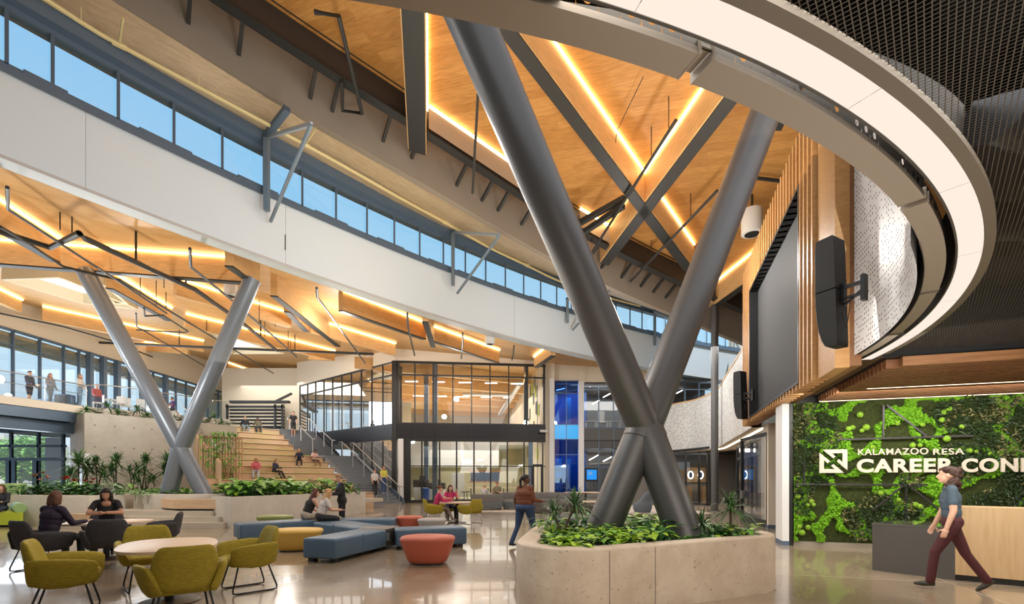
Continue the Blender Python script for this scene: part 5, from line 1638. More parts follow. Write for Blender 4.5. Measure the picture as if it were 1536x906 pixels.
# offices
of = thing('office_glazing', 'two-storey dark framed office windows with white light lines inside, behind the near X-shaped column', 'office front', at(930, 700, YR + .4)); of['kind'] = 'structure'
X0, X1 = at(876, 0, YR + .3).x, at(1085, 0, YR + .3).x
b = MB(); b.quad(V(X0, YR + .3, 0), V(X1, YR + .3, 0), V(X1, YR + .3, 3.6), V(X0, YR + .3, 3.6)); b.quad(V(X0, YR + .3, 5.1), V(X1, YR + .3, 5.1), V(X1, YR + .3, 8.2), V(X0, YR + .3, 8.2)); b.build('glazing', M['glass_d'], of, smooth=0)
b = MB(); b.box(((X0 + X1) / 2, YR + .3, zc(650)), (X1 - X0, .12, .9)); b.build('spandrel', M['graydesk'], of, smooth=0)
b = MB()
for x in (898, 920, 942, 964, 985, 1006, 1027, 1048):
    b.box((at(x, 0, YR + .3).x, YR + .25, 4.1), (.05, .1, 8.2))
for z in (8.18, 5.1, 3.6, 2.4, zc(590) + .3, .06): b.box(((X0 + X1) / 2, YR + .25, z), (X1 - X0, .1, .06))
b.build('mullion', M['bluesteel'], of, smooth=0)
b = MB(); b.quad(V(X0 - .5, YR + 6, 0), V(X1 + 1, YR + 6, 0), V(X1 + 1, YR + 6, 9), V(X0 - .5, YR + 6, 9)); struct(b.build('wall_office_back', mat('gray_office', (.16, .165, .17), .7), smooth=0))
b = MB(); b.prism([(X0, YR + .4), (X1, YR + .4), (X1, YR + 6), (X0, YR + 6)], 3.7, 5.05); struct(b.build('floor_office', M['graydesk'], smooth=0))
b = MB(); b.prism([(X0, YR + .4), (X1, YR + .4), (X1, YR + 6), (X0, YR + 6)], 8.25, 8.4); struct(b.build('ceiling_office', M['grayfab'], smooth=0))
for k, (x, y, dx) in enumerate(((885, 580, 7), (889, 606, 10), (905, 596, 10), (910, 640, 0), (1015, 590, 12), (884, 690, 14), (905, 692, 12))):
    if dx == 0: continue
    p = at(x, y, YR + 2); q = at(x + dx, y - dx * .55, YR + 3.6)
    b = MB(); b.bar(p, q, .07, .05)
    tag(b.build('linear_light', M['fix'], smooth=0), '%s white light line inside the rear offices, counting from the blue glass bay' % nth(k), 'light', 'lights in the rear offices')
for k, x in enumerate((886, 903, 922)):
    p = at(x, 636, YR + 2.5); p.z = 5.05
    t = thing('office_desk', '%s white desk upstairs in the rear offices, counting from the blue glass bay' % nth(k), 'desk', p)
    b = MB(); b.box(p + V(0, 0, .73), (.8, .6, .04)); b.build('top', M['white_pl'], t, smooth=0)
    b = MB()
    for sx in (-.35, .35):
        for sy in (-.25, .25): b.box(p + V(sx, sy, .36), (.04, .04, .72))
    b.build('leg', M['white_pl'], t, smooth=0)
p = at(903, 636, YR + 1.2); p.z = 5.05
t = thing('office_chair', 'white office chair upstairs behind the rear glazing', 'chair', p)
b = MB(); b.rbox(p + V(0, 0, .5), (.5, .5, .08), .03); b.build('seat', M['white_pl'], t)
b = MB(); b.rbox(p + V(0, .25, .95), (.48, .06, .75), .03); b.build('backrest', M['white_pl'], t)
b = MB(); b.tube([p + V(0, 0, .05), p + V(0, 0, .48)], .03); 
for j in range(5): b.tube([p + V(0, 0, .08), p + V(.28 * cos(j * 1.257), .28 * sin(j * 1.257), .04)], .02, 5)
b.build('base', M['chrome'], t)
p = at(887, 712, YR + .2)
t = thing('wall_monitor', 'glowing blue monitor in a dark frame left of the near X-shaped column', 'monitor', p)
b = MB(); b.box(p, (.85, .06, .95)); b.build('bezel', M['black'], t, smooth=0)
b = MB(); b.box(p + V(.02, -.035, 0), (.68, .02, .68)); b.build('display', M['screen_blue'], t, smooth=0)
b = MB(); b.box(p + V(-.08, -.05, .1), (.28, .01, .22)); b.build('display_window', mat('display_text', (.03, .08, .16), .5, emit=(.2, .5, .9), es=.6), t, smooth=0)
# curved perforated parapet
pp = [(982, 29.5 + 2.2), (1003, 30.6), (1022, 29.6), (1040, 28.7), (1056, 27.4), (1068, 26.2)]
PA = [V((x - CX) / F * y, y, 0) for x, y in pp]
PA += [V(*(S0 + E2 * t).xy, 0) for t in (18.5, 16, 13.5, 11, 8.6)]
PA = dens(PA, 4)
b = MB(); rows = [[V(p.x, p.y, 3.2), V(p.x, p.y, 6.22)] for p in PA]
b.loft(rows)
o = struct(b.build('wall_parapet', M['perf_fine'], smooth=40))
ul = o.data.uv_layers.new(name='UVMap'); acc = [0]
for i in range(1, len(PA)): acc.append(acc[-1] + (PA[i] - PA[i - 1]).length)
for lp in o.data.loops:
    i, j = divmod(lp.vertex_index, 2); ul.data[lp.index].uv = (acc[i], (3.2, 6.22)[j])
PO = offs(PA, .25); PO = [V(p.x, p.y, 0) for p in PO]
n_ = PO[10] - PA[10]
b = MB()
PB = offs(PA, -.3)
b.loft([[V(p.x, p.y, 6.22), V(q.x, q.y, 6.22)] for p, q in zip(PA, PB)]); b.loft([[V(q.x, q.y, 6.22), V(q.x, q.y, 3.2)] for q in PB])
PC = offs(PA, -1.6)
b.loft([[V(p.x, p.y, 3.2), V(q.x, q.y, 3.2)] for p, q in zip(PA, PC)])
struct(b.build('ceiling_under_parapet', M['cream'], smooth=40))
b = MB(); b.loft([[V(p.x, p.y, 6.2), V(p.x, p.y, 6.28)] for p in offs(PA, .02)]); b.loft([[V(p.x, p.y, 6.28), V(q.x, q.y, 6.28)] for p, q in zip(offs(PA, .02), PB)])
struct(b.build('trim_parapet_cap', M['glulam'], smooth=40))
b = MB(); PL = offs(PA, -.35); PL = PL[20:]; b.tube([V(p.x, p.y, 3.17) for p in PL], .035, 6)
tag(b.build('linear_light', M['ledw']), 'long white light line along the foot of the white parapet behind the screen wall', 'light')
b = MB(); PD = PC[20:]
p0 = PL[4]; 
b.tube([V(8.9, 16.3, 3.1), V(10.4, 21.4, 3.1)], .03, 6)  # glowing tube added where the glass shows a reflected light line
tag(b.build('linear_light', M['ledw']), 'glowing tube for the light line reflected in the glass storefront by the cream wall', 'light')
# storefront glazing set back under the parapet
G0, G1 = V(8.87, 16.9, 0), V(10.75, 23.0, 0)
gd = (G1 - G0).normalized()
sf = thing('glass_storefront', 'black framed glass storefront with an open glass door right of the slim column', 'storefront', G0); sf['kind'] = 'structure'
b = MB(); b.quad(G0, G1, G1 + V(0, 0, 3.1), G0 + V(0, 0, 3.1)); b.build('pane', M['glass_r'], sf, smooth=0)
b = MB()
for f in (0, .42, .75, 1): b.box(G0 + (G1 - G0) * f + V(0, 0, 1.55), (.1, .1, 3.1))
for z in (.08, 3.05, 2.5): b.bar(G0 + V(0, 0, z), G1 + V(0, 0, z), .08, .12)
b.bar(G0 + (G1 - G0) * .42 + V(0, 0, 1.05), G1 + V(0, 0, 1.05), .06, .06)
b.build('frame', M['black'], sf, smooth=0)
b = MB(); a, c = onz(1113, 782, 0), onz(1152, 792, 0)
b.quad(a, c, c + V(0, 0, 2.95), a + V(0, 0, 2.95)); b.build('door_pane', M['glass'], sf, smooth=0)
b = MB(); b.box(a + V(0, 0, 1.5), (.09, .09, 3.0)); b.box(c + V(0, 0, 1.5), (.09, .09, 3.0)); b.bar(a + V(0, 0, 2.95), c + V(0, 0, 2.95), .08, .1); b.bar(a + V(0, 0, .12), c + V(0, 0, .12), .06, .22)
b.build('door_frame', M['black'], sf, smooth=0)
b = MB(); q = at(1115.5, 741, a.y - .1); b.box(q, (.2, .08, .26)); b.build('door_handle', M['chrome'], sf, smooth=0)
b = MB(); b.box(q + V(-.0, -.05, .02), (.13, .03, .12)); b.build('card_plate', M['grayfab'], sf, smooth=0)
# dark shop interior behind
Yi = 31.5
b = MB(); b.quad(V(7.2, 32.5, 0), V(15, 32.5, 0), V(15, 32.5, 3.3), V(7.2, 32.5, 3.3)); b.quad(V(15, 32.5, 0), V(12.5, 15.5, 0), V(12.5, 15.5, 3.3), V(15, 32.5, 3.3)); struct(b.build('wall_shop_back', mat('shop_wall', (.22, .20, .18), .6), smooth=0))
b = MB(); b.prism([(7.0, 32.6), (15.2, 32.6), (12.7, 15.4), (10.2, 15.6), (11.6, 24), (9.6, 31)], 3.25, 3.35); struct(b.build('ceiling_shop', M['dark'], smooth=0))
gl2 = thing('glass_shopfront', 'dark glass shopfront under the curved parapet with an open black door', 'storefront', at(1030, 745, 30)); gl2['kind'] = 'structure'
a, c = onz(985, 751, 0), onz(1066, 757, 0)
a, c = V(9.2, 30.6, 0), V(11.3, 26.9, 0)
a = at(985, 0, 30.8); a.z = 0; c = at(1066, 0, 28.2); c.z = 0
b = MB(); b.quad(a, c, c + V(0, 0, 3.2), a + V(0, 0, 3.2)); b.build('pane', M['glass_d'], gl2, smooth=0)
b = MB()
for f in (0, .28, .56, .8, 1): b.box(a + (c - a) * f + V(0, 0, 1.6), (.1, .1, 3.2))
for z in (.06, 3.1): b.bar(a + V(0, 0, z), c + V(0, 0, z), .1, .14)
b.build('frame', M['black'], gl2, smooth=0)
d0, d1 = onz(1060.5, 758, 0), onz(1068, 757, 0)
b = MB()
for p in (onz(1060.5, 758.5, 0),):
    b.box(p + V(0, 0, 1.65), (.08, .08, 3.3)); b.bar(p + V(0, 0, 3.2), p + V(.5, 1.1, 3.2), .08, .1); b.bar(p + V(0, 0, .1), p + V(.5, 1.1, .1), .08, .2)
b.build('open_door', M['black'], gl2, smooth=0)
# things in the shop: wooden cabinets, two round lit mirrors
for k, (x0, x1, yt, yb, lab) in enumerate(((1017, 1027, 704, 716, 'wooden wall cabinet in the dark shop left of the round mirrors'), (1031, 1038, 730, 748, 'low wooden cabinet in the dark shop under the first round mirror'), (1053, 1061, 730, 748, 'low wooden cabinet in the dark shop beside the open black door'))):
    p, q = at(x0, yb, 31.6), at(x1, yt, 31.6)
    if p.z < .3: p.z = 0
    t = thing('cabinet', lab, 'cabinet', p)
    b = MB(); b.box(((p.x + q.x) / 2, 31.8, (p.z + q.z) / 2), (q.x - p.x, .4, q.z - p.z)); b.build('carcass', M['woodcab'], t, smooth=0)
    b = MB(); b.box(((p.x + q.x) / 2, 31.58, (p.z + q.z) / 2), ((q.x - p.x) * .9, .03, (q.z - p.z) * .9)); b.build('door', M['woodcab'], t, smooth=0)
for k, x in enumerate((1036, 1051)):
    p = at(x, 712.5, 31.9)
    t = thing('round_mirror', 'round mirror with glowing rim, %s' % ('left one in the dark shop' if k == 0 else 'right one nearer the open shop door'), 'mirror', p)
    b = MB(); b.tube([p + V(.16 * cos(j * pi / 12), 0, .24 * sin(j * pi / 12)) for j in range(24)], .035, 6, closed=True); b.build('lit_rim', M['fix'], t)
    b = MB(); b.add([p + V(.15 * cos(j * pi / 12), .01, .23 * sin(j * pi / 12)) for j in range(24)], [tuple(range(24))]); b.build('mirror_glass', M['navywall'], t, smooth=0)
p = at(1044, 712, 32.3); b = MB(); b.box(p, (1.6, .1, 1.0)); struct(b.build('wall_shop_panel', M['woodcab'], smooth=0))

# ================================================================ planters
def rounded(poly, r, n=6):
    if r < .01: return [tuple(p[:2]) for p in poly]
    out = []
    m = len(poly)
    for i in range(m):
        p = Vector(poly[i]).to_2d() if len(poly[i]) > 2 else Vector(poly[i]); a = Vector(poly[i - 1][:2]); c = Vector(poly[(i + 1) % m][:2])
        p = Vector(poly[i][:2])
        u = (a - p).normalized(); w = (c - p).normalized()
        ang = u.angle(w); rr = min(r, .45 * min((a - p).length, (c - p).length) * tan(ang / 2))
        d = rr / tan(ang / 2)
        s, e = p + u * d, p + w * d
        ctr = p + (u + w).normalized() * (rr / sin(ang / 2))
        a0 = atan2((s - ctr).y, (s - ctr).x); a1 = atan2((e - ctr).y, (e - ctr).x)
        da = (a1 - a0 + pi) % (2 * pi) - pi
        for k in range(n + 1):
            t = a0 + da * k / n
            out.append((ctr.x + rr * cos(t), ctr.y + rr * sin(t)))
    return out
def inset(poly, d):
    n = len(poly); out = []
    A = sum(poly[i][0] * poly[(i + 1) % n][1] - poly[(i + 1) % n][0] * poly[i][1] for i in range(n))
    sg = 1 if A > 0 else -1
    for i in range(n):
        a, p, c = Vector(poly[i - 1]), Vector(poly[i]), Vector(poly[(i + 1) % n])
        t = (c - a).normalized()
        out.append((p.x - t.y * d * sg, p.y + t.x * d * sg))
    return out
def planter(label, poly, z0, z1, wall, soil_z, m, r=.1, n=6, joints=()):
    P = rounded(poly, r, n)
    I = inset(P, wall)
    k = len(P)
    c = V(sum(p[0] for p in P) / k, sum(p[1] for p in P) / k, z0)
    t = thing('planter', label, 'planter', c)
    e = .025
    Pi, Ii = inset(P, e), inset(P, wall - e)
    rows = [[V(*p, z) for p in Q] for Q, z in ((P, z0), (P, z1 - e), (inset(P, e * .3), z1 - e * .3), (Pi, z1), (Ii, z1), (I, z1 - e), (I, soil_z - .05))]
    b = MB(); b.loft([list(r_) for r_ in rows], closed=True)
    b.build('trough', M[m], t, smooth=50)
    b = MB(); b.add([V(*p, soil_z) for p in I], [tuple(range(k))]); b.build('soil', M['soil'], t, smooth=0)
    if joints:
        b = MB()
        for p in joints:
            q, d = p
            b.box((q.x, q.y, (z0 + z1) / 2 - .01), (.007, .03, z1 - z0 - .04), d)
        b.build('panel_joint', mat('dark_joint', (.20, .16, .12), .9), t, smooth=0)  # dark joints between the planter panels
    return I
fP, gP = V(.902, .431, 0).normalized(), V(-.431, .902, 0).normalized()
def hull(pts):
    pts = sorted(set(pts))
    def half(ps):
        h = []
        for p in ps:
            while len(h) > 1 and (h[-1][0] - h[-2][0]) * (p[1] - h[-2][1]) - (h[-1][1] - h[-2][1]) * (p[0] - h[-2][0]) <= 1e-9: h.pop()
            h.append(p)
        return h
    a, c = half(pts), half(pts[::-1])
    return a[:-1] + c[:-1]
hullp = hull([(x + r_ * cos(2 * pi * k / 64), y + r_ * sin(2 * pi * k / 64)) for x, y, r_ in ((.753, 5.94, .70), (3.02, 7.02, .70), (2.8, 8.05, .7), (1.0, 7.5, .7)) for k in range(64)])
PC0 = V(1.85, 6.95, 0)
poly_ = [PC0 + fP * a + gP * c for a, c in ((-1.65, -1.45), (1.65, -1.45), (1.65, 1.45), (-1.65, 1.45))]
jr = [(V(.83, 5.2, 0) + fP * s_ + gP * .012, atan2(fP.y, fP.x)) for s_ in (.27, .92)]
near_in = planter('rounded sandy precast planter around the foot of the near X-shaped column', hullp, 0, .75, .26, .66, 'trav', r=.001, n=1, joints=jr)
p2_in = planter('long pale concrete planter with leafy plants beside the platform steps', P2POLY, 0, .97, .16, .88, 'conc_lt', r=.04, n=2)
P1POLY = [(-16.9, 16.2), (-13.75, 15.7), (-13.3, 16.6), (-14.0, 17.9), (-18.5, 18.6)]
p1_in = planter('pale concrete planter with red-flowered plants beside the lime sofa', P1POLY, 0, 1.0, .15, .9, 'conc_lt', r=.04, n=2)
p3_in = planter('low concrete planter around the foot of the far X-shaped column', [(-13.2, 16.9), (-12.2, 16.4), (-9.6, 16.6), (-9.3, 19), (-11, 24), (-15.6, 27.6), (-17.2, 24.6)], .5, 1.02, .15, .95, 'conc_lt', r=.04, n=2)
p4_in = planter('low concrete planter along the foot of the concrete wall', [(-19.2, 20.4), (-14.6, 18.9), (-13.9, 20.4), (-16.6, 26.6), (-20.2, 22.8)], .5, 1.0, .12, .93, 'conc_lt', r=.04, n=2)
t = thing('platform_bench', 'low oak bench block on the platform before the far X-shaped column', 'bench', (-10.5, 15.7, .5))
b = MB(); b.prism([(-11.9, 16.4), (-11.0, 15.72), (-9.55, 15.72), (-9.5, 16.35), (-12.0, 16.55)], .56, .86); b.build('oak_top', M['bench_wood'], t, smooth=0)
b = MB(); b.prism([(-11.7, 16.4), (-10.95, 15.8), (-9.6, 15.8), (-9.6, 16.3), (-11.8, 16.5)], .5, .56); b.build('plinth', M['dark'], t, smooth=0)
t = thing('platform_bench', 'low oak bench end beside the red-flowered planter', 'bench', (-13.2, 15.2, 0))
b = MB(); b.prism([(-14.3, 15.55), (-13.0, 15.05), (-12.3, 15.25), (-13.6, 15.75)], .1, .42); b.build('oak_top', M['bench_wood'], t, smooth=0)
b = MB(); b.prism([(-14.2, 15.55), (-13.0, 15.12), (-12.4, 15.28), (-13.6, 15.7)], 0, .1); b.build('plinth', M['dark'], t, smooth=0)

# ---------------------------------------------------------------- plants
def add_leaf(b, p, d, L, W_, m=0, droop=.3, lobes=0):
    d = d.normalized()
    up = V(0, 0, 1)
    sd = d.cross(up)
    if sd.length < .05: sd = V(1, 0, 0)
    sd.normalize()
    n = sd.cross(d).normalized()
    fr = (0, .25, .55, .8, 1.0); wd = (.12, .85, 1.0, .6, .02)
    mid = [p + d * (L * f) + n * (-droop * L * f * f) for f in fr]
    vs = []
    for q, w in zip(mid, wd):
        vs += [q - sd * (W_ / 2 * w) + n * (W_ * .14 * w), q, q + sd * (W_ / 2 * w) + n * (W_ * .14 * w)]
    fs = []
    for i in range(4):
        o = i * 3
        fs += [(o, o + 3, o + 4, o + 1), (o + 1, o + 4, o + 5, o + 2)]
    b.add(vs, fs, m)
def blade(b, p, d, L, W_, m=0, droop=.5):
    d = d.normalized(); sd = d.cross(V(0, 0, 1))
    if sd.length < .05: sd = V(1, 0, 0)
    sd.normalize(); pts = []
    for f, w in ((0, .6), (.3, 1), (.65, .75), (1, .05)):
        q = p + d * L * f + V(0, 0, -droop * L * f * f)
        pts += [q - sd * W_ / 2 * w, q + sd * W_ / 2 * w]
    b.add(pts, [(0, 1, 3, 2), (2, 3, 5, 4), (4, 5, 7, 6)], m)
def broadleaf(seed, h=.45, n=26, L=.2, m='leaf', w=.62, spread=.22, lime=0.0):
    r = random.Random(seed)
    t = thing('leafy_plant', 'x', 'plant')
    b = MB(); sb = MB()
    for k in range(n):
        a = r.uniform(0, 2 * pi); z = h * (r.uniform(.15, 1) ** .8); rad = spread * r.uniform(.3, 1.1)
        q = V(rad * cos(a), rad * sin(a), z)
        sb.tube([V(.03 * cos(a), .03 * sin(a), 0), V(rad * .5 * cos(a), rad * .5 * sin(a), z * .75), q], .005, 4)
        a2 = a + r.uniform(-.7, .7)
        add_leaf(b, q, V(cos(a2), sin(a2), r.uniform(-.25, .45)), L * r.uniform(.7, 1.2), L * w * r.uniform(.8, 1.15), 1 if r.random() < lime else 0, r.uniform(.1, .5))
    b.build('foliage', [M[m], M['leaf_lime']], t, smooth=60, local=True); sb.build('stems', M['leaf_dk'], t, local=True)
    return t
def spiky(seed, h=.5, n=46, L=.42, W_=.03, trunk=True, heads=1, m='leaf_spike', droop=.55):
    r = random.Random(seed)
    t = thing('spiky_plant', 'x', 'plant'); b = MB(); sb = MB()
    for hd in range(heads):
        c = V(0, 0, h) if heads == 1 else V(.16 * cos(hd * 2.2), .16 * sin(hd * 2.2), h * (1 - .3 * hd))
        if trunk: sb.tube([V(0, 0, 0), V(c.x * .4, c.y * .4, c.z * .5), c], [.016 + .012 * h, .012 + .01 * h, .010 + .01 * h], 6)
        for k in range(n):
            a = r.uniform(0, 2 * pi); e = r.uniform(-.15, 1.5)
            blade(b, c + V(0, 0, r.uniform(-.12, .06) * h), V(cos(a) * cos(e), sin(a) * cos(e), sin(e)), L * r.uniform(.7, 1.1), W_, 0, droop * r.uniform(.6, 1.3))
    b.build('blades', M[m], t, smooth=0, local=True)
    if trunk: sb.build('stalk', M['stem'], t, local=True)
    return t
def fern(seed, h=.3, n=16, L=.4, m='leaf_dk'):
    r = random.Random(seed)
    t = thing('low_fern', 'x', 'plant'); b = MB()
    for k in range(n):
        a = r.uniform(0, 2 * pi); e = r.uniform(.3, 1.2)
        d = V(cos(a) * cos(e), sin(a) * cos(e), sin(e))
        sd = V(-sin(a), cos(a), 0)
        for j in range(9):
            f = (j + 1) / 9
            q = d * L * f + V(0, 0, -.55 * L * f * f)
            for s in (-1, 1): add_leaf(b, q, sd * s + d * .5, .10 * (1.15 - f * .8), .035, 0, .2)
    b.build('fronds', M[m], t, smooth=0, local=True)
    return t
def trailing(seed, n=40, m='leaf', R=.28, L=.09):
    r = random.Random(seed)
    t = thing('ground_ivy', 'x', 'plant'); b = MB()
    for k in range(n):
        a = r.uniform(0, 2 * pi); rad = R * sqrt(r.random())
        add_leaf(b, V(rad * cos(a), rad * sin(a), r.uniform(.02, .14)), V(cos(a + r.uniform(-1, 1)), sin(a + r.uniform(-1, 1)), r.uniform(-.1, .5)), L * r.uniform(.7, 1.3), L * .8, 0, .2)
    b.build('foliage', M[m], t, smooth=60, local=True)
    return t
def inside(poly, x, y):
    c = False; n = len(poly)
    for i in range(n):
        x0, y0 = poly[i]; x1, y1 = poly[i - 1]
        if (y0 > y) != (y1 > y) and x < (x1 - x0) * (y - y0) / (y1 - y0) + x0: c = not c
    return c
PLACED = {}
def sow(protos, poly, spots, z, group, fmt, seed=1, srange=(.85, 1.15)):
    """protos: list of roots; the first use moves the root, later ones copy it"""
    r = random.Random(seed); made = []
    for k, (x, y, i, s) in enumerate(spots):
        mtx = TR(x, y, z, r.uniform(0, 6.28), s * r.uniform(*srange))
        made.append((copy_tree(protos[i], mtx), x / y))
    made.sort(key=lambda a: a[1])
    for k, (o, _) in enumerate(made):
        o['label'] = fmt % nth(k); o['group'] = group
    return made
def scatter(poly, n, seed, mind, choose, keep=None):
    r = random.Random(seed); pts = []
    xs_ = [p[0] for p in poly]; ys_ = [p[1] for p in poly]
    tries = 0
    while len(pts) < n and tries < 6000:
        tries += 1
        x, y = r.uniform(min(xs_), max(xs_)), r.uniform(min(ys_), max(ys_))
        if not inside(poly, x, y): continue
        if any(hypot(x - a[0], y - a[1]) < mind for a in pts): continue
        if keep and not keep(x, y): continue
        pts.append((x, y) + choose(r))
    return pts
# near planter
pr = [broadleaf(1, .20, 24, .15, 'leaf', .6, .16, .35), broadleaf(2, .24, 24, .17, 'leaf_dk', .55, .18, .05), fern(3, .3, 13, .30, 'leaf_dk'), fern(4, .3, 12, .26, 'leaf'), trailing(5, 40, 'leaf_lime', .22, .085), trailing(6, 46, 'leaf', .24, .08)]
near_s = inset(near_in, .10)
feet_clear = lambda x, y: all(hypot(x - p.x, y - p.y) > .34 for p in (gr(K, at(908, 785, 7.3), .7), gr(K, at(1022, 790, 6.95), .7)))
groups = [('leafy_plant', 'low bright leafy plants in the sandy planter', '%s low bright green leafy plant in the sandy planter, counting from its brown-shirted walker side', [0, 3], 20), ]
names = ['bright leafy plant', 'deep green leafy plant', 'dark arching fern', 'green arching fern', 'lime ground ivy', 'green ground ivy']
allp = scatter(near_s, 66, 3, .19, lambda r: (r.choice([0, 0, 1, 2, 2, 3, 4, 4, 5]), r.uniform(.9, 1.3)), feet_clear)
for i, nm in enumerate(names):
    sow([pr[i]], near_s, [(x, y, 0, s) for x, y, k, s in allp if k == i], .66, nm + 's in the sandy planter', '%s ' + nm + ' in the sandy planter, counting from the walker in brown')
sp = [spiky(11, .36, 90, .42, .022), spiky(12, .14, 60, .38, .026, heads=1), spiky(13, .42, 70, .46, .020, heads=2)]
def one(proto, mtx, label, group=None):
    o = copy_tree(proto, mtx, label); o['group'] = group or label
    if not group: del o['group']
    return o
one(sp[2], TR(.72, 6.9, .66, 0, 1.15), 'tall spiky plant at the end of the sandy planter near the walker in brown')
one(sp[0], TR(3.1, 6.85, .66, 1, 1.2), 'tall spiky plant at the sandy planter end near the glass door')
one(sp[1], TR(2.75, 7.0, .66, 2, 1.25), 'grassy spiky plant behind the far foot of the near X-shaped column')
one(sp[0], TR(1.75, 8.1, .66, 3, .95), 'spiky plant seen between the legs of the near X-shaped column')
one(sp[1], TR(1.15, 6.2, .62, 4, .8), 'low spiky plant at the front rim of the sandy planter, before the left leg')
one(sp[1], TR(2.05, 6.35, .62, 5, .8), 'low spiky plant at the front of the sandy planter between the two legs')
# pale planter P2: dense broad leaves
pb = [broadleaf(21, .62, 38, .30, 'leaf', .7, .34), broadleaf(22, .5, 34, .28, 'leaf', .7, .3, .1), broadleaf(23, .4, 30, .26, 'leaf_dk', .7, .3)]
s_ = scatter(inset(p2_in, .05), 24, 7, .42, lambda r: (r.choice([0, 0, 1, 1, 2]), r.uniform(.95, 1.3)))
sow(pb, p2_in, s_, .88, 'broad leaved plants in the long pale planter', '%s broad-leaved plant in the long pale planter, counting from its steps end')
# planter P1: big leaves with red blooms
pf = [broadleaf(31, .5, 30, .34, 'leaf_dk', .5, .3), broadleaf(32, .6, 30, .36, 'leaf', .5, .3)]
def flower(col, h, nm, seed):
    t = thing('flowering_plant', 'x', 'plant'); r = random.Random(seed); b = MB(); fb = MB(); sb = MB()
    for k in range(14):
        a = r.uniform(0, 6.28); add_leaf(b, V(.1 * cos(a), .1 * sin(a), h * r.uniform(.2, .7)), V(cos(a), sin(a), .5), .34, .17, 0, .4)
    for k in range(3):
        a = k * 2.1 + 1; q = V(.14 * cos(a), .14 * sin(a), h * (1 + .1 * k))
        sb.tube([V(0, 0, 0), q], .008, 4)
        for j in range(9): aa = j * .7; add_leaf(fb, q, V(cos(aa), sin(aa), .5 + .1 * j), .14, .08, 0, .2)
    b.build('foliage', M['leaf_dk'], t, smooth=60, local=True); sb.build('stems', M['leaf_dk'], t, local=True); fb.build('bloom', M[col], t, smooth=60, local=True)
    return t
pfl = [flower('red', .55, 'red', 1), flower('pinkbloom', .68, 'pink', 2)]
s_ = scatter(inset(p1_in, .05), 13, 9, .45, lambda r: (r.choice([0, 1]), r.uniform(.7, 1.0)))
sow(pf, p1_in, s_, .9, 'leafy plants in the planter by the lime sofa', '%s large-leaved plant in the planter by the lime sofa, counting away from the sofa')
one(pfl[0], TR(-15.0, 16.35, .9, 0), 'red-flowered plant in the planter by the lime sofa, over the dark-haired visitor')
one(pfl[0], TR(-14.5, 16.6, .9, 1, .9), 'red-flowered plant in the planter by the lime sofa, at its bench end')
one(pfl[1], TR(-16.2, 16.5, .9, 2), 'dusty pink flowering plant in the planter by the lime sofa, sofa end')
one(pfl[1], TR(-15.75, 16.3, .9, 3, .85), 'dusty pink flowering plant in the middle of the planter by the lime sofa')
# planter around the far X: ivy and the row of dracaenas along the wall
pi_ = [trailing(41, 46, 'leaf', .42, .16), broadleaf(42, .22, 22, .2, 'leaf', .6, .3)]
s_ = scatter(inset(p3_in, .1), 20, 12, .5, lambda r: (r.choice([0, 1]), r.uniform(.8, 1.0)), lambda x, y: y < 20)
sow(pi_, p3_in, s_, .95, 'low green plants around the far X column', '%s low green plant around the far X-shaped column, counting from the concrete wall side')
s_ = scatter(inset(p4_in, .1), 14, 13, .55, lambda r: (r.choice([0, 1]), r.uniform(.8, 1.0)))
sow(pi_, p4_in, s_, .93, 'low green plants along the concrete wall', '%s low green plant along the concrete wall, counting from the entrance')
one(pi_[1], TR(-12.6, 16.65, .95, 0, 1.0), 'trailing green plant spilling over the end of the low planter by the oak bench')
dr = [spiky(51, 1.3, 60, .75, .06, heads=2, droop=.45), spiky(52, 1.0, 70, .85, .06, heads=1, droop=.45), spiky(53, 1.55, 56, .6, .05, heads=3)]
drp = [(118, 722, 19.6, 1, 1.25), (131, 722, 20.4, 1, 1.1), (146, 722, 20.6, 0, 1.0), (155, 725, 20.2, 1, .7), (174, 722, 21.3, 0, 1.1), (199, 725, 21.9, 0, .75), (213, 722, 22.4, 0, 1.1), (219, 724, 22.6, 2, .95), (231, 727, 22.2, 1, .6), (245, 722, 23.2, 0, 1.15), (207, 727, 21.6, 1, .5), (105, 724, 19.3, 1, .8)]
drp.sort()
for k, (x, y, Y, i, s) in enumerate(drp):
    p = at(x, y, Y)
    one(dr[i], TR(p.x, p.y, .93, k * 1.7, s), '%s tall spiky dracaena before the concrete wall, counting from the entrance' % nth(k), 'dracaenas along the concrete wall')
# grasses on the upper trough
gz = [spiky(61, .1, 60, .7, .04, trunk=False, m='leaf_dk', droop=.7), fern(62, .3, 18, .7, 'leaf_dk'), spiky(63, .3, 50, .6, .04, trunk=False)]
for k in range(17):
    f = (k + .3) / 17; p = CWP[1] + (CWP[2] - CWP[1]) * f + V(-.45, .45, 0)
    one(gz[k % 3], TR(p.x, p.y, 4.78, k * 2.3, 1.0 + .25 * ((k * 7) % 3) / 2), '%s grassy plant on top of the concrete wall, counting from its corner' % nth(k), 'grassy plants on the concrete wall')
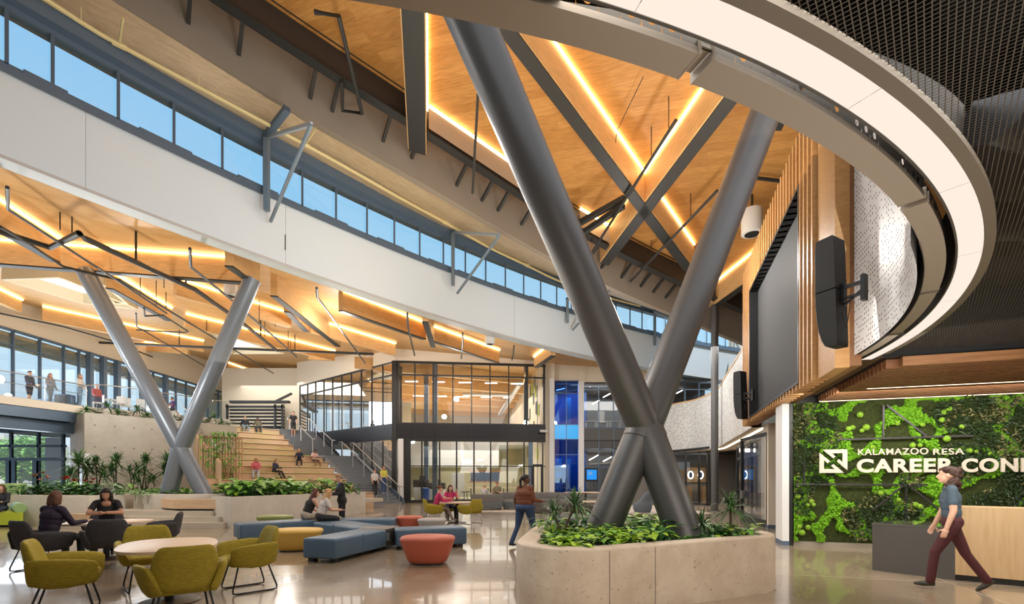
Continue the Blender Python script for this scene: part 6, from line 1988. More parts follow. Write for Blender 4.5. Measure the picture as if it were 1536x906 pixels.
# slatted trellis with vines
tx = [at(300 + 63 * k / 15, 700, 24.6 + 1.2 * k / 15) for k in range(16)]
tr_ = thing('slat_trellis', 'wooden slat screen overgrown with vines beside the bleacher', 'trellis', tx[8])
for k, p in enumerate(tx):
    b = MB(); b.box((p.x, p.y, (.95 + 3.78) / 2), (.055, .12, 2.83), .6); b.build('slat', M['trellis'], tr_, smooth=0)
b = MB(); b.bar(tx[0] + V(0, .12, 3.7 - tx[0].z), tx[-1] + V(0, .12, 3.7 - tx[-1].z), .06, .08); b.bar(tx[0] + V(0, .12, 1.2 - tx[0].z), tx[-1] + V(0, .12, 1.2 - tx[-1].z), .06, .08); b.build('rail', M['trellis'], tr_, smooth=0)
vn = thing('climbing_vine', 'green vine hanging over the wooden slat screen', 'plant', tx[5]); r = random.Random(8); b = MB()
for k in range(420):
    i = min(14, max(0, int(r.gauss(6 if r.random() < .6 else 10, 3)))); p = tx[i] + (tx[i + 1] - tx[i]) * r.random()
    z = 3.75 - 2.5 * (r.random() ** 1.25)
    add_leaf(b, V(p.x, p.y - .1, z), V(r.uniform(-1, 1), -.6, r.uniform(-1, .4)), .13, .10, 0, .3)
b.build('foliage', M['leaf'], vn, smooth=60)
b = MB()
for k in range(14):
    p = tx[k]; b.tube([V(p.x, p.y - .07, 3.8), V(p.x + r.uniform(-.1, .1), p.y - .08, 2.6), V(p.x + r.uniform(-.2, .2), p.y - .08, 1.6)], .01, 4)
b.build('stems', M['stem'], vn)
sv = [spiky(71, .1, 18, .55, .07, trunk=False, m='leaf', droop=.15)]
for k in range(5):
    p = tx[2 + 2 * k]; one(sv[0], TR(p.x + .1, p.y + .45, 3.72, k, .8), '%s upright sword-leaved plant over the slat screen, counting from the far X column' % nth(k), 'sword leaved plants over the slat screen')
one(gz[2], TR(*(BP(4.2, SL + .5)).xy, 4.3, 1, .9), 'grassy plant at the bleacher side wall above the slat screen')
for o in pr + sp + pb + pf + pfl + pi_ + dr + gz + sv:
    drop(o)
# ================================================================ furniture
def ring_loft(b, rings, m=0):
    b.loft(rings, m, closed=True)
    b.add(rings[0], [tuple(range(len(rings[0])))[::-1]], m); b.add(rings[-1], [tuple(range(len(rings[-1])))], m)
def rrect(hx, hy, n=20, pw=4.0):
    out = []
    for j in range(n):
        a = 2 * pi * j / n; ca, sa = cos(a), sin(a)
        k = (abs(ca) ** pw + abs(sa) ** pw) ** (-1 / pw)
        out.append((hx * k * ca, hy * k * sa))
    return out
def make_chair(fab, leg='black'):
    t = thing('lounge_chair', 'x', 'chair')
    b = MB(); rings = []
    for z, w, th in ((.385, .20, .02), (.39, .245, .045), (.45, .272, .055), (.55, .292, .055), (.65, .288, .052), (.74, .27, .047), (.80, .25, .04), (.835, .225, .028), (.85, .19, .008)):
        y0 = -.245 - .22 * (z - .39)
        rings.append([V(x, y0 + y + .75 * x * x, z) for x, y in rrect(w, th, 24, 3.2)])
    ring_loft(b, rings); b.build('backrest', M[fab], t, smooth=60, local=True)
    for s in (-1, 1):
        b = MB(); rings = []
        for k, (y, zt, zb, x, th) in enumerate(((-.30, .62, .42, .262, .01), (-.28, .66, .375, .272, .035), (-.12, .665, .335, .310, .048), (.04, .655, .335, .328, .050), (.19, .64, .36, .330, .046), (.265, .62, .39, .322, .036), (.29, .59, .43, .316, .01))):
            c = (zt + zb) / 2; h = (zt - zb) / 2
            rings.append([V(s * (x + (u if True else 0) + .05 * (v / max(h, .01))), y, c + v) for u, v in rrect(th, h, 20, 3.2)])
        ring_loft(b, rings if s > 0 else [r[::-1] for r in rings]); b.build('armrest', M[fab], t, smooth=60, local=True)
    b = MB(); b.rbox((0, .01, .415), (.55, .54, .12), .05, 4); b.build('seat', M[fab], t, smooth=60, local=True)
    b = MB()
    for s in (-1, 1):
        x0, x1 = s * .21, s * .265
        b.tube([V(x0, .17, .37), V(x1, .25, .06), V(x1, .245, .02), V(x1, .20, .012), V(x1, -.24, .012), V(x1, -.285, .02), V(x1, -.29, .06), V(x0, -.19, .37)], .011, 8)
    b.bar((-.21, .17, .37), (.21, .17, .37), .02, .02); b.bar((-.21, -.19, .37), (.21, -.19, .37), .02, .02)
    sl = b.build('sled_frame', M[leg], t, smooth=50, local=True)
    for x1 in (-.265, .265):
        for y in (.17, -.19):
            b = MB(); b.box((x1, y, .006), (.03, .05, .012)); b.build('glide', M['black'], sl, smooth=0, local=True)
    return t
PROTO = []
def face(x, y, tx, ty):
    return atan2(ty - y, tx - x) - pi / 2
ol = make_chair('olive'); gy = make_chair('gray_tw'); tp = make_chair('taupe_tw'); olc = make_chair('olive', 'chrome')
PROTO += [ol, gy, tp, olc]
def chair(proto, x, y, tx, ty, label, group, s=1.0):
    return one(proto, TR(x, y, 0, face(x, y, tx, ty), s), label, group)
def pw_table(label, c, L, Wd, ang, z, top='tabletop'):
    t = thing('cafe_table', label, 'table', (c[0], c[1], 0))
    b = MB(); b.lathe([(.96, z - .04), (1, z - .035), (1, z - .004), (.99, z)], 56, (c[0], c[1], 0), 0, L / 2, Wd / 2, ang, 2.7); b.build('tabletop', M[top], t, smooth=40)
    b = MB(); b.lathe([(.05, .02), (.05, z - .06)], 16, (c[0], c[1], 0)); pd = b.build('pedestal', M['black'], t)
    b = MB(); b.lathe([(.32, 0), (.33, .01), (.30, .02), (.06, .03)], 32, (c[0], c[1], 0)); b.build('base', M['black'], pd)
    b = MB(); b.box((c[0], c[1], z - .055), (.5, .1, .03), ang); b.build('support_plate', M['dark'], t, smooth=0)
    return t
TA = (-4.22, 5.95); td = V(-.52, .85, 0).normalized(); ta = atan2(td.y, td.x)
pw_table('pale oak table with rounded ends among the olive chairs', TA, 1.42, 1.02, ta, .715)
chair(ol, -3.42, 5.02, -4.0, 5.7, 'olive tweed chair with its back to the viewer, in front of the nearest oak table', 'olive chairs at the nearest table')
chair(ol, -4.98, 5.42, -4.3, 5.9, 'olive tweed chair seen from its side, at the oak table end by the gray chairs', 'olive chairs at the nearest table')
chair(ol, -3.62, 6.62, -4.15, 6.1, 'olive tweed chair at the side of the nearest oak table toward the yellow ottoman', 'olive chairs at the nearest table')
chair(ol, -5.02, 6.72, -4.4, 6.1, 'olive tweed chair half hidden behind the nearest oak table', 'olive chairs at the nearest table')
TB = (-7.72, 9.2)
pw_table('pale oak table with papers between the charcoal chairs', TB, 1.45, 1.05, .5, .715)
chair(gy, -7.80, 8.02, -7.45, 8.95, 'charcoal chair holding the visitor in dark purple', 'charcoal chairs at the second table')
chair(gy, -6.88, 8.28, -7.4, 9.1, 'charcoal chair with its back to the viewer, empty, before the second oak table', 'charcoal chairs at the second table')
chair(gy, -7.08, 9.75, -7.7, 9.4, 'charcoal chair seen side-on at the steps side of the second oak table', 'charcoal chairs at the second table')
chair(gy, -8.38, 10.0, -7.8, 9.3, 'charcoal chair behind the second oak table, under the woman in the black top', 'charcoal chairs at the second table')
b = MB(); b.box((-8.05, 9.05, .719), (.34, .25, .006), .5); tag(b.build('paper_sheet', M['paper'], smooth=0), 'white papers spread on the second oak table', 'paper')
TC = (-1.93, 17.0)
pw_table('oak table far off between two olive chairs, shared by two people in pink', TC, 1.3, 1.0, .2, .73)
chair(olc, -2.72, 16.75, -1.9, 17.0, 'far olive chair holding the ponytailed person in pink', 'far olive chairs')
chair(olc, -1.42, 16.6, -2.0, 17.1, 'empty far olive chair facing the two people in pink', 'far olive chairs')
chair(olc, -2.35, 17.75, -1.9, 17.1, 'far olive chair behind the far oak table, under the second person in pink', 'far olive chairs')
# taupe chairs behind the near planter
TD = (3.1, 17.6)
pw_table('oak table behind the near planter with taupe chairs', TD, 1.3, 1.0, .1, .73)
chair(tp, 2.35, 16.7, 3.0, 17.5, 'taupe chair with its back to the viewer, behind the near planter', 'taupe chairs behind the near planter')
chair(tp, 2.0, 17.8, 3.0, 17.6, 'taupe chair beside the far oak table, end toward the walker in brown', 'taupe chairs behind the near planter')
chair(tp, 3.6, 18.6, 3.1, 17.7, 'taupe chair on the far side of the oak table behind the near planter', 'taupe chairs behind the near planter')
chair(tp, 1.0, 16.6, 1.8, 17.4, 'taupe chair tucked behind the walker in brown', 'taupe chairs behind the near planter')
TE = (3.35, 22.0)
pw_table('higher oak table before the long gray banquette', TE, 1.9, .8, 0, .95)
# modular blue bench star
bs = thing('modular_bench', 'dusty blue star-shaped modular bench with dark oak blocks', 'bench', (-3.4, 10.8, 0))
def seg(p0, p1, w, nm='cushion'):
    p0, p1 = V(*p0, 0), V(*p1, 0); d = p1 - p0; L = d.length; rz = atan2(d.y, d.x); c = (p0 + p1) / 2
    b = MB(); b.rbox((c.x, c.y, .255), (L, w, .37), .045, 4, rz); cu = b.build(nm, M['blue_l'], bs, smooth=60)
    b = MB(); b.box((c.x, c.y, .25), (.012, w + .006, .374), rz); b.build('seam', mat_seam, cu, smooth=0)
    n = V(-d.y, d.x, 0).normalized(); dd = d.normalized()
    for a in (-1, 1):
        for e in (-1, 1):
            q = c + dd * (a * (L / 2 - .14)) + n * (e * (w / 2 - .12)); b = MB(); b.box((q.x, q.y, .035), (.12, .12, .07), rz); b.build('foot', M['black'], cu, smooth=0)
mat_seam = mat('blue_seam', (.055, .10, .155), .5)
seg((-3.50, 8.75), (-3.02, 10.45), .70)
seg((-2.58, 10.62), (-1.12, 11.12), .72)
seg((-3.15, 11.0), (-4.75, 12.55), .85)
seg((-6.75, 11.85), (-5.30, 13.10), .80)
seg((-4.95, 13.25), (-3.25, 13.45), .85)
def blk(poly, z1, lab):
    b = MB(); b.prism(poly, 0.05, z1, 0); bk_ = b.build(lab, M['dk_block'], bs, smooth=0)
    b = MB(); b.prism(poly, z1, z1 + .012, 0); b.build('block_top', mat('block_top', (.19, .165, .14), .35), bk_, smooth=0)
blk([(-3.38, 10.52), (-2.72, 10.38), (-2.55, 10.98), (-2.75, 11.25), (-3.3, 11.0)], .43, 'dark_oak_block')
blk([(-5.35, 12.80), (-4.95, 12.55), (-4.55, 12.9), (-4.75, 13.5), (-5.2, 13.4)], .43, 'dark_oak_block')
b = MB(); p = at(581.5, 805, 10.36); b.box((p.x, p.y - .02, p.z), (.1, .02, .17), -.2); p = at(478.5, 793, 12.75); b.box((p.x - .02, p.y, p.z), (.1, .02, .17), -.7); b.build('power_outlet', M['chrome'], bs, smooth=0)
def ottoman(label, x, y, dx, dy, h, m, rz=0, pw=2.8):
    t = thing('ottoman', label, 'ottoman', (x, y, 0))
    b = MB(); b.lathe([(.62, .025), (.66, .03), (.74, .09), (.88, h * .55), (.985, h * .83), (1.0, h * .88), (.985, h * .93), (.93, h * .975), (.7, h * 1.005), (.3, h * 1.02)], 44, (x, y, 0), 0, dx / 2, dy / 2, rz, pw); b.build('cushion', M[m], t, smooth=60)
    b = MB(); b.lathe([(.6, 0), (.6, .03)], 30, (x, y, 0), 0, dx / 2, dy / 2, rz, pw); b.build('base', M['black'], t)
    b = MB(); b.tube([V(x + dx / 2 * k * cos(a), y + dy / 2 * k * sin(a), z) for a in (-1.9,) for k, z in ((.68, .03), (.75, .09), (.89, h * .55), (.992, h * .84))], .004, 5); b.build('seam', M['dk_block'], t)
ottoman('mustard yellow ottoman beside the blue bench', -4.62, 10.35, 1.08, .85, .46, 'yellow', .2)
ottoman('big coral ottoman in front of the blue bench', -1.52, 8.72, .98, .78, .50, 'coral', 0)
ottoman('small coral ottoman behind the blue bench', -3.0, 14.1, .78, .7, .45, 'coral')
ottoman('pale gray ottoman behind the blue bench, near the far oak table', -2.25, 13.6, .8, .7, .42, 'grayfab2' if 'grayfab2' in M else M.setdefault('grayfab2', mat('pale_gray_vinyl', (.42, .40, .38), .6)) and 'grayfab2')
ottoman('moss green ottoman between the blue bench and the pale planter', -7.05, 15.1 - .7, 1.0, .8, .45, 'green_o')
ottoman('dark green ottoman beside the woman in black suit', -5.35, 14.1, .7, .6, .44, 'green_o')
# gray sofa with chaise
def sofa(label, x, y, w, d, rz, m1, m2):
    t = thing('sofa', label, 'sofa', (x, y, 0), rz)
    b = MB(); b.rbox((0, 0, .26), (w, d, .34), .04); b.build('seat', M[m2], t, smooth=60, local=True)
    b = MB(); b.rbox((0, -d / 2 + .12, .60), (w, .22, .40), .05); b.build('backrest', M[m1], t, smooth=60, local=True)
    b = MB()
    for sx in (-1, 1):
        for sy in (-1, 1): b.box((sx * (w / 2 - .1), sy * (d / 2 - .1), .045), (.06, .06, .09))
    b.build('leg', M['black'], t, smooth=0, local=True)
    return t
sofa('gray two-tone sofa seen from behind, before the glass workshop', -1.25, 24.3, 1.5, .9, .0, 'grayfab', 'slatefab')
sofa('gray sofa end turned toward the glass workshop, beside the two-tone sofa', .05, 24.8, 1.0, .9, 1.4, 'grayfab', 'slatefab')
sofa('long gray banquette before the blue glass bay', 2.6, 27.4, 7.4, .8, pi, 'grayfab', 'grayfab')
b = MB(); b.prism(rounded([(-1.8, 22.6), (9, 21.2), (9, 28.5), (-2.3, 28.5)], .6), .001, .012)
tag(b.build('area_carpet', M['rug'], smooth=0), 'pale carpet area under the gray sofas behind the near X-shaped column', 'carpet')
p = onz(964, 769, 0)
t = thing('lounge_pod_chair', 'blue-gray teardrop lounge chair seen under the near X-shaped column', 'chair', p, radians(35))
b = MB(); rings = []
for z, w, y0, th in ((.02, .30, .02, .34), (.2, .38, .02, .40), (.38, .40, .0, .40), (.46, .38, -.06, .30), (.6, .34, -.18, .16), (.75, .28, -.24, .12), (.88, .20, -.28, .08), (.95, .08, -.30, .03)):
    rings.append([V(x, y0 + y, z) for x, y in rrect(w, th, 20, 2.6)])
ring_loft(b, rings); b.build('shell', mat('blue_gray_felt', (.14, .17, .21), .8), t, smooth=60, local=True)
b = MB(); b.rbox((0, .12, .42), (.55, .45, .12), .05); b.build('cushion', M['taupe_tw'], t, smooth=60, local=True)
# long lime bench receding from the frame edge
t = thing('sofa', 'long lime green bench with pale seafoam bolster back at the entrance side', 'sofa', (-16.5, 15.6, 0))
R0 = V(-15.5, 15.35, 0); dB = V(-.76, .65, 0)
b = MB(); b.prism(rounded([tuple(p[:2]) for p in (R0, R0 + V(-2.6, -.05, 0), R0 + V(-2.6, 0, 0) + dB * 7, R0 + dB * 7)], .06, 3), .07, .47); b.build('seat', M['lime'], t, smooth=40)
b = MB(); b.prism([tuple(p[:2]) for p in (R0 + V(-.1, .1, 0), R0 + V(-2.5, .1, 0), R0 + V(-2.5, 0, 0) + dB * 6.9, R0 + V(-.1, 0, 0) + dB * 6.9)], 0, .07); b.build('plinth', M['black'], t, smooth=0)
b = MB()
for k in range(8):
    p0 = R0 + V(-.22, .10, 0) + dB * (.06 + .85 * k); p1 = p0 + dB * .83
    b.tube([p0 + V(0, 0, .60), p0 + dB * .03 + V(0, 0, .60), p1 - dB * .03 + V(0, 0, .60), p1 + V(0, 0, .60)], [.13, .165, .165, .13], 16)
b.build('bolster', M['seafoam'], t, smooth=50)
b = MB(); p0 = R0 + V(-.215, .095, .60); b.tube([p0 - dB * .02, p0 + dB * .04], [.155, .17], 16); b.build('bolster_end', M['sage'], t, smooth=50)
t = thing('high_back_booth', 'sage green high booth panel behind the lime bench', 'booth', (-18.2, 17.6, 0))
b = MB(); b.rbox((-18.15, 17.6, .70), (.55, .5, 1.36), .05); b.build('panel', M['sage'], t, smooth=60)
b = MB(); b.box((-18.15, 17.6, .03), (.5, .45, .06)); b.build('plinth', M['black'], t, smooth=0)
# white cafe tables and chairs up on the balcony
def plchair(x, y, rz, label, z=ZD):
    t = thing('cafe_chair', label, 'chair', (x, y, z), rz)
    b = MB(); b.rbox((0, 0, .45), (.46, .44, .04), .015); b.build('seat', M['white_pl'], t, local=True)
    b = MB(); b.rbox((0, -.22, .68), (.46, .04, .42), .015); b.build('backrest', M['white_pl'], t, local=True)
    b = MB()
    for sx in (-1, 1):
        for sy in (-1, 1): b.tube([V(sx * .18, sy * .18, .44), V(sx * .22, sy * .22, 0)], .014, 6)
    b.build('leg', M['chrome'], t, local=True)
for k, (px, Y, rz) in enumerate(((147, 26.0, 2.4), (178, 26.3, 3.3), (189, 27.2, .6), (207, 27.5, 1.2), (219, 27.8, -1.2), (253, 29.6, 3.1))):
    x = (px - CX) / F * Y
    plchair(x, Y, rz, '%s white cafe chair on the balcony, counting from the entrance side' % nth(k))
for k, (px, Y) in enumerate(((169, 26.8), (232, 28.6))):
    x = (px - CX) / F * Y
    t = thing('cafe_table', ('white cafe table on the balcony over the concrete wall corner', 'white cafe table on the balcony behind the far X column')[k], 'table', (x, Y, ZD))
    b = MB(); b.lathe([(.40, .71), (.41, .73), (.40, .74)], 24, (x, Y, ZD)); b.build('tabletop', M['white_pl'], t)
    b = MB(); b.lathe([(.03, .02), (.03, .71)], 10, (x, Y, ZD)); b.lathe([(.25, 0), (.24, .02)], 16, (x, Y, ZD)); b.build('pedestal', M['chrome'], t)
x = (103 - CX) / F * 24.6
t = thing('storage_cube', 'dark blue-gray storage cube standing on the balcony', 'cabinet', (x, 24.4, ZD))
b = MB(); b.rbox((x, 24.4, ZD + .3), (.7, .45, .6), .02); b.build('body', M['bluesteel'], t)
b = MB(); b.rbox((x, 24.16, ZD + .3), (.6, .03, .5), .01); b.build('door', M['graydesk'], t)
# security camera on the cream wall
p = at(816, 647, 32.2)
t = thing('security_camera', 'small white security camera on the cream wall beside the glass box', 'camera', p)
b = MB(); b.tube([p + V(-.25, -.2, 0), p + V(.15, 0, 0)], .09, 10); b.build('housing', M['white_pl'], t)
b = MB(); b.bar(p + V(.15, 0, 0), p + V(.3, .3, 0), .06, .06); b.build('arm', M['white_pl'], t)
# ================================================================ people
SK = {'light': (0.62, 0.36, 0.25), 'tan': (0.50, 0.27, 0.17), 'brown': (0.20, 0.095, 0.055), 'deep': (0.13, 0.06, 0.035)}
PM = {}
def cm(c, rough=.75):
    k = tuple(round(x, 4) for x in c) + (rough,)
    if k not in PM:
        PM[k] = mat('cloth_%d' % len(PM), c, rough, var=.10, scale=14)
        PM[k].name = 'cloth_or_skin'
    return PM[k]
def rotx(v, a): return V(v[0], v[1] * cos(a) - v[2] * sin(a), v[1] * sin(a) + v[2] * cos(a))
def rotz(v, a): return V(v[0] * cos(a) - v[1] * sin(a), v[0] * sin(a) + v[1] * cos(a), v[2])

def remesh(mb, voxel, smooth_it=2):
    me = bpy.data.meshes.new('tmp'); me.from_pydata(mb.v, [], mb.f); me.update()
    o = bpy.data.objects.new('tmp', me); COL.objects.link(o)
    md = o.modifiers.new('r', 'REMESH'); md.mode = 'VOXEL'; md.voxel_size = voxel; md.adaptivity = 0
    dg = bpy.context.evaluated_depsgraph_get()
    r = bpy.data.meshes.new_from_object(o.evaluated_get(dg))
    bpy.data.objects.remove(o); bpy.data.meshes.remove(me)
    bm = bmesh.new(); bm.from_mesh(r); bpy.data.meshes.remove(r)
    for _ in range(smooth_it): bmesh.ops.smooth_vert(bm, verts=bm.verts, factor=.5, use_axis_x=True, use_axis_y=True, use_axis_z=True)
    return bm

class Body:
    def __init__(s): s.p = []; s.mb = MB(); s.paint = []
    def cap(s, a, b, ra, rb, reg, n=10):
        a, b = Vector(a), Vector(b)
        s.p.append(('c', a, b, ra, rb, reg))
        s.mb.ell(a, (ra,) * 3, n); s.mb.ell(b, (rb,) * 3, n)
        if (b - a).length > 1e-4: s.mb.tube([a, b], [ra, rb], n)
    def ell(s, c, r, reg, M3=None, n=14):
        s.p.append(('e', Vector(c), M3, Vector(r), min(r), reg))
        s.mb.ell(c, r, n, 0, M3)
    def region(s, q):
        best, reg = 1e9, 0
        for c, r, g in s.paint:
            if (q - c).length < r: return g
        for p in s.p:
            if p[0] == 'c':
                ab = p[2] - p[1]; L2 = ab.length_squared
                t = 0 if L2 < 1e-9 else max(0, min(1, (q - p[1]).dot(ab) / L2))
                d = (q - p[1] - ab * t).length - (p[3] + (p[4] - p[3]) * t)
            else:
                l = q - p[1]
                if p[2] is not None: l = p[2].transposed() @ l
                k = sqrt((l.x / p[3].x) ** 2 + (l.y / p[3].y) ** 2 + (l.z / p[3].z) ** 2)
                d = (k - 1) * p[4]
            if d < best: best, reg = d, p[5]
        return reg
SKIN, TOP, BOT, SHOE, EYE, LIP, WHITE, TOP2 = range(8)

def person(label, loc, rz, H=1.68, skin='light', top=(.1, .1, .1), bot=(.05, .05, .07), shoe=(.03, .03, .03), hair=(.06, .03, .015), style='long',
           sleeve='short', legs='long', voxel=.018, hipz=.93, lean=0.0, side=0.0, head=(0.0, 0.0), R=None, L=None, RL=None, LL=None, wide=1.0, face=True, top2=None, jacket=False, twist=0.0, rfoot=None, lfoot=None, neckline=.0, hands=True):
    """joint directions are in the person's frame: +Y ahead, +X to the right hand, +Z up"""
    k = H / 1.7
    B = Body()
    hip = V(0, 0, hipz)
    S = lambda v: Vector(v)
    up = rotx(V(0, 0, 1), -lean); fw = rotx(V(0, 1, 0), -lean)
    rt = V(cos(side), 0, -sin(side)); up = V(up.x + sin(side), up.y, up.z).normalized()
    rt2 = rotz(rt, twist)
    waist = hip + up * .15 * k; chest = hip + up * .34 * k; sh = hip + up * .475 * k; neck = hip + up * .545 * k + fw * .01
    w = wide
    # torso as overlapping flattened masses
    def Mx(r, f, u): return Matrix((r, f, u)).transposed()
    T3 = Mx(rt, fw, up); T4 = Mx(rt2, rotz(fw, twist), up)
    topw = TOP
    B.ell(hip + up * .02 * k, (.168 * k * w, .118 * k * w, .115 * k), BOT, T3)
    B.ell(waist, (.142 * k * w, .105 * k * w, .13 * k), topw, T3)
    B.ell(hip + up * .25 * k + fw * .005, (.148 * k * w, .108 * k * w, .14 * k), topw, T3)
    B.ell(chest, (.162 * k * w, .112 * k * w, .14 * k), topw, T4)
    B.ell(chest + fw * .055 * k - up * .03 * k, (.12 * k * w, .07 * k * w, .075 * k), topw, T4)
    B.cap(sh - rt2 * .135 * k, sh + rt2 * .135 * k, .062 * k, .062 * k, topw)
    if jacket:
        B.ell(hip - up * .02 * k, (.185 * k * w, .13 * k * w, .18 * k), topw, T3)
        B.ell(chest + fw * .085 * k, (.045 * k, .04 * k, .17 * k), TOP2, T4)
    B.cap(sh + up * .01 * k, neck + up * .03 * k, .056 * k, .05 * k, SKIN)
    if neckline: B.ell(sh + fw * .062 * k - up * .01 * k, (.075 * k, .05 * k, .07 * k), SKIN, T4)
    # head
    yaw, pitch = head
    def hd(v):
        return rotz(rotx(V(*v), -pitch), yaw)
    hup, hfw, hrt = hd((0, 0, 1)), hd((0, 1, 0)), hd((1, 0, 0))
    H3 = Mx(hrt, hfw, hup)
    hc = neck + hup * .125 * k + hfw * .018 * k
    P = lambda x, y, z: hc + (hrt * x + hfw * y + hup * z) * k
    B.ell(P(0, -.012, .025), (.074 * k, .092 * k, .088 * k), SKIN, H3)
    B.ell(P(0, .022, -.035), (.060 * k, .066 * k, .078 * k), SKIN, H3)
    B.ell(P(0, .058, -.088), (.028 * k, .026 * k, .022 * k), SKIN, H3)
    if face:
        B.cap(P(0, .083, .008), P(0, .104, -.028), .010 * k, .0145 * k, SKIN, 8)
        for s in (-1, 1):
            B.ell(P(s * .075, -.005, -.012), (.012 * k, .02 * k, .03 * k), SKIN, H3, 8)
            if voxel < .0105: B.paint.append((P(s * .031, .084, .006), .0078 * k, EYE))
            if voxel < .009: B.paint += [(P(s * (.02 + .008 * j), .086 - .003 * j, .026), .0058 * k, EYE) for j in range(4)]
        B.cap(P(-.019, .083, -.056), P(.019, .083, -.056), .0085 * k, .0085 * k, LIP, 6)
    # limbs
    def arm(s, d, hand_open=.35):
        ua, fa = Vector(d[0]).normalized(), Vector(d[1]).normalized()
        S0 = sh + rt2 * s * .165 * k - up * .01 * k
        E = S0 + ua * .285 * k; Wr = E + fa * .245 * k
        rA, rE, rW = .052 * k * (w * .5 + .5), .041 * k, .029 * k
        if sleeve == 'long':
            B.cap(S0, E, rA + .008, rE + .010, TOP); B.cap(E, Wr, rE + .010, rW + .009, TOP)
        elif sleeve == 'none':
            B.cap(S0, E, rA, rE, SKIN); B.cap(E, Wr, rE, rW, SKIN)
        else:
            Mid = S0 + ua * .17 * k
            B.cap(S0, Mid, rA + .008, rA + .008, TOP); B.cap(Mid, E, rA - .004, rE, SKIN); B.cap(E, Wr, rE, rW, SKIN)
        # hand: palm, four fingers, thumb
        side_ = fa.cross(V(0, 0, 1))
        if side_.length < .2: side_ = V(0, 1, 0) - fa * fa.y
        side_.normalize(); nrm = side_.cross(fa).normalized()
        if abs(fa.z) > .6: nrm, side_ = rt * -s, (rt * -s).cross(fa).normalized()
        pc = Wr + fa * .045 * k
        B.ell(pc, (.040 * k, .05 * k, .018 * k), SKIN, Mx(side_, fa, nrm), 10)
        if hands:
            for i, ln in enumerate((.062, .072, .067, .052)):
                o = pc + side_ * (.028 - .0187 * i) * k + fa * .035 * k
                a = o + (fa + nrm * .15).normalized() * ln * .55 * k; c = a + (fa + nrm * .75).normalized() * ln * .5 * k
                B.cap(o, a, .0095 * k, .0088 * k, SKIN, 6); B.cap(a, c, .0088 * k, .0075 * k, SKIN, 6)
            o = pc + side_ * .034 * k - fa * .012 * k
            a = o + (side_ * .75 + fa * .6 + nrm * .35).normalized() * .04 * k
            B.cap(o, a, .012 * k, .0105 * k, SKIN, 6); B.cap(a, a + (fa * .9 + nrm * .4).normalized() * .03 * k, .0105 * k, .009 * k, SKIN, 6)
        return Wr
    R = R or ((.12, .0, -1), (.05, .25, -1)); L = L or ((-.12, .0, -1), (-.05, .25, -1))
    hr = arm(1, R); hl = arm(-1, L)
    def leg(s, d, foot=None):
        th, sn = Vector(d[0]).normalized(), Vector(d[1]).normalized()
        h0 = hip + rt * s * .088 * k * w - up * .02 * k
        Kn = h0 + th * .425 * k; An = Kn + sn * .40 * k
        r0, r1, r2 = .088 * k * (w * .6 + .4), .062 * k, .043 * k
        if legs == 'long':
            B.cap(h0, Kn, r0, r1, BOT); B.cap(Kn, An, r1 - .002, r2 + .012, BOT)
        else:
            md = h0 + th * .36 * k
            B.cap(h0, md, r0, r1 + .016, BOT); B.cap(md, Kn, r1 - .006, r1 - .010, SKIN)
            B.cap(Kn, Kn + sn * .15 * k, r1 - .008, r1 - .008, SKIN); B.cap(Kn + sn * .15 * k, An, r1 - .008, r2 - .006, SKIN)
        f = Vector(foot).normalized() if foot else V(0, 1, -.12).normalized()
        B.cap(An + sn * .0, An + sn * .035 * k, r2 - .006, .036 * k, SKIN if legs != 'long' else SHOE)
        heel = An + sn * .045 * k - f * .03 * k
        toe = An + sn * .055 * k + f * .155 * k
        B.cap(heel, An + sn * .05 * k + f * .07 * k, .034 * k, .038 * k, SHOE); B.cap(An + sn * .05 * k + f * .07 * k, toe, .038 * k, .024 * k, SHOE)
        return An
    RL = RL or ((.04, 0, -1), (.0, -.04, -1)); LL = LL or ((-.04, 0, -1), (.0, -.04, -1))
    leg(1, RL, rfoot); leg(-1, LL, lfoot)
    t = thing('person', label, 'person', loc, rz)
    bm = remesh(B.mb, voxel, 2 if voxel < .015 else 1)
    mats = [cm(SK[skin], .55), cm(top), cm(bot), cm(shoe, .5), cm((.015, .012, .01), .3), cm([x * y for x, y in zip(SK[skin], (.85, .5, .5))], .5), cm((.8, .8, .8)), cm(top2 or top)]
    mb = MB(); mb.frombm(bm)
    mb.m = []
    for f in mb.f:
        q = V(0, 0, 0)
        for i in f: q += Vector(mb.v[i])
        mb.m.append(B.region(q / len(f)))
    mb.build('body', mats, t, smooth=180, local=True)
    # hair
    hb = Body()
    C = lambda x, y, z, rx, ry, rz_: hb.ell(P(x, y, z), (rx * k, ry * k, rz_ * k), 0, H3, 12)
    C(0, -.022, .042, .083, .094, .086)
    if style in ('long', 'pony', 'blonde'): C(0, .012, .082, .066, .06, .036)
    if style == 'short' or style == 'cap': C(0, .015, .09, .07, .068, .04)
    if style in ('long', 'blonde'):
        back = -hfw
        for s in (-1, 0, 1):
            a = P(s * .055, -.05 if s == 0 else -.035, .0)
            m_ = a + (hup * -.14 + hfw * (-.03)) * k
            e = m_ + (up * -.16 - fw * .015) * k
            hb.cap(a, m_, .05 * k, .052 * k, 0); hb.cap(m_, e, .052 * k, .03 * k, 0)
        for s in (-1, 1): hb.cap(P(s * .068, .0, .03), P(s * .075, .02, -.14), .022 * k, .026 * k, 0)
    elif style == 'bob':
        for s in (-1, 0, 1): hb.cap(P(s * .05, -.05, .0), P(s * .055, -.055, -.11), .05 * k, .045 * k, 0)
        for s in (-1, 1): hb.cap(P(s * .07, .0, .03), P(s * .072, .0, -.10), .022 * k, .028 * k, 0)
    elif style == 'pony':
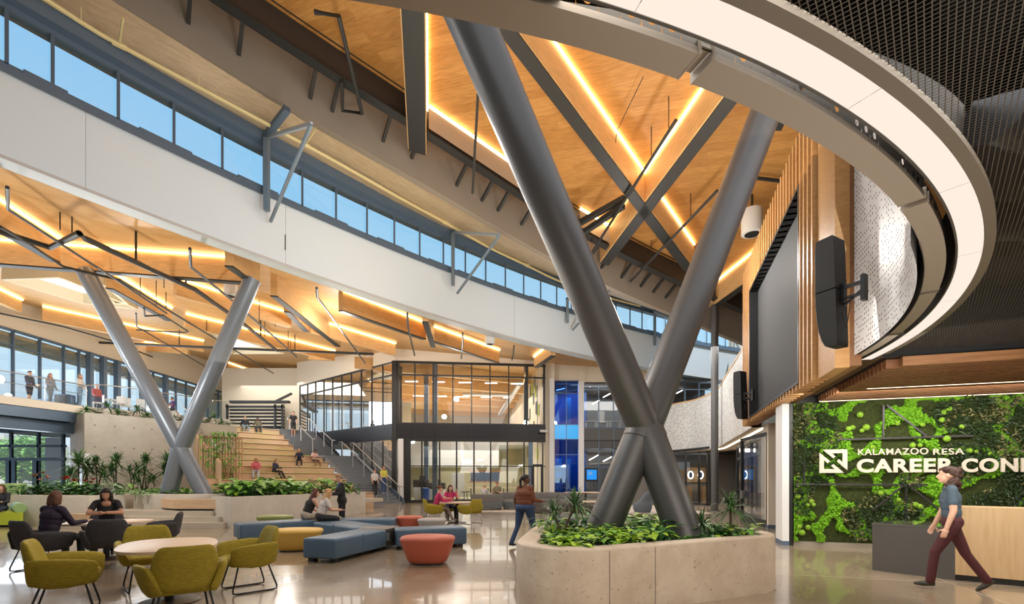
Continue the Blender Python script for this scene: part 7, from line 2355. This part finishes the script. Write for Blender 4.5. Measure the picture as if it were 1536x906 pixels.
        hb.cap(P(0, -.10, .05), P(0, -.135, -.02), .03 * k, .035 * k, 0); hb.cap(P(0, -.135, -.02), P(0, -.125, -.20), .038 * k, .02 * k, 0)
    elif style == 'bun': hb.ell(P(0, -.10, .06), (.045 * k,) * 3, 0)
    elif style == 'curly':
        r = random.Random(4)
        for _ in range(44):
            a = r.uniform(0, 2 * pi); z = r.uniform(-.19, .09)
            x, y = .082 * cos(a), .09 * sin(a) - .04
            if y > .01 and z < .05: continue
            hb.ell(P(x, y, z), (.036 * k,) * 3, 0, None, 8)
    hbm = remesh(hb.mb, max(voxel, .010), 1)
    m2 = MB(); m2.frombm(hbm)
    m2.build('hair', cm(hair, .6), t, smooth=180, local=True)
    return t, hr, hl

SITL = dict(hipz=.56)
def sit(seat, knee=None):
    return dict(hipz=seat + .09)
sitleg = lambda s, dx=.12, out=0.0: ((s * dx, 1, -.06), (s * out, .05, -1))
# 1 the walker by the desk
p = V(6.03, 6.62, 0)
person('woman in slate blue tee and maroon trousers walking past the reception desk', (p.x, p.y, 0), radians(56), 1.69, 'light', (.055, .085, .115), (.060, .008, .011), (.03, .028, .018), (.045, .016, .008), 'curly', voxel=.0085, hipz=.905,
       lean=.05, R=((.18, .15, -1), (.05, .42, -1)), L=((-.14, -.02, -1), (-.06, .30, -1)), RL=((.02, -.38, -1), (.0, -.62, -1)), LL=((-.02, .52, -1), (.0, .12, -1)), lfoot=(0, 1, .0), rfoot=(0, .78, -.62), wide=1.06, head=(0, .02))
# 2 the walker in brown
person('person in rust brown sweater and blue jeans walking away behind the sandy planter', (.29, 10.8, 0), radians(-48), 1.63, 'deep', (.15, .045, .018), (.018, .045, .115), (.02, .02, .02), (.012, .008, .007), 'pony', 'long', voxel=.012, hipz=.87, wide=1.7,
       R=((.35, .15, -1), (.0, 1, -.15)), L=((-.35, -.25, -1), (-.1, .25, -1)), RL=((.03, .3, -1), (0, -.1, -1)), LL=((-.03, -.2, -1), (0, -.55, -1)), head=(radians(-35), 0))
# 3 dark purple sitter
person('person in dark purple sweater sitting with back turned at the second oak table', (-7.74, 8.06, 0), radians(-6), 1.66, 'light', (.022, .013, .032), (.012, .012, .015), (.03, .03, .03), (.115, .045, .018), 'bob', 'long', voxel=.012, **sit(.47),
       lean=.18, R=((.3, .5, -1), (-.1, 1, .05)), L=((-.3, .5, -1), (.1, 1, .05)), RL=sitleg(1), LL=sitleg(-1), wide=1.2, head=(0, .15))
# 4 woman in black
person('dark haired woman in black top leaning on the second oak table, looking down', (-8.26, 9.87, 0), face(-8.38, 10.0, -7.8, 9.1), 1.72, 'tan', (.008, .008, .009), (.03, .035, .06), (.05, .05, .05), (.012, .006, .005), 'long', 'short', voxel=.0085, **sit(.49),
       lean=.22, R=((.35, .75, -.75), (-.85, .6, .0)), L=((-.35, .75, -.75), (.85, .55, .05)), RL=sitleg(1), LL=sitleg(-1), neckline=1, head=(0, .5))
# 5 partial sitter on the lime sofa
person('dark clothed person sitting on the lime bench, cut by the photo edge', (-16.62, 15.75, 0), radians(-160), 1.66, 'light', (.02, .02, .03), (.02, .03, .06), hair=(.10, .045, .02), sleeve='long', voxel=.018, **sit(.50), RL=sitleg(1), LL=sitleg(-1), R=((.2, .5, -1), (-.1, 1, 0)), L=((-.2, .5, -1), (.1, 1, 0)))
# 6, 7 two women on the blue bench, 8 the woman in the suit
person('woman in black tank top and khaki trousers sitting on the blue bench, leaning in', (-5.55, 13.0, 0), radians(-52), 1.68, 'light', (.012, .012, .013), (.38, .32, .25), hair=(.09, .025, .012), sleeve='none', voxel=.013, **sit(.45), lean=.38, wide=1.22,
       R=((.25, .5, -1), (-.2, 1, .1)), L=((-.3, .2, -1), (.0, .9, -.3)), RL=sitleg(1), LL=sitleg(-1), head=(radians(-10), .25))
person('blonde woman in white shirt sitting on the blue bench with her back turned', (-4.98, 12.55, 0), radians(-62), 1.66, 'light', (.62, .56, .52), (.012, .012, .014), hair=(.50, .29, .12), style='blonde', sleeve='short', voxel=.013, **sit(.45), lean=.30, wide=1.2,
       R=((.25, .45, -1), (-.1, 1, -.05)), L=((-.3, .3, -1), (.0, 1, .0)), RL=sitleg(1), LL=sitleg(-1), head=(radians(15), .2), top2=(.2, .19, .18))
suit, hr, hl = person('woman in black suit with blue lanyard standing by the blue bench holding a tray', (-5.12, 14.55, 0), radians(125), 1.66, 'light', (.009, .009, .011), (.008, .008, .010), hair=(.34, .19, .09), style='short', sleeve='long', voxel=.013, hipz=.91, wide=1.12, lean=.08,
       R=((.2, .25, -1), (-.1, .95, -.1)), L=((-.2, .25, -1), (.1, .95, -.1)), head=(radians(8), .3), jacket=True, top2=(.06, .17, .30))
q = suit.matrix_basis @ V(0, .44, 1.07)
t = thing('snack_tray', 'paper tray of reddish snacks held by the woman in the black suit', 'tray', q)
b = MB(); b.lathe([(.10, -.06), (.15, .02), (.155, .025), (.145, .02), (.09, -.05)], 16, q, pw=4); b.build('tray', M['paper'], t)
b = MB()
for k in range(12): b.ell(q + V(.09 * cos(k * 2.4) * sqrt(k / 12), .09 * sin(k * 2.4) * sqrt(k / 12), .02), (.035, .035, .03), 8)
b.build('snacks', cm((.35, .09, .04)), t)
# 9, 10 pink pair
person('ponytailed person in magenta sweater seated at the far oak table, back turned', (-2.66, 16.78, 0), face(-2.72, 16.75, -1.9, 17.0), 1.66, 'light', (.46, .025, .12), (.32, .27, .23), (.35, .28, .22), hair=(.16, .05, .02), style='bun', sleeve='long', voxel=.015, **sit(.47), lean=.25,
       R=((.2, .6, -1), (-.1, 1, .1)), L=((-.2, .6, -1), (.1, 1, .1)), RL=((.05, 1, -.05), (.0, .45, -1)), LL=sitleg(-1), head=(.2, .1))
person('long haired person in pink top resting head on hand at the far oak table', (-2.28, 17.66, 0), face(-2.28, 17.66, -1.95, 16.6), 1.68, 'light', (.48, .03, .13), (.02, .03, .06), hair=(.06, .02, .012), style='long', sleeve='short', voxel=.015, **sit(.47), lean=.2,
       R=((.3, .8, -.6), (-.7, .7, .0)), L=((-.4, .7, -.6), (.25, .1, 1)), RL=sitleg(1), LL=sitleg(-1), head=(.1, .15))
# 11, 12 sofa pair
person('blonde person in white sweatshirt on the gray sofa', (-1.45, 24.55, 0), radians(-35), 1.62, 'light', (.60, .58, .58), (.05, .06, .09), hair=(.55, .38, .20), style='short', sleeve='long', voxel=.02, **sit(.46), lean=.1, RL=sitleg(1), LL=sitleg(-1), R=((.2, .6, -1), (-.1, 1, .2)), L=((-.2, .6, -1), (.1, 1, .2)), head=(0, .2))
person('person in olive tee looking at a phone beside the gray sofa', (-.75, 25.3, 0), radians(165), 1.82, 'light', (.20, .19, .12), (.05, .09, .17), hair=(.20, .10, .04), style='short', sleeve='short', voxel=.02, **sit(.50), lean=.08, RL=sitleg(1), LL=sitleg(-1), R=((.25, .5, -1), (-.6, .9, .35)), L=((-.25, .5, -1), (.6, .9, .35)), head=(0, .3))
# 13, 14 kids on the stairs
def on_stair(px, s):
    q = (px - CX) / F; t = ((C0.x - E_.x * s) - q * (C0.y - E_.y * s)) / (q * A_.y - A_.x)
    return t
def stair_z(t):
    k = math.floor((t + 1.15) / .29)
    return 3.16 * min(19, max(0, k + 1)) / 19
dn = atan2(-A_.y, -A_.x) - pi / 2
for px, s, H, lab, kw in ((562, 1.75, 1.66, 'child in white tee and black trousers coming down the stairs', dict(top=(.62, .60, .58), bot=(.012, .012, .014), shoe=(.6, .6, .6), hair=(.25, .12, .05), style='short')),
                          (575.5, 1.05, 1.72, 'child in yellow tee and blue jeans coming down the stairs', dict(top=(.62, .60, .10), bot=(.03, .075, .20), shoe=(.55, .55, .55), hair=(.28, .12, .05), style='long'))):
    t = on_stair(px, s); z = stair_z(t + .05)
    q = BP(t, s)
    person(lab, (q.x, q.y, z), dn - .25, H, 'light', voxel=.018, R=((.1, .05, -1), (-.1, .5, -1)), L=((-.1, .05, -1), (.1, .5, -1)), RL=((.02, .12, -1), (0, -.06, -1)), LL=((-.02, .02, -1), (0, -.05, -1)), hipz=.905 * H / 1.7, head=(0, .15), **kw)
# 15 the boy on the upper flight
t = on_stair(440, 3.2)
z = 3.16 + 1.9 * min(11, max(0, math.floor((t - 4.9) / .29) + 1)) / 11
q = BP(t, 3.2)
person('boy in black tee and black shorts walking down the upper stair flight', (q.x, q.y, z), dn - .2, 1.72, 'tan', (.010, .010, .012), (.010, .010, .012), (.6, .6, .6), (.015, .01, .008), 'short', legs='short', voxel=.018, hipz=.925, R=((.25, -.1, -1), (.15, .4, -1)), L=((-.25, .2, -1), (-.1, .5, -1)), RL=((.03, .25, -1), (0, -.25, -1)), LL=((-.03, -.05, -1), (0, -.12, -1)))
# bleacher sitters
def bl_seat(px, py):
    best = None
    for k in range(len(TT)):
        t = TT[k] + .28; q = (px - CX) / F
        s = (C0.x + A_.x * t - q * (C0.y + A_.y * t)) / (E_.x - q * E_.y)
        p = BP(t, s, TZ[k]); y = HY - (p.z - CH) / p.y * F
        if best is None or abs(y - py) < best[0]: best = (abs(y - py), p)
    return best[1]
bsit = [
    (384, 708, 'red haired person in pink top and pale jeans lounging on a low bleacher tier', dict(top=(.62, .13, .18), bot=(.42, .50, .58), hair=(.28, .075, .03), style='long', sleeve='long'), 'light', -.7),
    (411, 709, 'person in navy top sitting cross-legged on a low bleacher tier', dict(top=(.022, .035, .085), bot=(.02, .018, .02), hair=(.22, .14, .07), style='bob', sleeve='long'), 'light', .9),
    (449, 691, 'blonde reader in navy top and black leggings at the stair end of the bleacher', dict(top=(.018, .025, .06), bot=(.012, .012, .014), shoe=(.5, .5, .5), hair=(.30, .16, .07), style='long', sleeve='long'), 'light', -.8),
    (471, 691, 'person in pale pink top and shorts beside the stairs on the bleacher', dict(top=(.70, .48, .47), bot=(.03, .02, .02), shoe=(.6, .45, .42), hair=(.02, .012, .01), style='short', sleeve='short', legs='short'), 'brown', 0),
    (368, 637, 'person in dark top and jeans reclining on the top bleacher tier', dict(top=(.02, .022, .03), bot=(.17, .27, .36), shoe=(.55, .4, .35), hair=(.25, .14, .06), style='short', sleeve='long'), 'light', -.5),
    (387, 637, 'person in olive jacket and dark trousers on the top bleacher tier', dict(top=(.14, .125, .085), bot=(.018, .025, .045), hair=(.02, .012, .01), style='short', sleeve='long'), 'brown', -.5)]
for px, py, lab, kw, sk, tw in bsit:
    p = bl_seat(px, py)
    ln = -.35 if py < 650 else .15
    person(lab, (p.x, p.y, p.z - .02), dn + tw * .6, 1.62, sk, voxel=.019, hipz=.11, lean=ln, R=((.25, .5, -1), (-.3, 1, .1)) if ln > 0 else ((.3, -.5, -1), (.1, .2, -1)), L=((-.25, .5, -1), (.3, 1, .1)) if ln > 0 else ((-.3, -.5, -1), (-.1, .2, -1)),
           RL=((.1, 1, .12), (.0, .30, -.85)), LL=((-.12, 1, .05), (.0, .45, -.8)), head=(0, .3 if ln > 0 else -.1), hands=False, **kw)
# balcony figures
for px, yh, Y, rz, lab, kw in ((44, 558, 23.9, -95, 'person in dark blue hoodie and shorts walking along the balcony', dict(top=(.05, .07, .12), bot=(.03, .04, .07), legs='short', hair=(.02, .02, .03), style='cap', sleeve='long')),
                              (75, 562, 24.4, -100, 'person in pale top with a bag walking mid balcony', dict(top=(.30, .32, .36), bot=(.30, .36, .42), hair=(.25, .15, .12), style='long', sleeve='long')),
                              (120, 566, 24.6, -80, 'person in cream top and pale jeans walking ahead on the balcony', dict(top=(.60, .55, .50), bot=(.25, .36, .50), hair=(.28, .17, .10), style='long', sleeve='long')),
                              (145, 573, 27.2, -120, 'person in red reaching over a cafe table on the balcony', dict(top=(.45, .12, .12), bot=(.1, .1, .14), hair=(.2, .1, .06), style='short', sleeve='long'))):
    person(lab, ((px - CX) / F * Y, Y, ZD), radians(rz), 1.68, 'light', voxel=.02, RL=((.03, .25, -1), (0, -.15, -1)), LL=((-.03, -.2, -1), (0, -.35, -1)), R=((.1, .3, -1), (0, .9, -.3)), L=((-.1, .1, -1), (0, .6, -.8)), hands=False, hipz=.91, **kw)
Y = 29.0
person('person in purple sitting at a balcony cafe table behind the far X column', ((259 - CX) / F * Y, Y, ZD), radians(150), 1.6, 'tan', (.10, .04, .20), (.02, .02, .03), hair=(.015, .01, .01), style='short', sleeve='short', voxel=.02, **sit(.45), RL=sitleg(1), LL=sitleg(-1), R=((.2, .6, -1), (-.1, 1, .1)), L=((-.2, .6, -1), (.1, 1, .1)), hands=False)
for o in PROTO:
    drop(o)
# ================================================================ the world outside, lights, camera
b = MB(); b.quad(V(-160, 24, -.4), V(-24, 24, -.4), V(-24, 160, -.4), V(-160, 160, -.4)); b.quad(V(-160, -60, -.4), V(-61, -60, -.4), V(-61, 24, -.4), V(-160, 24, -.4))
struct(b.build('ground_outside', M['ground'], smooth=0))
r = random.Random(2)
def tree(label, x, y, h, cr):
    t = thing('tree', label, 'tree', (x, y, -.4))
    b = MB(); b.tube([V(x, y, -.4), V(x + .1, y, h * .5), V(x, y, h * .8)], [.2, .14, .06], 8); b.build('trunk', M['stem'], t)
    b = MB()
    for _ in range(900):
        d = V(r.gauss(0, 1), r.gauss(0, 1), r.gauss(0, 1)).normalized() * (r.random() ** .4)
        q = V(x + d.x * cr, y + d.y * cr, h * .68 + d.z * cr * .9)
        add_leaf(b, q, V(r.uniform(-1, 1), r.uniform(-1, 1), r.uniform(-.6, .6)), .55, .40, 0, .2)
    b.build('crown', M['tree'], t, smooth=60)
for k, (px, Y, h, cr) in enumerate(((30, 52, 5.5, 2.6), (52, 58, 6.6, 3.0), (10, 60, 6.0, 3.0), (-40, 55, 6, 3), (66, 62, 4.4, 2.2))):
    tree('%s green tree outside the entrance doors, counting toward the blue outer panel' % nth(sorted((30, 52, 10, -40, 66)).index(px)), (px - CX) / F * Y, Y, h, cr)
for k, (px0, px1, Y, h, lab) in enumerate(((8, 48, 95, 9.0, 'pale flat-roofed building far outside the entrance doors'), (-60, 6, 80, 9.5, 'cream building at the frame edge outside the entrance'))):
    x0, x1 = (px0 - CX) / F * Y, (px1 - CX) / F * Y
    t = thing('outside_building', lab, 'building', ((x0 + x1) / 2, Y, -.4))
    b = MB(); b.box(((x0 + x1) / 2, Y + 4, h / 2 - .4), (x1 - x0, 8, h)); b.build('walls', M['ext_wall'], t, smooth=0)
    for j in range(5):
        b = MB(); b.box((x0 + (x1 - x0) * (j + .5) / 5, Y - .05, h * .7), ((x1 - x0) / 9, .1, 1.6)); b.build('window', M['ext_win'], t, smooth=0)
# outer shell so daylight enters only by the windows
b = MB()
b.quad(V(-31, -6, -.2), V(-31, 18, -.2), V(-31, 18, 5), V(-31, -6, 5)); struct(b.build('wall_entrance_side', M['cream'], smooth=0))
b = MB(); b.quad(V(-31, -3.2, 0), V(26, -3.2, 0), V(26, -3.2, 16), V(-31, -3.2, 16)); struct(b.build('wall_behind_viewer', M['cream'], smooth=0))
b = MB(); b.quad(V(26, -3.2, 0), V(26, 46, 0), V(26, 46, 16), V(26, -3.2, 16)); struct(b.build('wall_right', M['cream'], smooth=0))
b = MB(); b.quad(V(15, 33.5, 0), V(26, 46, 0), V(26, 46, 14), V(15, 33.5, 14)); struct(b.build('wall_right_rear', M['cream'], smooth=0))

w = bpy.data.worlds.new('World'); SC.world = w; w.use_nodes = True
nt = w.node_tree; N, L = nt.nodes, nt.links
bg = N['Background']
tc = N.new('ShaderNodeTexCoord'); sx = N.new('ShaderNodeSeparateXYZ'); L.new(tc.outputs['Generated'], sx.inputs[0])
rp = N.new('ShaderNodeValToRGB')
rp.color_ramp.elements[0].position = 0.0; rp.color_ramp.elements[0].color = (.78, .90, 1.0, 1)
rp.color_ramp.elements[1].position = 0.75; rp.color_ramp.elements[1].color = (.22, .54, .93, 1)
e = rp.color_ramp.elements.new(.22); e.color = (.52, .80, 1.0, 1)
e = rp.color_ramp.elements.new(.45); e.color = (.36, .69, .98, 1)
L.new(sx.outputs[2], rp.inputs[0]); L.new(rp.outputs[0], bg.inputs[0]); bg.inputs[1].default_value = 1.0

def area(name, loc, size, energy, col=(1, 1, 1), rot=(0, 0, 0), sy=None):
    l = bpy.data.lights.new(name, 'AREA'); l.energy = energy; l.color = col; l.size = size
    if sy: l.shape = 'RECTANGLE'; l.size_y = sy
    o = bpy.data.objects.new(name, l); COL.objects.link(o); o.location = loc; o.rotation_euler = rot
    return o
def point(name, loc, energy, col=(1, 1, 1), r=1.5):
    l = bpy.data.lights.new(name, 'POINT'); l.energy = energy; l.color = col; l.shadow_soft_size = r
    o = bpy.data.objects.new(name, l); COL.objects.link(o); o.location = loc
for k, (x, y, z, e) in enumerate(((-2.5, 10, 7.2, 480), (5.2, 13.5, 7.2, 480), (-3.0, 14.0, 8.0, 150), (4.0, 20.5, 6.8, 420))):
    point('hall_fill', (x, y, z), e, (1, .94, .86), .25)  # unseen point lamps added to fill the upper hall
for k, (x, y, z, e) in enumerate(((-17.5, 14.5, 5.8, 430), (-12.4, 13.2, 5.0, 380), (-8.2, 23.0, 8.0, 470), (-17.5, 22.5, 6.6, 430), (-3.2, 27.5, 7.6, 340), (-14.5, 31, 7.0, 420))):
    point('low_roof_fill', (x, y, z), e, (1, .96, .90), .2)  # added fill under the low roof, no fixtures here
point('seating_fill', (-6.0, 6.5, 6.0), 200, (1, .95, .88), .25)  # added only to brighten the seating
area('hall_up_fill', (1, 12, 7.2), 12, 470, (1, .80, .54), (pi, 0, 0))  # unseen upward lamp added to warm the high planks
area('low_roof_up_fill', (-12, 21, 5.6), 13, 340, (1, .85, .62), (pi, 0, .7))  # added below the low ceiling to warm its planks
area('balcony_daylight', (-25.9, 27, 7.4), 16, 900, (.78, .89, 1.0), (radians(90), 0, radians(-90)), 4.0)
area('entrance_daylight', (-27.5, 25.6, 2.2), 6, 260, (.82, .9, 1.0), (radians(90), 0, radians(180)), 3.6)
area('fascia_fill', (2, 6, 9.5), 9, 260, (.82, .91, 1.0), (radians(80), 0, radians(38)))  # added cool fill aimed at the white fascia, no window here
area('front_fill', (2.2, 1.6, 3.3), 4.0, 200, (1, .92, .82), (radians(25), 0, 0))  # unseen fill added near the viewer for the planter
area('ring_up_fill', (3.0, 3.4, 0.9), 4.0, 62, (1, .90, .80), (pi, 0, 0))  # added to light the underside of the ring
area('desk_fill', (7.4, 6.6, 3.2), 3.0, 120, (1, .91, .8))  # unseen fill added over the desk
area('moss_wash', (8.0, 9.0, 3.15), 4.5, 115, (1, .95, .84), (radians(35), 0, radians(-17)), .5)
area('moss_fill', (5.6, 6.0, 2.6), 3, 70, (1, .95, .86), (radians(75), 0, radians(-30)))
area('screen_wall_fill', (-.5, 8.5, 5.5), 4, 110, (1, .92, .80), (radians(90), 0, radians(-78)))
area('workshop_light', (-3, 38, 8.3), 9, 500, (1, .95, .86)); area('workshop_up_fill', (-4, 43, 5.6), 16, 1100, (1, .88, .68), (pi, 0, 0)); area('upper_hall_light', (-4, 50, 8.6), 10, 500, (1, .95, .86)); area('workshop_low_light', (-3, 36, 3.9), 7, 300, (1, .96, .86))  # the upward one is added to fill the workshop ceiling
area('workshop_mezzanine_light', (-3, 42, 2.3), 7, 160, (1, .96, .86))
area('office_light', (7, 35.8, 8.0), 6, 260); area('office_low_light', (7, 35.8, 3.5), 6, 100)
area('blue_bay_light', (3.6, 34.4, 7.9), 1.6, 70); area('blue_bay_low_light', (3.6, 34.4, 3.6), 1.6, 30)
area('shop_fill', (11.5, 27, 3.1), 4, 130, (1, .9, .75)); area('library_light', (-20, 38, 9.5), 6, 260, (1, .95, .85))  # first one is an added fill brightening the shop interior
area('right_rear_fill', (8.5, 24, 8.0), 5, 420, (1, .97, .92))  # unseen fill added for the rear corner
s = bpy.data.lights.new('sun', 'SUN'); s.energy = 3.5; s.color = (1, .96, .88); s.angle = .02
o = bpy.data.objects.new('sun', s); COL.objects.link(o); o.rotation_euler = (radians(48), 0, radians(25))

cam = bpy.data.cameras.new('camera'); co = bpy.data.objects.new('camera', cam); COL.objects.link(co)
co.location = (0, 0, CH); co.rotation_euler = (pi / 2, 0, 0)
cam.sensor_width = 36.0; cam.lens = F * 36.0 / 1536.0
cam.shift_x = 0.0; cam.shift_y = (HY - 453.0) / 1536.0
cam.clip_end = 500; cam.clip_start = .05
SC.camera = co
SC.view_settings.view_transform = 'Standard'
SC.view_settings.look = 'None'
SC.view_settings.exposure = 0.0
SC.cycles.max_bounces = 8; SC.cycles.diffuse_bounces = 4; SC.cycles.glossy_bounces = 4; SC.cycles.transparent_max_bounces = 24; SC.cycles.transmission_bounces = 4
SC.cycles.sample_clamp_indirect = 4.0; SC.cycles.sample_clamp_direct = 0
SC.cycles.use_denoising = True
SC.cycles.caustics_reflective = False; SC.cycles.caustics_refractive = False
